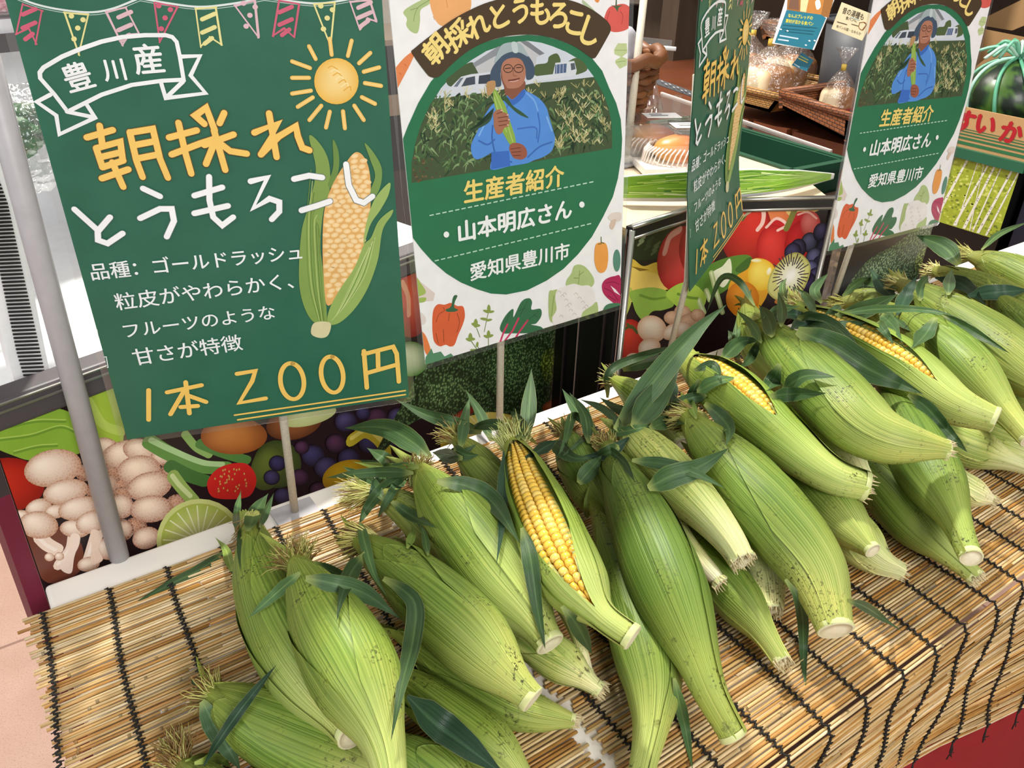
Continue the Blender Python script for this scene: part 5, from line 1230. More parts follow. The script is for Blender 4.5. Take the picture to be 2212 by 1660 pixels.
def basket(front, dz, mat, label, deep=.34):
    """box basket; front: four corners on the shelf front (top left, top right, bottom right, bottom left)"""
    t = thing('wicker_basket', (front[3] + front[2]) / 2, label, 'basket'); D = np.array([deep, 0, 0]); tl, tr_, br, bl = front
    inn = np.array([.02, 0, 0])
    def wall(nm, a, b_, c_, d_, th):
        L = np.linalg.norm(b_ - a); hh = np.linalg.norm(a - d_); m = MB(); off = np.array(th)
        N = 8; GG = [[a + (b_ - a) * i / N + (d_ - a + ((c_ - b_) - (d_ - a)) * i / N) * j / 4 for j in range(5)] for i in range(N + 1)]
        UU = [[(L * i / N, hh * (1 - j / 4)) for j in range(5)] for i in range(N + 1)]
        m.grid(np.array(GG), uv=np.array(UU)); o = m.build(nm, mat, t); s_ = o.modifiers.new('t', 'SOLIDIFY'); s_.thickness = .012
    sh_ = np.array([0.02, .02, 0])
    wall('front', tl, tr_, br, bl, inn); wall('back', tl + D, tr_ + D, br + D - [0.03, 0, 0], bl + D - [0.03, 0, 0], inn)
    wall('side', tl, tl + D, bl + D - [.03, 0, 0], bl, inn); wall('side', tr_, tr_ + D, br + D - [.03, 0, 0], br, inn)
    m = MB(); m.prism([bl, br, br + D, bl + D], (0, 0, .008)); m.build('base', mat, t)
    m = MB(); m.tube([tl, tr_, tr_ + D, tl + D, tl], .011, 7); m.u = [(p[0] * 2 + p[1], p[2]) for p in m.v]; m.build('rim', mat, t, True)
    return t
basket(oq([(1545, 178), (1688, 212), (1664, 243), (1552, 214)], XB - .03), 0, M_WLIGHT, 'light wicker bread basket under the bagged loaves')
basket(oq([(1690, 200), (1836, 252), (1832, 306), (1690, 234)], XB - .05), 0, M_WRED, 'large red brown wicker basket behind the turned chalkboard sign')
basket(oq([(1648, 50), (1690, 60), (1688, 92), (1654, 84)], XB + .36), 0, M_WDARK, 'small dark wicker basket behind the teal bread card', .2)
def loaf(c, label, w=.062, l=.075, h=.055, seed=0):
    t = thing('bread_loaf', np.array(c) - [0, 0, h], label, 'bread', 'bagged loaves'); rgk = random.Random(seed)
    V = []; C = []; n, m = 28, 14
    for i in range(m + 1):
        for k in range(n):
            th = math.pi * i / m; ph = 2 * math.pi * k / n
            d = [math.sin(th) * math.cos(ph), math.sin(th) * math.sin(ph), math.cos(th)]
            q = [math.copysign(abs(v_) ** .45, v_) for v_ in d]
            V.append(np.array(c) + np.array([q[0] * l, q[1] * w, q[2] * h * (1 + .12 * (abs(d[0]) if d[2] > 0 else 0))]))
            side = max(0, -d[0]); C.append(lin('B87A3C') * (1 - .9 * min(1, max(0, side * 1.6 - .4))) + lin('F4E2BC') * (.9 * min(1, max(0, side * 1.6 - .4))))
    Fc = [(i * n + k, i * n + (k + 1) % n, (i + 1) * n + (k + 1) % n, (i + 1) * n + k) for i in range(m) for k in range(n)]
    MB().add(V, Fc, np.array(C)).build('crust', M_PAINT, t, True)
    pts = [np.array(c) + [0, 0, z] for z in (-h * 1.02, -h * .3, h * .6, h * 1.25, h * 1.75, h * 2.1, h * 2.35, h * 2.9, h * 3.3)]
    mb = MB(); mb.tube(pts, [l * .9, l * 1.12, l * 1.1, l * .8, l * .35, l * .13, l * .12, l * .42, l * .55], 22, cap=False)
    mb.v = [tuple(np.array(p) + .012 * np.array([mnoise.noise(Vector(p) * 24), mnoise.noise(Vector(p) * 24 + Vector((9, 0, 0))), 0])) for p in mb.v]
    mb.build('bag', M_BAG, t, True)
    b = MB(); b.tube([pts[5] - [0, 0, .004], pts[6]], l * .16, 10, lin('E2C050')); b.build('tie', M_PAINT, t, True)
def lc(px, py, x): return onx((px, py), x)
loaf(lc(1652, 185, XB + .10), 'bagged loaf with cream top at the front of the light wicker basket', seed=1)
loaf(lc(1612, 158, XB + .24), 'bagged loaf touching the edge of the turned chalkboard sign', seed=2)
loaf(lc(1704, 162, XB + .30), 'bagged loaf behind the large wicker basket, next to the little teal card', seed=3)
c = lc(1806, 224, XB + .12); loaf(c, 'small bagged bread with a red band in the large wicker basket', .036, .044, .044, seed=4)
b = MB(); b.box((-.050, -.042, -.03), (.050, .042, -.008), lin('B01A1E'), lambda V: V + c)
o = b.build('red_band', M_PAINT, [q for q in COL.objects if q.name.startswith('bread_loaf')][-1])
# teal bread card
def flat_card(name, quad_px, x, label, draw, col='F4F4F6', th=.002):
    q = oq(quad_px, x); O = q[3]; hd = q[2] - q[3]; Wd = np.linalg.norm(hd); hd = hd / Wd; vv = q[0] - q[3]; vd = vv - hd * (vv @ hd); Hd = np.linalg.norm(vd); vd = vd / Hd; nn = np.cross(hd, vd)
    nn = nn if nn @ (CAM - O) > 0 else -nn
    t = thing(name, O, label, 'card'); b = MB(); b.prism(q, -nn * th, lin(col)); b.build('board', M_PAINT, t)
    A_ = Art(lambda p: (float((onplane(p, O, nn) - O) @ hd), float((onplane(p, O, nn) - O) @ vd))); draw(A_); lay_art(A_.items, lambda u, v_, l=0: O + hd * u + vd * v_ + nn * l, t, .00002)
    return t
zt_ = lambda x, y: (1640 + x / 11.06, y / 11.06)
def d1(A):
    A.to('photo_print'); A.poly([zt_(*p) for p in ((690, -250), (1840, -250), (1660, 420), (660, 230))], '9A6A3C', False)
    A.poly([zt_(*p) for p in ((980, -250), (1600, -250), (1480, 350), (980, 290))], 'C08444', False); A.poly([zt_(*p) for p in ((980, 270), (1010, -200), (1120, -250), (1200, -100), (1120, 290))], 'E8D6A4', False)
    A.poly([zt_(*p) for p in ((700, 200), (760, -100), (940, -150), (950, 240))], '7A5A4A', False); A.poly([zt_(*p) for p in ((1340, 40), (1440, 0), (1470, 160), (1380, 230))], 'F6EEE4')
    A.to('card_print'); A.poly([zt_(*p) for p in ((655, 235), (1000, 285), (1480, 352), (1600, 430), (1270, 1190), (370, 1020))], '2A7A92', False)
    A.to('card_lettering'); A.text('なんぶブレッドの', zt_(690, 402), zt_(1275, 470), 'E2D84A', .03); A.text('素材が活かる食パン', zt_(632, 530), zt_(1290, 612), 'E2D84A', .03)
    for y, a, c_ in ((640, 570, 1380), (720, 560, 1320), (790, 620, 1290)): A.line([zt_(a, y - 40), zt_(c_, y + 30)], 1.6, '1C5A6E')
    A.line([zt_(500, 850), zt_(930, 925)], 2.6, 'C4DCEC'); A.line([zt_(460, 940), zt_(700, 975)], 2.6, 'C4DCEC')
    for x, y in ((520, 700), (680, 738), (1205, 975), (1330, 970), (1120, 1078)): A.blob(zt_(x, y), 2.4, 1.5, 20, 'E8F2F6', 'E8F2F6')
flat_card('bread_card', [(1704, -26), (1812, -26), (1758, 108), (1668, 94)], XB + .02, 'teal bread card with yellow lettering and a bread photo, above the loaves', d1)
def d2(A):
    A.to('card_print'); A.poly([(1731, 115), (1752, 129), (1739, 150), (1711, 141)], '2C7E9C', False)
    A.to('card_lettering'); A.line([(1729, 121), (1746, 130)], 2, 'A8C06A'); A.line([(1725, 126), (1744, 135)], 2, 'D8D04A'); A.line([(1716, 138), (1727, 145)], 1.8, 'C4DCEC')
flat_card('bread_card', [(1731, 114), (1757, 130), (1742, 154), (1710, 141)], XB + .05, 'little teal card hanging tilted on a bread bag', d2, '2C7E9C')
zc = lambda x, y: (1780 + x / 18.43, y / 18.43)
def d3(A):
    A.to('card_lettering'); K = '4A4234'
    A.text('昔の湯種も', zc(720, 500), zc(1550, 790), K, .02, 1.2); A.text('食パンに', zc(850, 760), zc(1300, 890), K, .01)
    A.line([zc(530, 870), zc(910, 980)], 1.6, K); A.line([zc(1100, 960), zc(1370, 1040)], 1.4, K); A.text('食パンの国・なめらか', zc(480, 1080), zc(1460, 1400), '5A5240', .0)
    A.line([zc(1420, 900), zc(1600, 890), zc(1680, 980), zc(1540, 1190), zc(1390, 1100), zc(1420, 900)], 1.4, '8A5A2E', True); A.line([zc(1600, 890), zc(1680, 980), zc(1540, 1190)], 2.2, '7A4A22', True)
    A.line([zc(1060, 690), zc(1400, 790)], 2.4, 'AEBCB0')
flat_card('handwritten_card', [(1818, 5), (1892, 34), (1862, 88), (1796, 62)], XB + .02, 'cream handwritten card with a small bread drawing, beside the teal card', d3, 'D8CDAA')
# dark grey bin and dark board further back
c = lc(1838, 170, XB + .3); t = thing('grey_bin', c, 'dark grey plastic bin behind the large wicker basket', 'bin')
b = MB(); b.tube([[c[0], c[1], .742], c + [0, 0, .16]], [.085, .10], 24, lin('4A4C52')); b.build('body', M_PAINT, t, True)
b = MB(); pts = [c + np.array([.101 * math.cos(a), .101 * math.sin(a), .16]) for a in np.linspace(0, 6.2832, 30)]; b.tube(pts, .006, 6, lin('3A3C42'), False); b.build('rim', M_PAINT, t, True)
yb = 2.98
t = thing('dark_board', ony((1420, 100), yb), 'plain dark brown standing board above the clip stand', 'board')
b = MB(); b.prism([ony(p, yb) for p in ((1350, 8), (1452, 16), (1471, 104), (1330, 80))], (0, .02, 0)); b.build('board', plain('dark_brown_board', '241A18', .6), t)
b = MB(); q_ = [ony(p, yb - .004) for p in ((1350, 8), (1452, 16), (1471, 104))]; b.tube(q_, .004, 6, lin('6A5E56')); b.build('edge', M_PAINT, t)
t = thing('dark_stand', ony((1420, 160), yb + .12), 'black shelf with pale boards below the dark brown board', 'shelf')
for i, (z0, z1, col) in enumerate(((.30, .52, '14100E'), (.52, .60, '8A7A68'), (.60, .78, '14100E'), (.78, .80, '8A7A68'))):
    b = MB(); b.box((1.15, yb + .06, z0), (1.98, yb + .5, z1), lin(col)); b.build('board', M_PAINT, t)
b = MB(); b.box((1.15, yb + .06, 0), (1.98, yb + .5, .30), lin('3A2E26')); b.build('body', M_PAINT, t)
for i, x_ in enumerate((1474, 1500)):
    c = ony((x_, 150), 3.0); t = thing('wooden_panel', (c[0], c[1], 0), ('brown upright board beside the clip stand' , 'taupe upright board at the edge of the turned chalkboard sign')[i], 'board')
    b = MB(); b.box((c[0] - .03, c[1], 0), (c[0] + (.015 if i == 0 else .11), c[1] + .03, 1.21 + .0 * i), lin(('4A3024', '8E7A6C')[i])); b.build('board', M_PAINT, t)
# dark acrylic sign lying at an angle
t = thing('grey_sign', onz((1460, 190), ZT + .13), 'grey see-through strip with white marks beside the clip stand', 'sign')
q = [ondist(p, 1.9) for p in ((1416, 168), (1498, 198), (1498, 210), (1420, 182))]; b = MB(); b.prism(q, RW[:, 2] * .004, lin('5C5C60')); b.build('strip', M_PAINT, t)
b = MB()
for k in range(8):
    a_ = np.array([1428 + k * 8.5, 174 + k * 3.4 + (k % 2) * 3]); b.prism([ondist(a_, 1.8985), ondist(a_ + [4.5, 1.8], 1.8985), ondist(a_ + [4.5, 3], 1.8985), ondist(a_ + [0, 1.2], 1.8985)], -RW[:, 2] * .0008, lin('E8E8E8'))
b.build('marks', M_PAINT, t)
b = MB(); p9 = ondist((1465, 206), 1.9); b.tube([p9, [p9[0], p9[1], 0]], .010, 8, lin('DDD6D2')); b.build('stem', M_ACRYL, t)

# ---- watermelon boxes at the right
M_CARD = plain('cardboard', 'B08A5C', .75, vary=.06, scale=14)
XW = 2.0
bx = thing('watermelon_box', (XW, .9, .80), 'cardboard box with large red lettering and green stripes, holding a watermelon', 'box')
zb, zf = 1.27 - .48, 1.27 - .385; ya, yb_ = 1.10, .60
b = MB(); b.box((XW, yb_, zb), (XW + .006, ya, zf)); b.build('front', M_CARD, bx)
b = MB(); b.box((XW, ya - .006, zb), (XW + .42, ya, zf + .05)); b.build('side', M_CARD, bx); b = MB(); b.box((XW, yb_, zb), (XW + .42, yb_ + .006, zf)); b.build('side', M_CARD, bx)
b = MB(); b.box((XW, yb_, zb - .004), (XW + .42, ya, zb)); b.build('bottom', M_CARD, bx); b = MB(); b.box((XW + .414, yb_, zb), (XW + .42, ya, zf + .28)); b.build('back', M_CARD, bx)
b = MB(); b.prism([np.array([XW + .40, ya, zf + .02]), np.array([XW + .40, .86, zf + .14]), np.array([XW + .40, .55, zf + .16]), np.array([XW + .40, .55, zf])], (.006, 0, 0)); b.build('flap', M_CARD, bx)
AW = Art(lambda p: (float(ya - onx(p, XW)[1]), float(onx(p, XW)[2] - zb)))
AW.to('box_print'); Wf = ya - yb_
for k, (y0, y1) in enumerate(((.014, .021), (.026, .031), (.035, .038), (.042, .0445), (.048, .0495))): AW._push([(0, y0), (Wf, y0), (Wf, y1), (0, y1)], [[0, 1, 2, 3]], lin('2F6A44'))
zw = lambda x, y: (2000 + x / 3.774, 120 + y / 3.774)
AW.to('box_lettering')
AW.glyph('す', zw(318, 535), 50, 0, 'A81E28', .05); AW.glyph('い', zw(490, 565), 50, 0, 'A81E28', .05); AW.glyph('か', zw(700, 628), 52, 0, 'A81E28', .05)
lay_art(AW.items, lambda u, v_, l=0: np.array([XW - l - .0004, ya - u, zb + v_]), bx, .00002)
c = onx((2150, 175), XW + .2); c = onx((2165, 246), XW + .15); c[2] = zb + .097
wm = thing('watermelon', (c[0], c[1], zb), 'dark striped watermelon tied with pale green cord in the cardboard box', 'watermelon')
V = []; C = []; n, m = 64, 32
for i in range(m + 1):
    for k in range(n):
        th = math.pi * i / m; ph = 2 * math.pi * k / n
        d = np.array([math.sin(th) * math.cos(ph), math.sin(th) * math.sin(ph), math.cos(th)]); V.append(c + d * [.10, .10, .094])
        ph2 = ph + .35 * mnoise.noise(Vector(d * 5)); s_ = math.sin(ph2 * 7) + .8 * mnoise.noise(Vector(d * 14)); C.append(lin('3E5E22') if s_ < -.15 else lin('0E1E12') if s_ > .2 else lin('1E3A1A'))
Fc = [(i * n + k, i * n + (k + 1) % n, (i + 1) * n + (k + 1) % n, (i + 1) * n + k) for i in range(m) for k in range(n)]
MB().add(V, Fc, np.array(C)).build('rind', M_PRINT, wm, True)
b = MB(); rgw = random.Random(4)
for k in range(9):
    a = k * .7 + .2; pts = [c + np.array([  .103 * math.sin(t_) * math.cos(a + .25 * t_),   .103 * math.sin(t_) * math.sin(a + .25 * t_), .097 * math.cos(t_)]) for t_ in np.linspace(0, 1.9, 16)]
    b.tube(pts, .0045, 5, lin(rgw.choice(('7FBFA4', '5CA584', 'A9D6C2'))))
for k in range(16):
    a = rgw.uniform(0, 6.28); L = rgw.uniform(.05, .11); e = c + np.array([0, 0, .096])
    pts = [e, e + np.array([math.cos(a) * L * .5, math.sin(a) * L * .5, .02 + rgw.uniform(0, .02)]), e + np.array([math.cos(a) * L, math.sin(a) * L, .004])]
    b.tube(crom(pts, 8), .004, 5, lin(rgw.choice(('7FBFA4', '5CA584', 'BFE2D2'))))
b.build('cord', M_PRINT, wm, True)
d = CAM - c; d /= np.linalg.norm(d); tpos = onx((2118, 184), c[0] - .072)
b = MB(); b.prism([tpos, tpos + [0, -.045, -.002], tpos + [0, -.047, -.032], tpos + [0, -.002, -.028]], (.003, 0, 0), lin('F2F2F0')); b.build('sticker', M_PAINT, wm)
# taller cardboard box behind
bx2 = thing('cardboard_box', (XW + .8, 1.0, .9), 'open plain cardboard box with raised flaps behind the watermelon', 'box')
xq = XW + .80
qd = lambda pts, x=xq: oq(pts, x)
b = MB(); b.prism(qd([(2120, 62), (2230, 84), (2230, 190), (2090, 190), (2096, 130)]), (.006, 0, 0)); b.build('panel', M_CARD, bx2)
b = MB(); b.prism(oq([(2132, 36), (2230, -12), (2230, 48), (2186, 66), (2126, 56)], xq + .12), (.006, 0, 0)); b.build('flap', M_CARD, bx2)
b = MB(); b.prism(qd([(2100, 150), (2172, 92), (2230, 98), (2230, 200), (2090, 200)], xq - .08), (.006, 0, 0)); b.build('flap', M_CARD, bx2)
b = MB(); b.prism(qd([(2158, 92), (2166, 86), (2180, 86), (2190, 93), (2172, 92), (2160, 98)], xq - .0012), (.001, 0, 0), lin('F4F4F6')); b.build('hand_hole', M_PAINT, bx2)
b = MB(); b.box((xq, .3, 0), (xq + .4, 1.5, .80)); b.build('body', M_CARD, bx2)
# birch print box below
XQ = 2.0
bb = thing('birch_print_box', (XQ, .9, .6), 'box front printed with white birch trunks on yellow green, under the watermelon box', 'box')
AB = Art(lambda p: (float(1.10 - onx(p, XQ)[1]), float(onx(p, XQ)[2] - .60)))
zy0, zy1 = 1.27 - .655, 1.27 - .495
yr = float(onx((2200, 380), XQ)[1])
b = MB(); b.box((XQ, yr, zy0), (XQ + .4, 1.10, zy1)); b.build('body', plain('black_box_side', '0E0E10', .5), bb)
b = MB(); b.box((XQ - .012, yr - .012, zy1), (XQ + .42, 1.12, zy1 + .022)); b.build('lid', plain('dark_green_lid', '1E5A40', .5), bb)
W4, H4 = 1.10 - yr, zy1 - zy0; oz = zy0 - .60
AB.to('birch_print'); AB._push([(0, oz), (W4, oz), (W4, oz + H4), (0, oz + H4)], [[0, 1, 2, 3]], lin('9AA832'))
rgb = random.Random(6); BL = AB.lay
for k in range(500):
    AB.lay = BL + k % 10
    u, v_ = rgb.uniform(.004, W4 - .004), rgb.uniform(oz + .004, oz + H4 - .004); r = rgb.uniform(.002, .005)
    AB._push([(u + r * math.cos(t_), v_ + r * .7 * math.sin(t_)) for t_ in np.linspace(0, 5.3, 6)], [list(range(6))], lin(rgb.choice(('B4C04A', '7E8E26', 'C8CE6A', '68782A', 'A8B43A'))))
AB.lay = BL + 12
for x0, x1, w_ in ((.02, .0, 5), (.045, .03, 4), (.075, .05, 9), (.11, .075, 10), (.135, .13, 4), (.16, .125, 8), (.175, .15, 9), (.19, .172, 5), (.215, .185, 9), (.23, .205, 6), (.25, .235, 10), (.06, .07, 3), (.15, .165, 3)):
    a_, b2_ = (x0, oz + H4 - .002), (x1, oz + .002); hw = w_ * .0004
    AB._push([(a_[0] - hw * .6, a_[1]), (a_[0] + hw * .6, a_[1]), (b2_[0] + hw, b2_[1]), (b2_[0] - hw, b2_[1])], [[0, 1, 2, 3]], lin('E2DFD2'))
    for q in range(9):
        f = rgb.random(); u = a_[0] + (b2_[0] - a_[0]) * f; v_ = a_[1] + (b2_[1] - a_[1]) * f; AB._push([(u - hw * .5, v_), (u + hw * .4, v_ + .0006), (u + hw * .3, v_ + .0022), (u - hw * .4, v_ + .0014)], [[0, 1, 2, 3]], lin('4A4638'))
lay_art(AB.items, lambda u, v_, l=0: np.array([XQ - .0006 - l, 1.10 - u, .60 + v_]), bb, .000004, clip=[((0, 0, 0), (-1, 0, 0)), ((W4, 0, 0), (1, 0, 0))])
b = MB(); b.box((XQ + .03, yr + .01, 0), (XQ + .38, 1.09, zy0)); b.build('stand', M_BLACK, bb)  # added support, its black colour stands in for the shadow under the box
t = thing('dark_blue_crate', (XQ, .5, 0), 'dark navy crate at the right border beside the birch print box', 'crate')
b = MB(); b.box((XQ + .02, .1, .0), (XQ + .42, yr - .02, zy1 + .01)); b.build('body', plain('navy_plastic', '10142A', .5), t)
b = MB(); b.box((XQ + .01, .09, zy1 + .0), (XQ + .43, yr - .015, zy1 + .018)); b.build('rim', plain('navy_rim', '161B36', .5), t)
# ---------------------------------------------------------------- ears of corn
def smooth(x): x = np.clip(x, 0, 1); return x * x * (3 - 2 * x)
PROF = {
 'plump': ([0, .05, .15, .3, .45, .62, .74, .83, .9, .95, 1], [.26, .36, .58, .82, .95, 1.0, .95, .76, .50, .34, .29]),
 'neck':  ([0, .05, .15, .3, .45, .58, .68, .76, .84, .92, 1], [.26, .36, .58, .82, .96, 1.0, .93, .72, .46, .33, .28]),
 'point': ([0, .05, .15, .3, .45, .6, .74, .85, .93, 1], [.30, .36, .60, .84, .96, 1.0, .92, .68, .42, .22]),
 'slim':  ([0, .06, .2, .4, .55, .7, .82, .92, 1], [.34, .45, .7, .92, 1.0, .95, .80, .55, .40]),
 'open':  ([0, .06, .2, .4, .55, .7, .80, .865, .885, .92, 1], [.36, .52, .78, .95, 1.0, .95, .82, .55, .36, .32, .30]),
 'stub':  ([0, .1, .3, .6, .8, 1], [1.0, .98, .9, .8, .74, .62]),
 'cone':  ([0, .08, .2, .35, .5, .65, .8, .9, 1], [.45, .65, .9, 1.0, .95, .8, .62, .5, .40]),
}
GREENS = {  # tip, middle, butt
 'mid':   ('88943E', '71893A', 'AEB866'),
 'fresh': ('94A04A', '7E963F', 'B6C270'),
 'deep':  ('727F38', '5E7831', '98A852'),
 'pale':  ('A3AC5C', 'A9B664', 'DEDEA6'),
 'olive': ('858A42', '74853C', 'A6AC5E'),
 'cream': ('C8D080', 'DDE09A', 'F0E9C4'),
}
EARS = []
def frame_path(P):
    n = len(P); T = np.gradient(P, axis=0); T /= np.linalg.norm(T, axis=1)[:, None]
    view = CAM - P; A = np.zeros_like(P)
    for i in range(n):
        a = view[i] - T[i] * (view[i] @ T[i]); A[i] = a / np.linalg.norm(a)
    B = np.cross(T, A); return T, A, B         # A faces the viewer, B to the side
SPECS = []
def ear(label, pts, w, prof='plump', tone='mid', seed=0, **k):
    SPECS.append((label, pts, w, prof, tone, seed, k))
def build_ear(C, label, pts, w, prof='plump', tone='mid', seed=0, window=None, leaves=3, silk=None, stub=None, group='ears of corn', lump=0.03, skirt=True, name='corn_ear', leafspec=None):
    """pts: [(x, y, height above table in cm) ...] from silk end to cut end; w: greatest width in pixels"""
    rg = random.Random(seed * 31 + 5)
    n = 58; P = crom(C, n); s = np.linspace(0, 1, n)
    mid = P[n // 2]; R = 0.89 * w * depth(mid) / F / 2
    T, A, B = frame_path(P)
    pk, pv = PROF[prof]; pr = np.interp(s, pk, pv)
    pr = np.convolve(np.pad(pr, 2, mode='edge'), [.1, .2, .4, .2, .1], 'valid') * R
    root = thing(name, P[n // 2], label, 'corn', group)
    g0, g1, g2 = (lin(c) for c in GREENS[tone])
    def colat(s_, k=1.0):
        a = smooth((s_ - 0.02) / 0.3)[:, None]; b2 = smooth((s_ - 0.62) / 0.33)[:, None]
        return np.clip((g0 * (1 - a) + g1 * a) * (1 - b2) + g2 * b2, 0, 1) * k
    ph0 = rg.uniform(0, 6.28)
    if window is not None: lump *= 0.25
    def rad(sv, phi):
        """slightly lumpy cross-section"""
        return 1 + lump * np.sin(2 * phi + ph0) + lump * 0.6 * np.sin(3 * phi + ph0 * 2 + 5 * sv) + lump * 0.5 * np.sin(9 * sv + phi + ph0)
    def sheet(name, phiC, hw, s0, s1, off, k, lift, ns=46, nphi=26, closed=False, cmul=(1, 1, 1), edgew=0.10, parent=root):
        sv = np.linspace(s0, s1, ns); G = np.zeros((ns, nphi, 3)); U = np.zeros((ns, nphi, 2)); Cc = np.zeros((ns, nphi, 3))
        cs = colat(sv, k) * np.array(cmul)
        for i, q in enumerate(sv):
            x = q * (n - 1); j = min(int(x), n - 2); f = x - j
            c = P[j] * (1 - f) + P[j + 1] * f; a = A[j] * (1 - f) + A[j + 1] * f; b = B[j] * (1 - f) + B[j + 1] * f
            r0 = pr[j] * (1 - f) + pr[j + 1] * f
            h = hw(q); pc = phiC(q)
            t = np.linspace(-1, 1, nphi); phi = pc + h * t
            e = np.clip((np.abs(t) - (1 - edgew)) / edgew, 0, 1)
            r = r0 * rad(q, phi) + off + lift(q) * np.abs(t) ** 6
            G[i] = c + np.outer(r * np.cos(phi), a) + np.outer(r * np.sin(phi), b)
            U[i, :, 0] = t * h * R / 6.28 + phiC(0.5) * 0.1 + seed * 0.37; U[i, :, 1] = q * 0.3 + seed
            Cc[i] = cs[i] * (1 + 0.10 * (1 - np.abs(t))[:, None]) * (1 + 0.22 * (e ** 2)[:, None])
        m = MB(); m.grid(G, np.clip(Cc, 0, 1), U)
        return m.build(name, M_HUSK, parent, True)
    # the wrapped husk
    if window is None:
        sheet('husk', lambda q: math.pi, lambda q: math.pi, 0, 1, 0, 0.96, lambda q: 0, 58, 49)
    else:
        wphi, wh, wa, wb, inner = window
        wh = math.radians(wh); wphi = math.radians(wphi)
        def hw(q):
            if wa < q < wb:
                u = (q - wa) / (wb - wa); return math.pi - wh * (min(1.0, 1.35 * math.sin(math.pi * min(1, u * .94 + .06))) ** 0.6)
            return math.pi
        def lf(q):
            return 0.0045 * math.sin(math.pi * np.clip((q - wa) / (wb - wa), 0, 1))
        sheet('husk', lambda q: wphi + math.pi, hw, 0, 1, 0, 1.0, lf, 70, 61, edgew=0.05)
        hw2 = lambda q: math.pi - (math.pi - hw(q)) * inner
        sheet('husk', lambda q: wphi + math.pi, hw2, wa * 0.9, min(1, wb + .03), -0.0035, 1.0, lambda q: 0.0, 60, 49, cmul=(1.55, 1.3, 2.2))
        # kernels in rows on the cob
        m = MB(); Rc = R * 0.86
        nrow = 16
        sp = max(0.02, wa - 0.02); arc = sp; Ltot = np.linalg.norm(np.diff(P, axis=0), axis=1).sum()
        pitch = 0.0068 / Ltot; krg = random.Random(seed)
        kq = []
        while arc < wb - 0.01: kq.append(arc); arc += pitch * krg.uniform(.96, 1.04)
        for r_ in range(nrow):
            ph = 2 * math.pi * (r_ + 0.5) / nrow
            d = (ph - wphi + math.pi) % (2 * math.pi) - math.pi
            if abs(d) > wh + 0.3: continue
            for q in kq:
                qq = q + (pitch * 0.5 if r_ % 2 else 0) + 0.002 * math.sin(q * 25 + r_)
                x = qq * (n - 1); j = min(int(x), n - 2); f = x - j
                c = P[j] * (1 - f) + P[j + 1] * f; a = A[j]; b = B[j]; tt = T[j]
                u = (qq - wa) / (wb - wa)
                taper = min(1, 0.55 + 1.9 * u) * (1 if u < .9 else 1 - (u - .9) * 2.0)
                if not wa < qq < wb or abs(d) > wh * min(1.0, 1.35 * max(0.0, math.sin(math.pi * min(1, u * .94 + .06)))) ** 0.6 + 0.22: continue
                rr = min(Rc * taper, (pr[j] * (1 - f) + pr[j + 1] * f) * 0.985 - 0.0062)
                e1 = a * math.cos(ph) + b * math.sin(ph); e2 = -a * math.sin(ph) + b * math.cos(ph)
                wk = 2 * math.pi * rr / nrow * 0.56; lk = 0.0068 * 0.60 * krg.uniform(.95, 1.05); hk = 0.0042
                col = (lin('F6C850') if krg.random() < .6 else lin('F8D470')) * krg.uniform(.92, 1.03)
                Vk = []; nn_ = 8; Ck = []
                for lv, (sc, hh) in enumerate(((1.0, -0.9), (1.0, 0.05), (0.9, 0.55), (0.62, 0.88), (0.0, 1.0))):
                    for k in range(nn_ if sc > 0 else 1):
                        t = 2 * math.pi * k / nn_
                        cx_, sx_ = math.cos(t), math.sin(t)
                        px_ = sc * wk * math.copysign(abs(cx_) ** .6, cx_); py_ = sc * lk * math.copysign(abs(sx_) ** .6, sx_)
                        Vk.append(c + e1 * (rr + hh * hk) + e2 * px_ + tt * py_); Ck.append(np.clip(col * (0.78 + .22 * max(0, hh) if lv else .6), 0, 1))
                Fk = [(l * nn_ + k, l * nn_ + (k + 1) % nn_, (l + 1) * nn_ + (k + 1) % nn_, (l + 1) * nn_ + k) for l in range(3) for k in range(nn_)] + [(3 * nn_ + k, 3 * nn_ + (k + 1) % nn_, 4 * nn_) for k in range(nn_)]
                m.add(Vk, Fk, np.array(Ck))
        tag(m.build('kernels', M_KERNEL, root, True), kind='stuff')
        cb = MB(); js = [int(q * (n - 1)) for q in np.linspace(sp, wb, 20)]
        cb.tube([P[j] for j in js], [max(.003, min(Rc * min(1, .5 + 2 * k / 19), pr[j] * .985 - .0062) - .0012) for k, j in enumerate(js)], 16, lin('D49A3C')); cb.build('cob', M_KERNEL, root, True)
    # outer husk leaves, each a sheet of its own that narrows to a point
    spec = leafspec
    if spec is None:
        spec = []
        base_a = rg.uniform(-1, 1)
        for k in range(leaves):
            spec.append((math.degrees(base_a + k * 2 * math.pi / max(leaves, 1) * 0.62 - 1.0 + rg.uniform(-.3, .3)), rg.uniform(62, 88), rg.uniform(0.03, 0.42), rg.uniform(-16, 16)))
    for k, (pc, hwd, s0, tw) in enumerate(spec):
        pc, hwd, tw = math.radians(pc), math.radians(hwd), math.radians(tw)
        hwf = lambda q, s0=s0, hwd=hwd: hwd * min(1.0, max(0.0, (q - s0) / 0.42)) ** 0.62 + 0.01
        km = rg.uniform(0.86, 1.08)
        sheet('husk_leaf', lambda q, pc=pc, tw=tw: pc + tw * (q - 0.5) * 2, hwf, s0, 1.0, 0.0009 + 0.0006 * k, km, lambda q, k=k: 0.0006 + 0.0005 * (k % 2), 44, 25)
    # cut end
    j = n - 1; re = pr[j] + 0.0009 + 0.0006 * max(0, len(spec) - 1)
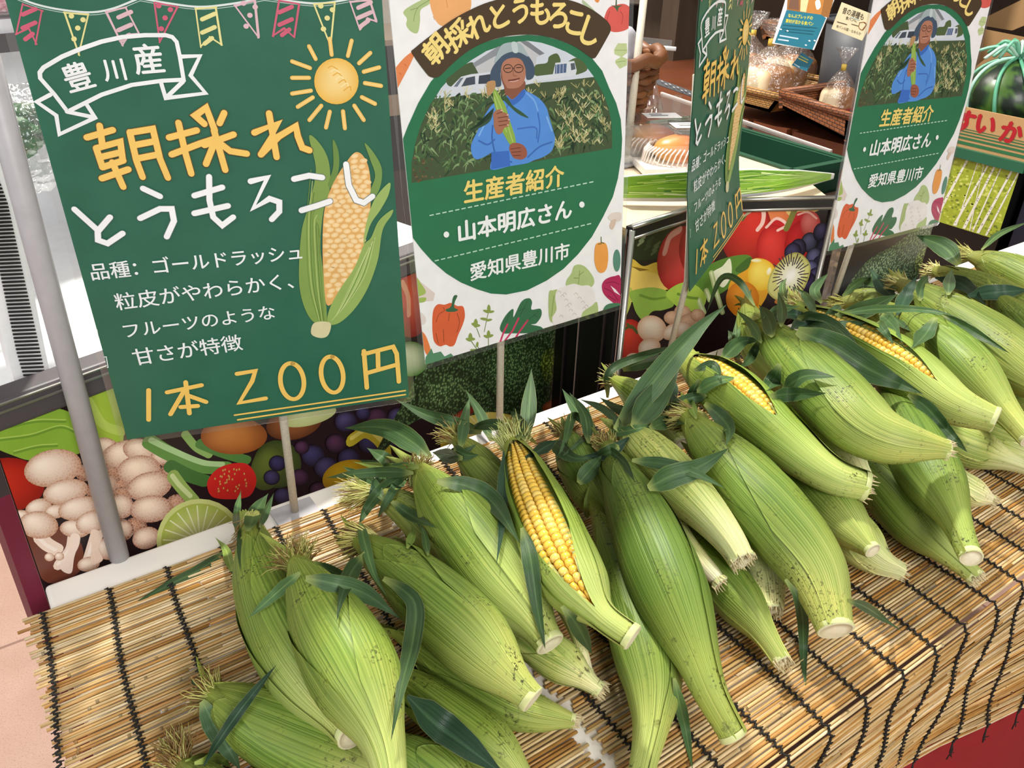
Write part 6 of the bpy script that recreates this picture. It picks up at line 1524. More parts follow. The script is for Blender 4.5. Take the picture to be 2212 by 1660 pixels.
    if stub != 'none':
        m = MB(); V = []; Cc = []; N = 20; cc = lin('EFE8C8'); ce = lin('D6DC98'); cd = lin('CFC49A')
        tilt = rg.uniform(-.15, .15)
        for rr, dz, c_ in ((1.0, -0.004, ce), (1.02, 0.0, ce), (0.9, 0.0012, cc * .95), (0.86, 0.0004, cd), (0.5, 0.0012, cc), (0.0, 0.0013, cc)):
            for k in range(N if rr else 1):
                t = 2 * math.pi * k / N
                V.append(P[j] + A[j] * re * rr * math.cos(t) + B[j] * re * rr * math.sin(t) + T[j] * (dz + tilt * re * rr * math.cos(t))); Cc.append(c_ * rg.uniform(.93, 1.03))
        Fc = [(a_ * N + k, a_ * N + (k + 1) % N, (a_ + 1) * N + (k + 1) % N, (a_ + 1) * N + k) for a_ in range(4) for k in range(N)] + [(4 * N + k, 4 * N + (k + 1) % N, 5 * N) for k in range(N)]
        m.add(V, Fc, np.clip(np.array(Cc), 0, 1)); m.build('cut_end', M_STUB, root, True)
        if stub == 'frayed':
            m = MB()
            for k in range(46):
                t = rg.uniform(0, 6.28); q = re * rg.uniform(.5, 1.02)
                p = P[j] + A[j] * q * math.cos(t) + B[j] * q * math.sin(t); L = rg.uniform(.002, .007)
                dd = T[j] * L + np.array([rg.uniform(-1, 1) * .002 for _ in range(3)])
                m.tube([p - T[j] * .002, p + dd], [0.0011, 0.0003], 4, lin('DCCB9C') * rg.uniform(.7, 1.1))
            m.build('frayed_fibres', M_STUB, root, True)
    # silk
    if silk:
        make_silk(root, P[0], -T[0], A[0], B[0], pr[0] * 0.9, rg, **silk)
    # ragged husk tips round the silk
    if skirt and prof != 'stub':
        for k in range(5):
            t0 = rg.uniform(0, 6.28); L = rg.uniform(.012, .034); fl = rg.uniform(0.1, 0.5)
            G = []; Cc = []
            d = A[0] * math.cos(t0) + B[0] * math.sin(t0); sd = -A[0] * math.sin(t0) + B[0] * math.cos(t0)
            for q in np.linspace(-0.25, 1, 7):
                cpos = P[0] + d * (pr[0] * (1.02 if q > 0 else 1.05) + max(0, q) ** 1.5 * L * fl) - T[0] * q * L
                ww = pr[0] * 0.75 * (1 - max(0, q)) ** .8 + 0.0004
                G.append([cpos + sd * ww * t_ - d * ww * 0.5 * t_ * t_ for t_ in (-1, -.5, 0, .5, 1)])
                cl = g0 * rg.uniform(.95, 1.15); Cc.append([cl] * 5)
            m = MB(); m.grid(np.array(G), np.clip(np.array(Cc), 0, 1), np.array([[(x * .004 + seed, q * .03) for x in range(5)] for q in range(7)]))
            m.build('husk_tip', M_HUSK, root, True)
    root['_len'] = float(np.linalg.norm(np.diff(P, axis=0), axis=1).sum()); del root['_len']
    EARS.append((root, P, pr))
    return root

def make_silk(parent, p0, d, a, b, r, rg, n=90, L=0.035, dirpx=None, spread=0.5, dark=0.35, curl=0.35, tones=('CDD07A', 'B9B060', '8A6A38')):
    """tuft of fine threads"""
    m = MB(); d = np.array(d, float)
    if dirpx is not None:
        q = p0 + (RW @ np.array([dirpx[0], dirpx[1], 0.0])) * 0.001 - p0; q /= np.linalg.norm(q); d = d * 0.25 + q; d /= np.linalg.norm(d)
    cols = [lin(t) for t in tones]
    spread *= 0.8; curl *= 1.3
    for k in range(int(n * 1.5)):
        t = rg.uniform(0, 6.28); q = r * math.sqrt(rg.random())
        s = p0 - d * 0.012 + a * q * math.cos(t) + b * q * math.sin(t)
        l = L * rg.uniform(.35, .75) + 0.012
        out = (a * math.cos(t) + b * math.sin(t)) * spread * rg.uniform(.1, 1) * 0.6
        dr = d + out; dr /= np.linalg.norm(dr)
        w1 = np.array([rg.uniform(-1, 1) for _ in range(3)]) * curl; w2 = np.array([rg.uniform(-1, 1), rg.uniform(-1, 1), rg.uniform(-1.4, .4)]) * curl
        pts = []
        cur = dr.copy(); p = s.copy(); sw = rg.uniform(0, 6.28)
        for f in range(7):
            pts.append(p.copy()); p = p + cur * (l / 6)
            cur = cur + w1 * .22 + w2 * .10 * f / 3 + np.array([math.sin(sw + f * 1.7), math.cos(sw + f * 1.3), -.25]) * curl * .28; cur /= np.linalg.norm(cur)
        if rg.random() < dark: cc = [cols[0] * .9 + (cols[2] - cols[0] * .9) * min(1, f * 1.8) for f in np.linspace(0, 1, 7)]
        else: cc = [cols[0] + (cols[1] - cols[0]) * f for f in np.linspace(0, 1, 7)]
        cc = [np.clip(c * rg.uniform(.9, 1.1), 0, 1) for c in cc]
        m.tube(pts, [0.00056] * 5 + [0.0004, 0.0002], 3, np.array(cc), False)
    return m.build('silk', M_SILK, parent, True)

def surface_tree():
    """everything built so far on the table, to lay leaves on"""
    V = []; Fc = []
    for o in COL.objects:
        if o.type != 'MESH' or o.name.startswith(('silk', 'binding', 'stick', 'sheet', 'laminate', 'clip')): continue
        r = o
        while r.parent: r = r.parent
        if not r.name.startswith(('corn', 'reed_mat', 'display_table')): continue
        l = parent_loc(o) if o.parent else np.zeros(3)
        if o.name.startswith('canes') or o.name.startswith('kernels'): continue
        k = len(V); V += [tuple(np.array(v.co) + l) for v in o.data.vertices]; Fc += [[i + k for i in p.vertices] for p in o.data.polygons]
    return BVHTree.FromPolygons(V, Fc)
def hit(tree, p):
    r = ray(p); h = tree.ray_cast(Vector(CAM), Vector(r), 4.0)
    return None if h[0] is None else depth(np.array(h[0]))

LEAFC = {'dark': ('3E5A36', '628050'), 'mid': ('4F7044', '8CA866'), 'light': ('86A24C', 'B7C77C'), 'wet': ('2A4632', '4A6C50'), 'blue': ('4A6646', '738F66')}
def blade(tree, pts, w, tone='dark', seed=0, lift=0.006, fold=0.25, roll=0.0, root=None, name='flag_leaf', parent=None, lead=0.3, label=None, tipw=0.0, group=None):
    """pts: photograph points from base to tip (an optional third number is the depth offset towards the viewer in cm)"""
    rg = random.Random(seed * 17 + 3)
    Q = crom([q[:2] for q in pts], 26); D = []
    for q in Q:
        ds = [hit(tree, (q[0] + dx, q[1] + dy)) for dx, dy in ((0, 0), (w * .3, 0), (-w * .3, 0), (0, w * .3), (0, -w * .3))]
        ds = [x for x in ds if x is not None]
        D.append(np.median(ds) * .5 + min(ds) * .5 if ds else np.nan)
    D = np.array(D); ok = ~np.isnan(D)
    if not ok.any(): D[:] = 0.95
    else:
        f = np.where(ok)[0][0]; D[:f] = D[f]; D[np.isnan(D)] = 99
    for i in range(1, len(D)):
        D[i] = min(D[i], D[i - 1] + 0.0045)
    for i in range(len(D) - 2, -1, -1): D[i] = min(D[i], D[i + 1] + 0.009)
    D = np.convolve(np.pad(D, 3, mode='edge'), np.ones(7) / 7, 'valid')
    P3 = [ondist(q, d - lift) for q, d in zip(Q, D)]
    n = 30; P = crom(P3, n); T, A, B = frame_path(P)
    if tone == 'wet': lead = 0.45
    Wm = 0.84 * w * np.mean([depth(p) for p in P3]) / F / 2
    s = np.linspace(0, 1, n)
    prof = np.interp(s, [0, lead * .5, lead, .5, .7, .86, 1], [.12 if tone == 'wet' else .26, .78, 1, .92, .66, .32, tipw])
    c0, c1 = (lin(c) for c in LEAFC[tone]); c0 = c0 * rg.uniform(.8, 1.2)
    m_ = 15; G = np.zeros((n, m_, 3)); Cc = np.zeros((n, m_, 3)); U = np.zeros((n, m_, 2))
    t = np.concatenate([[-1, -0.965], np.linspace(-.9, .9, m_ - 4), [.965, 1]]); ro = math.radians(roll); f1, f2 = rg.uniform(7, 13), rg.uniform(0, 6)
    for i in range(n):
        a = A[i] * math.cos(ro) + B[i] * math.sin(ro); b = -A[i] * math.sin(ro) + B[i] * math.cos(ro)
        wv = Wm * prof[i]
        G[i] = P[i] + np.outer(t * wv, b) + np.outer(fold * wv * (np.abs(t) ** 1.3) - 0.5 * fold * wv + 0.10 * wv * np.sin(f1 * s[i] + f2 + t * 1.5) * t * t, a)
        mr = np.exp(-(t / 0.09) ** 2)[:, None]; ed = (np.abs(t) > 0.985)[:, None]
        Cc[i] = c0 * (1 - mr * .6) + c1 * mr * .6
        Cc[i] = Cc[i] * (1 - ed * .55) + lin('C4C486') * ed * .55
        bs = max(0, 1 - s[i] / 0.12) * (tone != 'wet'); Cc[i] = Cc[i] * (1 - bs * .6) + lin('B3BE6C') * bs * .6
        U[i, :, 0] = t * 0.03 + seed; U[i, :, 1] = s[i] * 0.3
    m = MB(); m.grid(G, np.clip(Cc, 0, 1), U)
    if parent is not None:
        return m.build('flag_leaf', M_BLADE, parent, True)
    o = m.build('corn_leaf', M_BLADE, None, True)
    return tag(o, label, 'leaf', group)

def solve_pile():
    """lets every ear rest on those below it: slides it towards the eye until it no longer cuts into them"""
    done = []; res = []
    for label, pts, w, prof, tone, seed, k in SPECS:
        C0 = [onz((x, y), TABLE + z / 100) for x, y, z in pts]
        sh = np.zeros(2)
        rays = [ray(q[:2]) for q in pts]; t = np.linspace(0, 1, len(pts))
        pk, pv = PROF[prof]
        for it in range(40):
            C = [c - r * (sh[0] * (1 - u) + sh[1] * u) for c, r, u in zip(C0, rays, t)]
            P = crom(C, 24); s = np.linspace(0, 1, 24); R = 0.9 * w * depth(P[12]) / F / 2
            pr = np.interp(s, pk, pv) * R
            worst = np.zeros(2); moved = False
            lowz = P[:, 2] - TABLE - pr * 0.85 - 0.003
            for q, pz in zip(s, lowz):
                if pz < 0:
                    worst = np.maximum(worst, np.array([1 - q, q]) * (-pz) * 1.2); moved = True
            for Pj, rj in done:
                d = np.linalg.norm(P[:, None] - Pj[None], axis=2); pen = (pr[:, None] + rj[None]) * 0.84 - d
                m = pen.max(axis=1)
                for q, x in zip(s, m):
                    if x > 0.002:
                        worst = np.maximum(worst, np.array([1 - q + .15, q + .15]) * x * 0.6); moved = True
            if not moved: break
            sh = np.minimum(sh + worst, 0.085)
        done.append((P, pr)); res.append(C)
    return res
SILK = dict(n=90, L=0.03, spread=0.6, dark=0.4)
def SK(**k):
    d = dict(SILK); d.update(k); return d
# --- bottom layer, back row first
ear('ear at the back with a pale silk brush hanging over the mat edge', [(800, 1066, 4), (880, 1100, 4), (1020, 1230, 4)], 105, 'plump', 'olive', 1, silk=SK(n=110, L=.05, dirpx=(-1, .08), dark=.3))
ear('short ear standing behind with its messy brown silk, between silk brush and tall leaf', [(985, 945, 7), (1040, 1010, 6), (1130, 1130, 4)], 105, 'plump', 'olive', 2, silk=SK(n=120, L=.035, dark=.5, curl=.6))
ear('small green ear half hidden behind the opened ear, brown silk up by the white tray', [(1222, 935, 5), (1250, 1000, 5), (1320, 1120, 4)], 110, 'plump', 'deep', 3, silk=SK(n=130, L=.03, dark=.6, curl=.5))
ear('thin green ear below the long dark blade behind the black gap', [(1325, 820, 5), (1380, 860, 5), (1470, 960, 4.5)], 92, 'plump', 'mid', 4, silk=SK(n=50))
ear('green ear buried under leaves beside the kiwi print', [(1612, 655, 5), (1640, 740, 5), (1720, 860, 4)], 95, 'plump', 'olive', 5)
ear('messy husk end of an ear beside the foot of the farther farmer sign', [(1815, 655, 5), (1880, 655, 5), (1990, 730, 5)], 90, 'plump', 'olive', 6, silk=SK(n=60, dark=.2))
ear('dark green ear hidden under the two crossing leaves at the back', [(1540, 800, 5), (1570, 850, 4), (1680, 990, 4)], 100, 'plump', 'deep', 7)
ear('ear lying deep between the opened ears with only its green side showing', [(1690, 770, 4), (1800, 880, 4), (1960, 1010, 4)], 105, 'plump', 'deep', 8)
# far right
ear('farthest ear at the right border, tip among pale silk', [(2092, 552, 6), (2150, 572, 6), (2300, 640, 6)], 92, 'plump', 'olive', 9, silk=SK(n=70, dark=.1))
ear('far ear with pale yellow silk below the birch print box', [(2020, 585, 7), (2080, 610, 7.5), (2150, 650, 8), (2330, 770, 8)], 110, 'plump', 'olive', 10, silk=SK(n=90, L=.03, dark=.1, tones=('E2DE9A', 'D8CF80', '9A7A40')))
ear('green ear at the right border under the wet leaf, pale silk trailing over it', [(2150, 640, 9), (2215, 720, 8), (2330, 860, 6)], 120, 'plump', 'mid', 11, silk=SK(n=110, L=.05, dark=.05, dirpx=(.4, 1), tones=('E4E0A0', 'D9D488', 'B0A050')))
ear('dark ear just under the long one in the upper right', [(1985, 690, 6), (2080, 770, 6), (2270, 900, 5)], 130, 'plump', 'deep', 13)
ear('long ear across the upper right of the pile, dull green with a broad dark leaf', [(1945, 615, 9), (2010, 655, 9.5), (2120, 730, 9.5), (2320, 880, 8)], 135, 'plump', 'olive', 12, silk=SK(n=110, L=.035, dark=.1, tones=('E2DE9A', 'D8CF80', '8A6A38')))
ear('smooth green ear right behind the farther opened ear', [(1930, 668, 6), (1990, 710, 7), (2100, 810, 7), (2225, 950, 4.5)], 128, 'neck', 'mid', 14)
ear('pale flat ear end at the right border under the opened ear stalk', [(2040, 880, 3.5), (2120, 935, 3.5), (2270, 1005, 3.2)], 92, 'slim', 'pale', 15)
ear('green ear with a long bare cream stalk reaching to the right border', [(1940, 870, 4), (2010, 925, 4), (2075, 958, 4), (2130, 978, 3.2), (2230, 1015, 2.6)], 100, 'neck', 'pale', 16, stub='frayed', leaves=2)
ear('short cream stalk end beside the broad standing ear at the right', [(2020, 1000, 4), (2075, 1050, 3.8), (2145, 1082, 3)], 74, 'point', 'cream', 17, stub='frayed', leaves=2)
ear('broad green ear steeply lying under the far stalk ends, right front row', [(1905, 830, 4.5), (1985, 980, 4.6), (2050, 1095, 4.2), (2098, 1205, 3)], 142, 'neck', 'deep', 18, leafspec=[(-25, 85, 0.02, 6), (70, 60, .3, 0)])
ear('right front ear with a pale frayed end resting near the mat fold', [(1800, 960, 4.2), (1900, 1045, 4.2), (2010, 1160, 3.8), (2110, 1250, 2.6)], 128, 'neck', 'mid', 19, stub='frayed', leafspec=[(15, 80, 0.05, 10), (-75, 70, .35, 0)])
# middle bottom layer
ear('pale pointed ear end showing under the blunt green one, frayed cream stalk', [(1740, 1060, 4), (1830, 1140, 4), (1890, 1205, 3.4), (1945, 1235, 2.2)], 110, 'neck', 'pale', 20, stub='frayed')
ear('green ear squeezed between the blunt one and the first opened row', [(1660, 960, 4.5), (1760, 1060, 4.2), (1885, 1190, 3.4)], 118, 'point', 'mid', 21)
ear('short green ear with a torn hollow end on the mat, in the middle', [(1440, 1120, 3.6), (1540, 1230, 3.6), (1630, 1340, 3.2), (1690, 1430, 2.4)], 112, 'neck', 'mid', 22, stub='frayed')
ear('thin stalk with a brown band poking out beside the tall smooth ear', [(1440, 1110, 5), (1500, 1195, 5), (1558, 1262, 4.4)], 58, 'stub', 'cream', 23, stub='frayed', leaves=0, skirt=False)
ear('flat ear with torn pale husk and cream stalk, right of the cream ended one', [(1505, 985, 6), (1580, 1080, 6), (1645, 1200, 5), (1668, 1318, 3.4)], 104, 'slim', 'pale', 24, stub='frayed', leafspec=[(40, 60, 0.05, 6), (-50, 55, .15, -8)])
ear('light green ear lying low behind the front ones, frayed brown end', [(1080, 1350, 3.4), (1170, 1400, 3.4), (1240, 1450, 3), (1296, 1492, 2.2)], 100, 'neck', 'pale', 25, stub='frayed')
ear('thin bare stalk end pointing down beside the white gap', [(1205, 1290, 3.5), (1245, 1370, 3.2), (1272, 1462, 2.2)], 40, 'stub', 'cream', 26, stub='frayed', leaves=0, skirt=False)
ear('slender long ear low on the mat with a pointed end at the white gap', [(860, 1370, 3.2), (980, 1450, 3.2), (1110, 1525, 3), (1238, 1558, 1.8)], 105, 'point', 'mid', 27, stub='frayed', leafspec=[(-20, 70, .02, 4), (60, 60, .2, 6)])
ear('low ear at the bottom border beside the large wet leaf', [(830, 1440, 3.6), (960, 1540, 3.6), (1080, 1630, 3.4), (1160, 1730, 2.6)], 132, 'neck', 'fresh', 28, leafspec=[(-15, 80, .02, 4), (70, 70, .2, 0)])
ear('ear at the very bottom border under the wet leaf, only a green sliver', [(820, 1590, 3.2), (930, 1660, 3.2), (1060, 1740, 3)], 120, 'neck', 'mid', 29)
# front left
ear('front left ear lying crosswise, dark silk clump at its open tip', [(452, 1500, 3.8), (560, 1560, 3.9), (700, 1625, 3.8), (880, 1700, 3.2)], 196, 'plump', 'mid', 30, silk=SK(n=150, L=.022, dark=.6, curl=.6, spread=.9), leafspec=[(20, 88, .10, 8), (-50, 70, .02, -6), (110, 60, .3, 0)])
ear('ear tip in the bottom left corner with torn husk and brown silk', [(392, 1650, 3.2), (450, 1710, 3.4), (560, 1830, 3.4)], 130, 'plump', 'olive', 31, silk=SK(n=120, L=.035, dark=.65, dirpx=(-.35, -1), curl=.5))
ear('leftmost upright ear, leafy tip at the white tray, soil on its husk', [(540, 1140, 4.6), (560, 1230, 4.8), (620, 1370, 4.8), (690, 1490, 4.6), (760, 1590, 3.8)], 178, 'plump', 'fresh', 32, silk=SK(n=110, L=.03, dark=.8, dirpx=(-.2, 1), curl=.6), leafspec=[(30, 85, .12, 10), (-60, 80, .05, -8), (120, 60, .3, 0)])
ear('second ear from the left with a dark soil patch, stem running off the bottom', [(640, 1215, 7), (700, 1330, 7.6), (770, 1460, 7.8), (825, 1590, 7), (850, 1710, 6)], 208, 'neck', 'fresh', 33, silk=SK(n=120, L=.03, dark=.4, dirpx=(-.3, -1), curl=.7), leafspec=[(8, 90, .03, 0), (-75, 70, .30, 6), (95, 60, .3, 0)])
# second layer, middle
ear('tall slender ear directly right of the opened ear, thick pale stalk at the bottom', [(1290, 1110, 4.5), (1345, 1240, 4.6), (1400, 1420, 4.2), (1408, 1540, 3.4), (1380, 1690, 2.6)], 152, 'neck', 'mid', 34, leafspec=[(-10, 85, .02, 4), (65, 70, .25, 0), (-80, 50, .4, 0)])
ear('ear with spread golden silk brush, cut end facing the viewer', [(775, 1168, 7), (860, 1230, 8), (990, 1350, 8.8), (1085, 1450, 8.8), (1150, 1512, 8.2)], 172, 'plump', 'mid', 35, silk=SK(n=170, L=.024, dark=.35, dirpx=(-1, .12), spread=1.2, curl=.2, tones=('DCD488', 'CBBE60', '5A4326')), leafspec=[(-15, 70, .22, 14), (60, 85, .06, -10), (-90, 60, .15, 0)])
ear('plump ear behind the golden silk one, brown silk and long leaves at its tip', [(905, 1015, 6.5), (960, 1090, 7.2), (1060, 1220, 7.8), (1140, 1320, 7.6), (1188, 1392, 7)], 186, 'plump', 'fresh', 36, silk=SK(n=170, L=.022, dark=.55, dirpx=(.3, -1), curl=.6), leafspec=[(10, 90, .10, 4), (-80, 70, .2, 0), (100, 60, .2, 0)])
ear('tall smooth ear right of the opened one, bent green stem at the lower end', [(1312, 965, 7), (1365, 1080, 7.6), (1440, 1260, 7.4), (1500, 1410, 6), (1535, 1500, 4.6), (1585, 1592, 2.6)], 170, 'neck', 'deep', 37, silk=SK(n=150, L=.022, dark=.5, dirpx=(-.4, -1), curl=.5), leafspec=[(-12, 88, .16, 0), (75, 80, .10, 0), (-100, 50, .3, 0)])
ear('pale ended ear tapering to a peeled cream stalk, between the tall and blunt ones', [(1355, 935, 8), (1430, 1010, 8.6), (1520, 1100, 8.6), (1575, 1165, 8), (1604, 1212, 7.4)], 132, 'cone', 'pale', 38, stub='frayed', leafspec=[(0, 80, .05, 10), (80, 70, .1, 0)])
ear('large green ear with a straight blunt cut stem on the mat', [(1488, 905, 7.6), (1570, 1000, 8), (1680, 1120, 7), (1760, 1230, 5.4), (1805, 1362, 3.4)], 166, 'slim', 'mid', 39, silk=SK(n=150, L=.03, dark=.45, dirpx=(-1, -.05), spread=.7), leafspec=[(10, 80, .06, 6), (-55, 75, .25, -6), (90, 60, .2, 0)])
ear('opened ear showing large yellow kernels, nearest of the three opened ones', [(1112, 965, 9), (1145, 1060, 10), (1215, 1210, 11), (1290, 1318, 11.4), (1366, 1378, 11)], 165, 'open', 'fresh', 40, window=(-2, 33, .03, .89, .95), silk=SK(n=150, L=.04, dark=.1, dirpx=(-.35, -1), curl=.5, spread=.5, tones=('D9D894', 'C5CB78', '8A7A38')), leafspec=[(-110, 50, .25, 0), (110, 55, .2, 0)])
# right, upper layer
ear('light green shoulder of an ear tucked behind the middle opened ear', [(1680, 870, 9), (1750, 900, 9.5), (1815, 945, 9.4), (1868, 1030, 8.2)], 104, 'neck', 'pale', 42, leafspec=[(0, 80, .05, 0)])
ear('opened ear in the middle of the pile with a narrow kernel strip and twisted end', [(1490, 785, 10.5), (1575, 850, 11), (1690, 950, 11), (1790, 1025, 10.4), (1872, 1052, 9.8)], 150, 'cone', 'fresh', 41, window=(-34, 20, .06, .62, .9), stub='frayed', leafspec=[(70, 70, .2, 0), (-130, 60, .4, 0)])
ear('long ear above the middle opened one, its end turning flat to the right', [(1648, 700, 10), (1710, 770, 10.6), (1800, 860, 11), (1900, 940, 10.6), (2045, 972, 9.6)], 152, 'point', 'mid', 43, stub='frayed', silk=SK(n=60, L=.02, dark=.2, dirpx=(-1, -.4)), leafspec=[(25, 85, .03, 6), (-60, 70, .3, 0)])
ear('farther opened ear with a long row of kernels and a thick cut stalk', [(1725, 668, 10), (1810, 715, 10.6), (1940, 790, 11), (2050, 868, 10.6), (2150, 908, 10)], 132, 'slim', 'fresh', 44, window=(-26, 19, .08, .80, .9), silk=SK(n=160, L=.03, dark=.35, dirpx=(-1, -.5), curl=.5, tones=('E6E2A0', 'CDC070', '8A5A30')), leafspec=[(80, 60, .2, 0)])
PLACED = solve_pile()
for C_, (label, pts, w, prof, tone, seed, k) in zip(PLACED, SPECS):
    build_ear(C_, label, pts, w, prof, tone, seed, **k)

# --- leaves
TREE = surface_tree()
EN = {r['label'].split(',')[0][:28]: r for r, _, _ in EARS}
def E_(start):
    for r, _, _ in EARS:
        if r['label'].startswith(start): return r
    raise KeyError(start)
LEAVES = [
 ('leftmost', [(510, 1150), (512, 1105), (521, 1058)], 22, 'mid'), ('leftmost', [(535, 1148), (552, 1105), (580, 1066)], 40, 'dark'), ('leftmost', [(560, 1140), (578, 1100), (592, 1064)], 20, 'dark'),
 ('leftmost', [(500, 1235), (488, 1190), (464, 1160)], 24, 'light'), ('leftmost', [(520, 1130), (516, 1190), (520, 1240)], 14, 'dark'),
 ('second ear', [(648, 1238), (605, 1275), (536, 1336)], 34, 'mid'), ('second ear', [(660, 1250), (720, 1262), (790, 1285), (866, 1338)], 56, 'blue'),
 ('second ear', [(790, 1195), (760, 1235), (738, 1290), (727, 1345)], 48, 'dark'), ('second ear', [(680, 1215), (740, 1245), (800, 1270)], 26, 'dark'),
 ('ear with spread', [(779, 1130), (790, 1180), (808, 1240), (836, 1290)], 30, 'mid'), ('ear with spread', [(828, 1250), (870, 1275), (897, 1310), (890, 1390), (868, 1480), (844, 1604)], 52, 'dark'),
 ('ear with spread', [(880, 1185), (892, 1150), (888, 1135)], 22, 'light'), ('ear with spread', [(925, 1200), (915, 1150), (900, 1130)], 20, 'mid'),
 ('plump ear', [(893, 1022), (830, 1020), (770, 1024), (704, 1033)], 30, 'dark'), ('plump ear', [(880, 1025), (830, 1055), (795, 1095), (774, 1135)], 36, 'dark'), ('plump ear', [(880, 1030), (850, 1060), (815, 1120)], 30, 'dark'),
 ('plump ear', [(930, 990), (890, 955), (830, 925), (744, 925)], 58, 'dark'), ('plump ear', [(905, 1010), (850, 1012), (800, 1005), (762, 998)], 26, 'light'),
 ('plump ear', [(944, 1040), (1010, 1050), (1065, 1085), (1124, 1176)], 56, 'dark'),
 ('short ear', [(1040, 935), (980, 915), (917, 895), (854, 863)], 36, 'dark'), ('short ear', [(1100, 925), (1060, 918), (1010, 925)], 34, 'dark'),
 ('opened ear showing', [(1140, 945), (1143, 880), (1148, 796)], 42, 'dark'), ('opened ear showing', [(1088, 975), (1086, 1060), (1084, 1140), (1072, 1222)], 34, 'wet'),
 ('opened ear showing', [(1128, 1140), (1146, 1210), (1160, 1310), (1178, 1404)], 46, 'dark'), ('opened ear showing', [(1214, 1310), (1245, 1350), (1280, 1416)], 42, 'dark'),
 ('opened ear showing', [(1160, 960), (1125, 930), (1106, 910)], 12, 'light'),
 ('small green ear', [(1284, 925), (1250, 892), (1214, 840)], 34, 'dark'), ('small green ear', [(1280, 930), (1240, 900), (1222, 950), (1200, 1000)], 26, 'dark'), ('small green ear', [(1278, 930), (1270, 895), (1272, 874)], 14, 'dark'),
 ('small green ear', [(1285, 925), (1230, 975), (1196, 1000)], 16, 'dark'),
 ('tall slender', [(1250, 1045), (1275, 1015), (1300, 985)], 44, 'dark'), ('tall slender', [(1268, 1120), (1266, 1080), (1276, 1045)], 16, 'light'),
 ('tall smooth', [(1365, 995), (1440, 1004), (1500, 1022), (1566, 1055)], 36, 'dark'), ('pale ended', [(1400, 1055), (1450, 1030), (1510, 1010), (1575, 968)], 62, 'dark'),
 ('thin green', [(1330, 930), (1370, 880), (1440, 790), (1510, 710), (1570, 658)], 66, 'dark'), ('thin green', [(1368, 925), (1400, 880), (1440, 830), (1470, 790)], 72, 'dark'),
 ('thin green', [(1312, 860), (1320, 800), (1400, 765), (1480, 745)], 24, 'dark'), ('thin green', [(1345, 800), (1400, 780), (1470, 778)], 40, 'dark'),
 ('large green', [(1522, 872), (1556, 900), (1576, 930), (1568, 965)], 44, 'dark'), ('large green', [(1505, 905), (1490, 865), (1486, 850)], 22, 'light'),
 ('opened ear in', [(1500, 800), (1540, 790), (1560, 830)], 26, 'dark'), ('opened ear in', [(1510, 820), (1495, 850), (1490, 880)], 26, 'mid'),
 ('long ear above', [(1664, 856), (1710, 852), (1786, 850)], 40, 'dark'), ('long ear above', [(1690, 842), (1740, 812), (1806, 815)], 42, 'dark'),
 ('long ear above', [(1585, 770), (1588, 730), (1590, 690)], 22, 'mid'), ('long ear above', [(1642, 730), (1620, 775), (1590, 800)], 26, 'dark'), ('long ear above', [(1684, 786), (1672, 820), (1655, 846)], 46, 'dark'),
 ('farther opened', [(1722, 686), (1780, 695), (1830, 730), (1873, 792)], 38, 'dark'), ('farther opened', [(1722, 714), (1800, 750), (1880, 800), (1995, 852)], 80, 'dark'), ('farther opened', [(1725, 700), (1770, 710), (1820, 770)], 46, 'blue'),
 ('smooth green', [(1808, 682), (1870, 668), (1940, 636)], 46, 'dark'), ('smooth green', [(1804, 680), (1900, 668), (2010, 672), (2100, 700)], 22, 'mid'), ('smooth green', [(2020, 686), (2000, 720), (1966, 756)], 46, 'dark'),
 ('smooth green', [(1896, 695), (1915, 720), (1930, 745)], 26, 'dark'),
 ('broad green', [(1962, 852), (2000, 880), (2045, 930), (2090, 978)], 42, 'dark'),
 ('long ear across', [(1860, 606), (1900, 612), (1944, 624)], 30, 'dark'), ('long ear across', [(2036, 680), (2100, 715), (2182, 764)], 26, 'dark'), ('green ear at the right', [(2090, 640), (2150, 632), (2225, 626)], 48, 'wet'),
 ('far ear', [(2072, 572), (2040, 535), (1978, 508)], 48, 'dark'), ('far ear', [(2020, 600), (2080, 615), (2130, 660)], 40, 'wet'),
 ('farthest', [(2120, 540), (2160, 505), (2225, 478)], 16, 'mid'), ('messy', [(1775, 655), (1760, 625), (1790, 590)], 26, 'dark'), ('messy', [(1820, 640), (1855, 610), (1880, 600)], 24, 'mid'),
 ('dark green', [(1556, 780), (1600, 740), (1640, 735)], 40, 'dark'), ('green ear buried', [(1630, 660), (1596, 608), (1558, 602), (1526, 676)], 18, 'dark'),
 ('green ear buried', [(1650, 690), (1690, 668), (1730, 662)], 30, 'mid'), ('green ear buried', [(1700, 660), (1690, 620), (1700, 600)], 22, 'mid'),
 ('front left', [(440, 1655), (480, 1590), (530, 1520), (598, 1436)], 32, 'wet'), ('front left', [(436, 1515), (470, 1580), (520, 1665)], 56, 'blue'), ('front left', [(428, 1500), (420, 1480), (412, 1468)], 14, 'dark'),
 ('ear tip in', [(400, 1645), (440, 1632), (484, 1632)], 14, 'light'), ('ear tip in', [(420, 1650), (470, 1640), (500, 1660)], 30, 'light'),
 ('low ear', [(880, 1505), (940, 1560), (1000, 1606), (1095, 1680)], 92, 'wet'),
]
for i, (k, pts, w, tone) in enumerate(LEAVES):
    blade(TREE, pts, w, tone, i + 1, parent=E_(k), roll=random.Random(i).uniform(-25, 25), lift=0.005 + 0.003 * random.Random(i + 50).random())
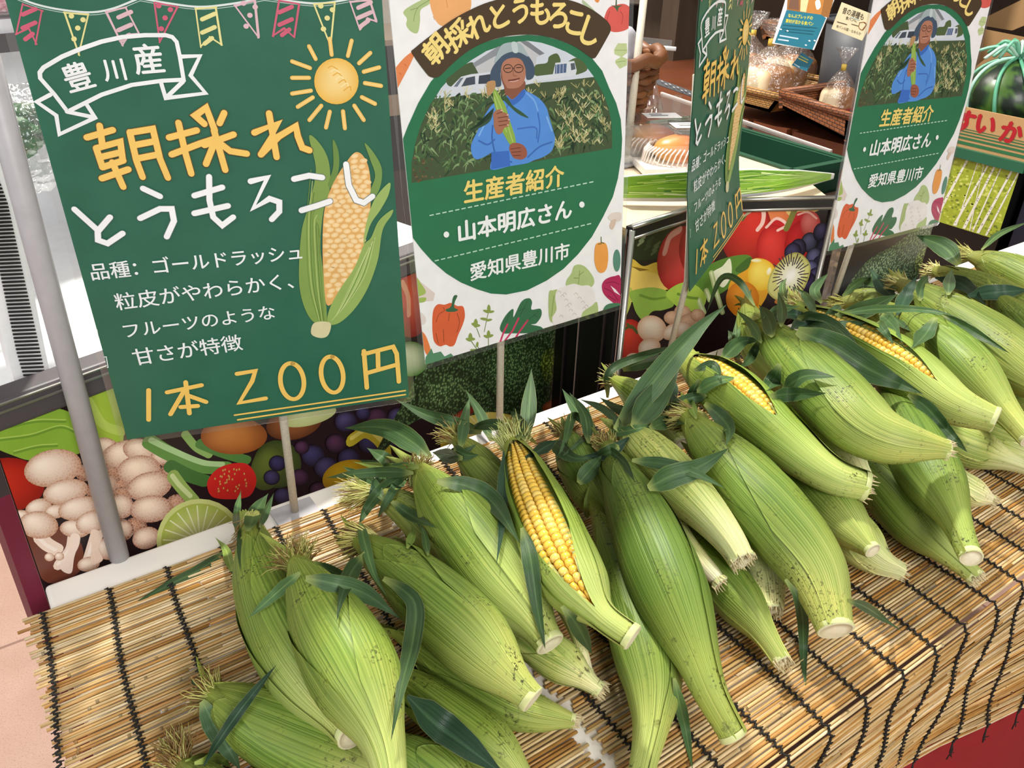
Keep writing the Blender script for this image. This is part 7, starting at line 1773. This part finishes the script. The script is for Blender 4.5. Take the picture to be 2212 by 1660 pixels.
# dark leaf blades crowding the silk ends along the back of the pile
BACK = [(775, 1105), (850, 1035), (905, 1000), (985, 965), (1060, 935), (1140, 930), (1215, 935), (1290, 945), (1330, 930), (1390, 890), (1450, 870), (1500, 820), (1560, 790), (1620, 730), (1680, 690), (1750, 668), (1830, 655), (1900, 650), (1985, 640), (2050, 600)]
rgx = random.Random(21)
TIPS = [(r, RW.T @ (P[0] - CAM)) for r, P, _ in EARS]
TIPS = [(r, c[0] / c[2] * F + W / 2, c[1] / c[2] * F + H / 2) for r, c in TIPS]
for k in range(46):
    q = rgx.uniform(0, len(BACK) - 1.01); i = int(q); f = q - i
    x = BACK[i][0] * (1 - f) + BACK[i + 1][0] * f + rgx.uniform(-12, 12); y = BACK[i][1] * (1 - f) + BACK[i + 1][1] * f + rgx.uniform(0, 46)
    a = rgx.choice((rgx.uniform(-2.6, -1.1), rgx.uniform(-.5, .9), rgx.uniform(2.2, 3.6))); L = rgx.uniform(55, 125) * (1 if x < 1500 else .8)
    b2 = a + rgx.uniform(-.7, .7)
    pts = [(x, y), (x + L * .5 * math.cos(a), y + L * .5 * math.sin(a)), (x + L * .5 * (math.cos(a) + math.cos(b2)), y + L * .5 * (math.sin(a) + math.sin(b2)))]
    own = min(TIPS, key=lambda t: (t[1] - x) ** 2 + (t[2] - y) ** 2)[0]
    blade(TREE, pts, rgx.uniform(22, 44), rgx.choice(('dark', 'dark', 'blue', 'mid', 'wet')), 300 + k, parent=own, roll=rgx.uniform(-40, 40), lift=rgx.uniform(.002, .006))
LOOSE = [
 ([(487, 1192), (430, 1232), (370, 1262), (293, 1302)], 30, 'dark', 'long dark leaf on the mat pointing left from the leftmost ear'),
 ([(1832, 1298), (1870, 1312), (1915, 1342), (1952, 1366)], 26, 'blue', 'single dark leaf lying on the mat right of the blunt cut ear'),
 ([(1697, 1252), (1722, 1290), (1734, 1340), (1736, 1420), (1741, 1494)], 30, 'dark', 'thin twisted dark leaf hanging left of the blunt cut ear, over the mat'),
 ([(1456, 1466), (1466, 1510), (1480, 1570), (1497, 1670)], 32, 'mid', 'narrow leaf running down beside the thick pale stalk at the bottom'),
]
for i, (pts, w, tone, lab) in enumerate(LOOSE):
    blade(TREE, pts, w, tone, 200 + i, lift=0.0035, label=lab, group=None)
bpy.context.view_layer.update()
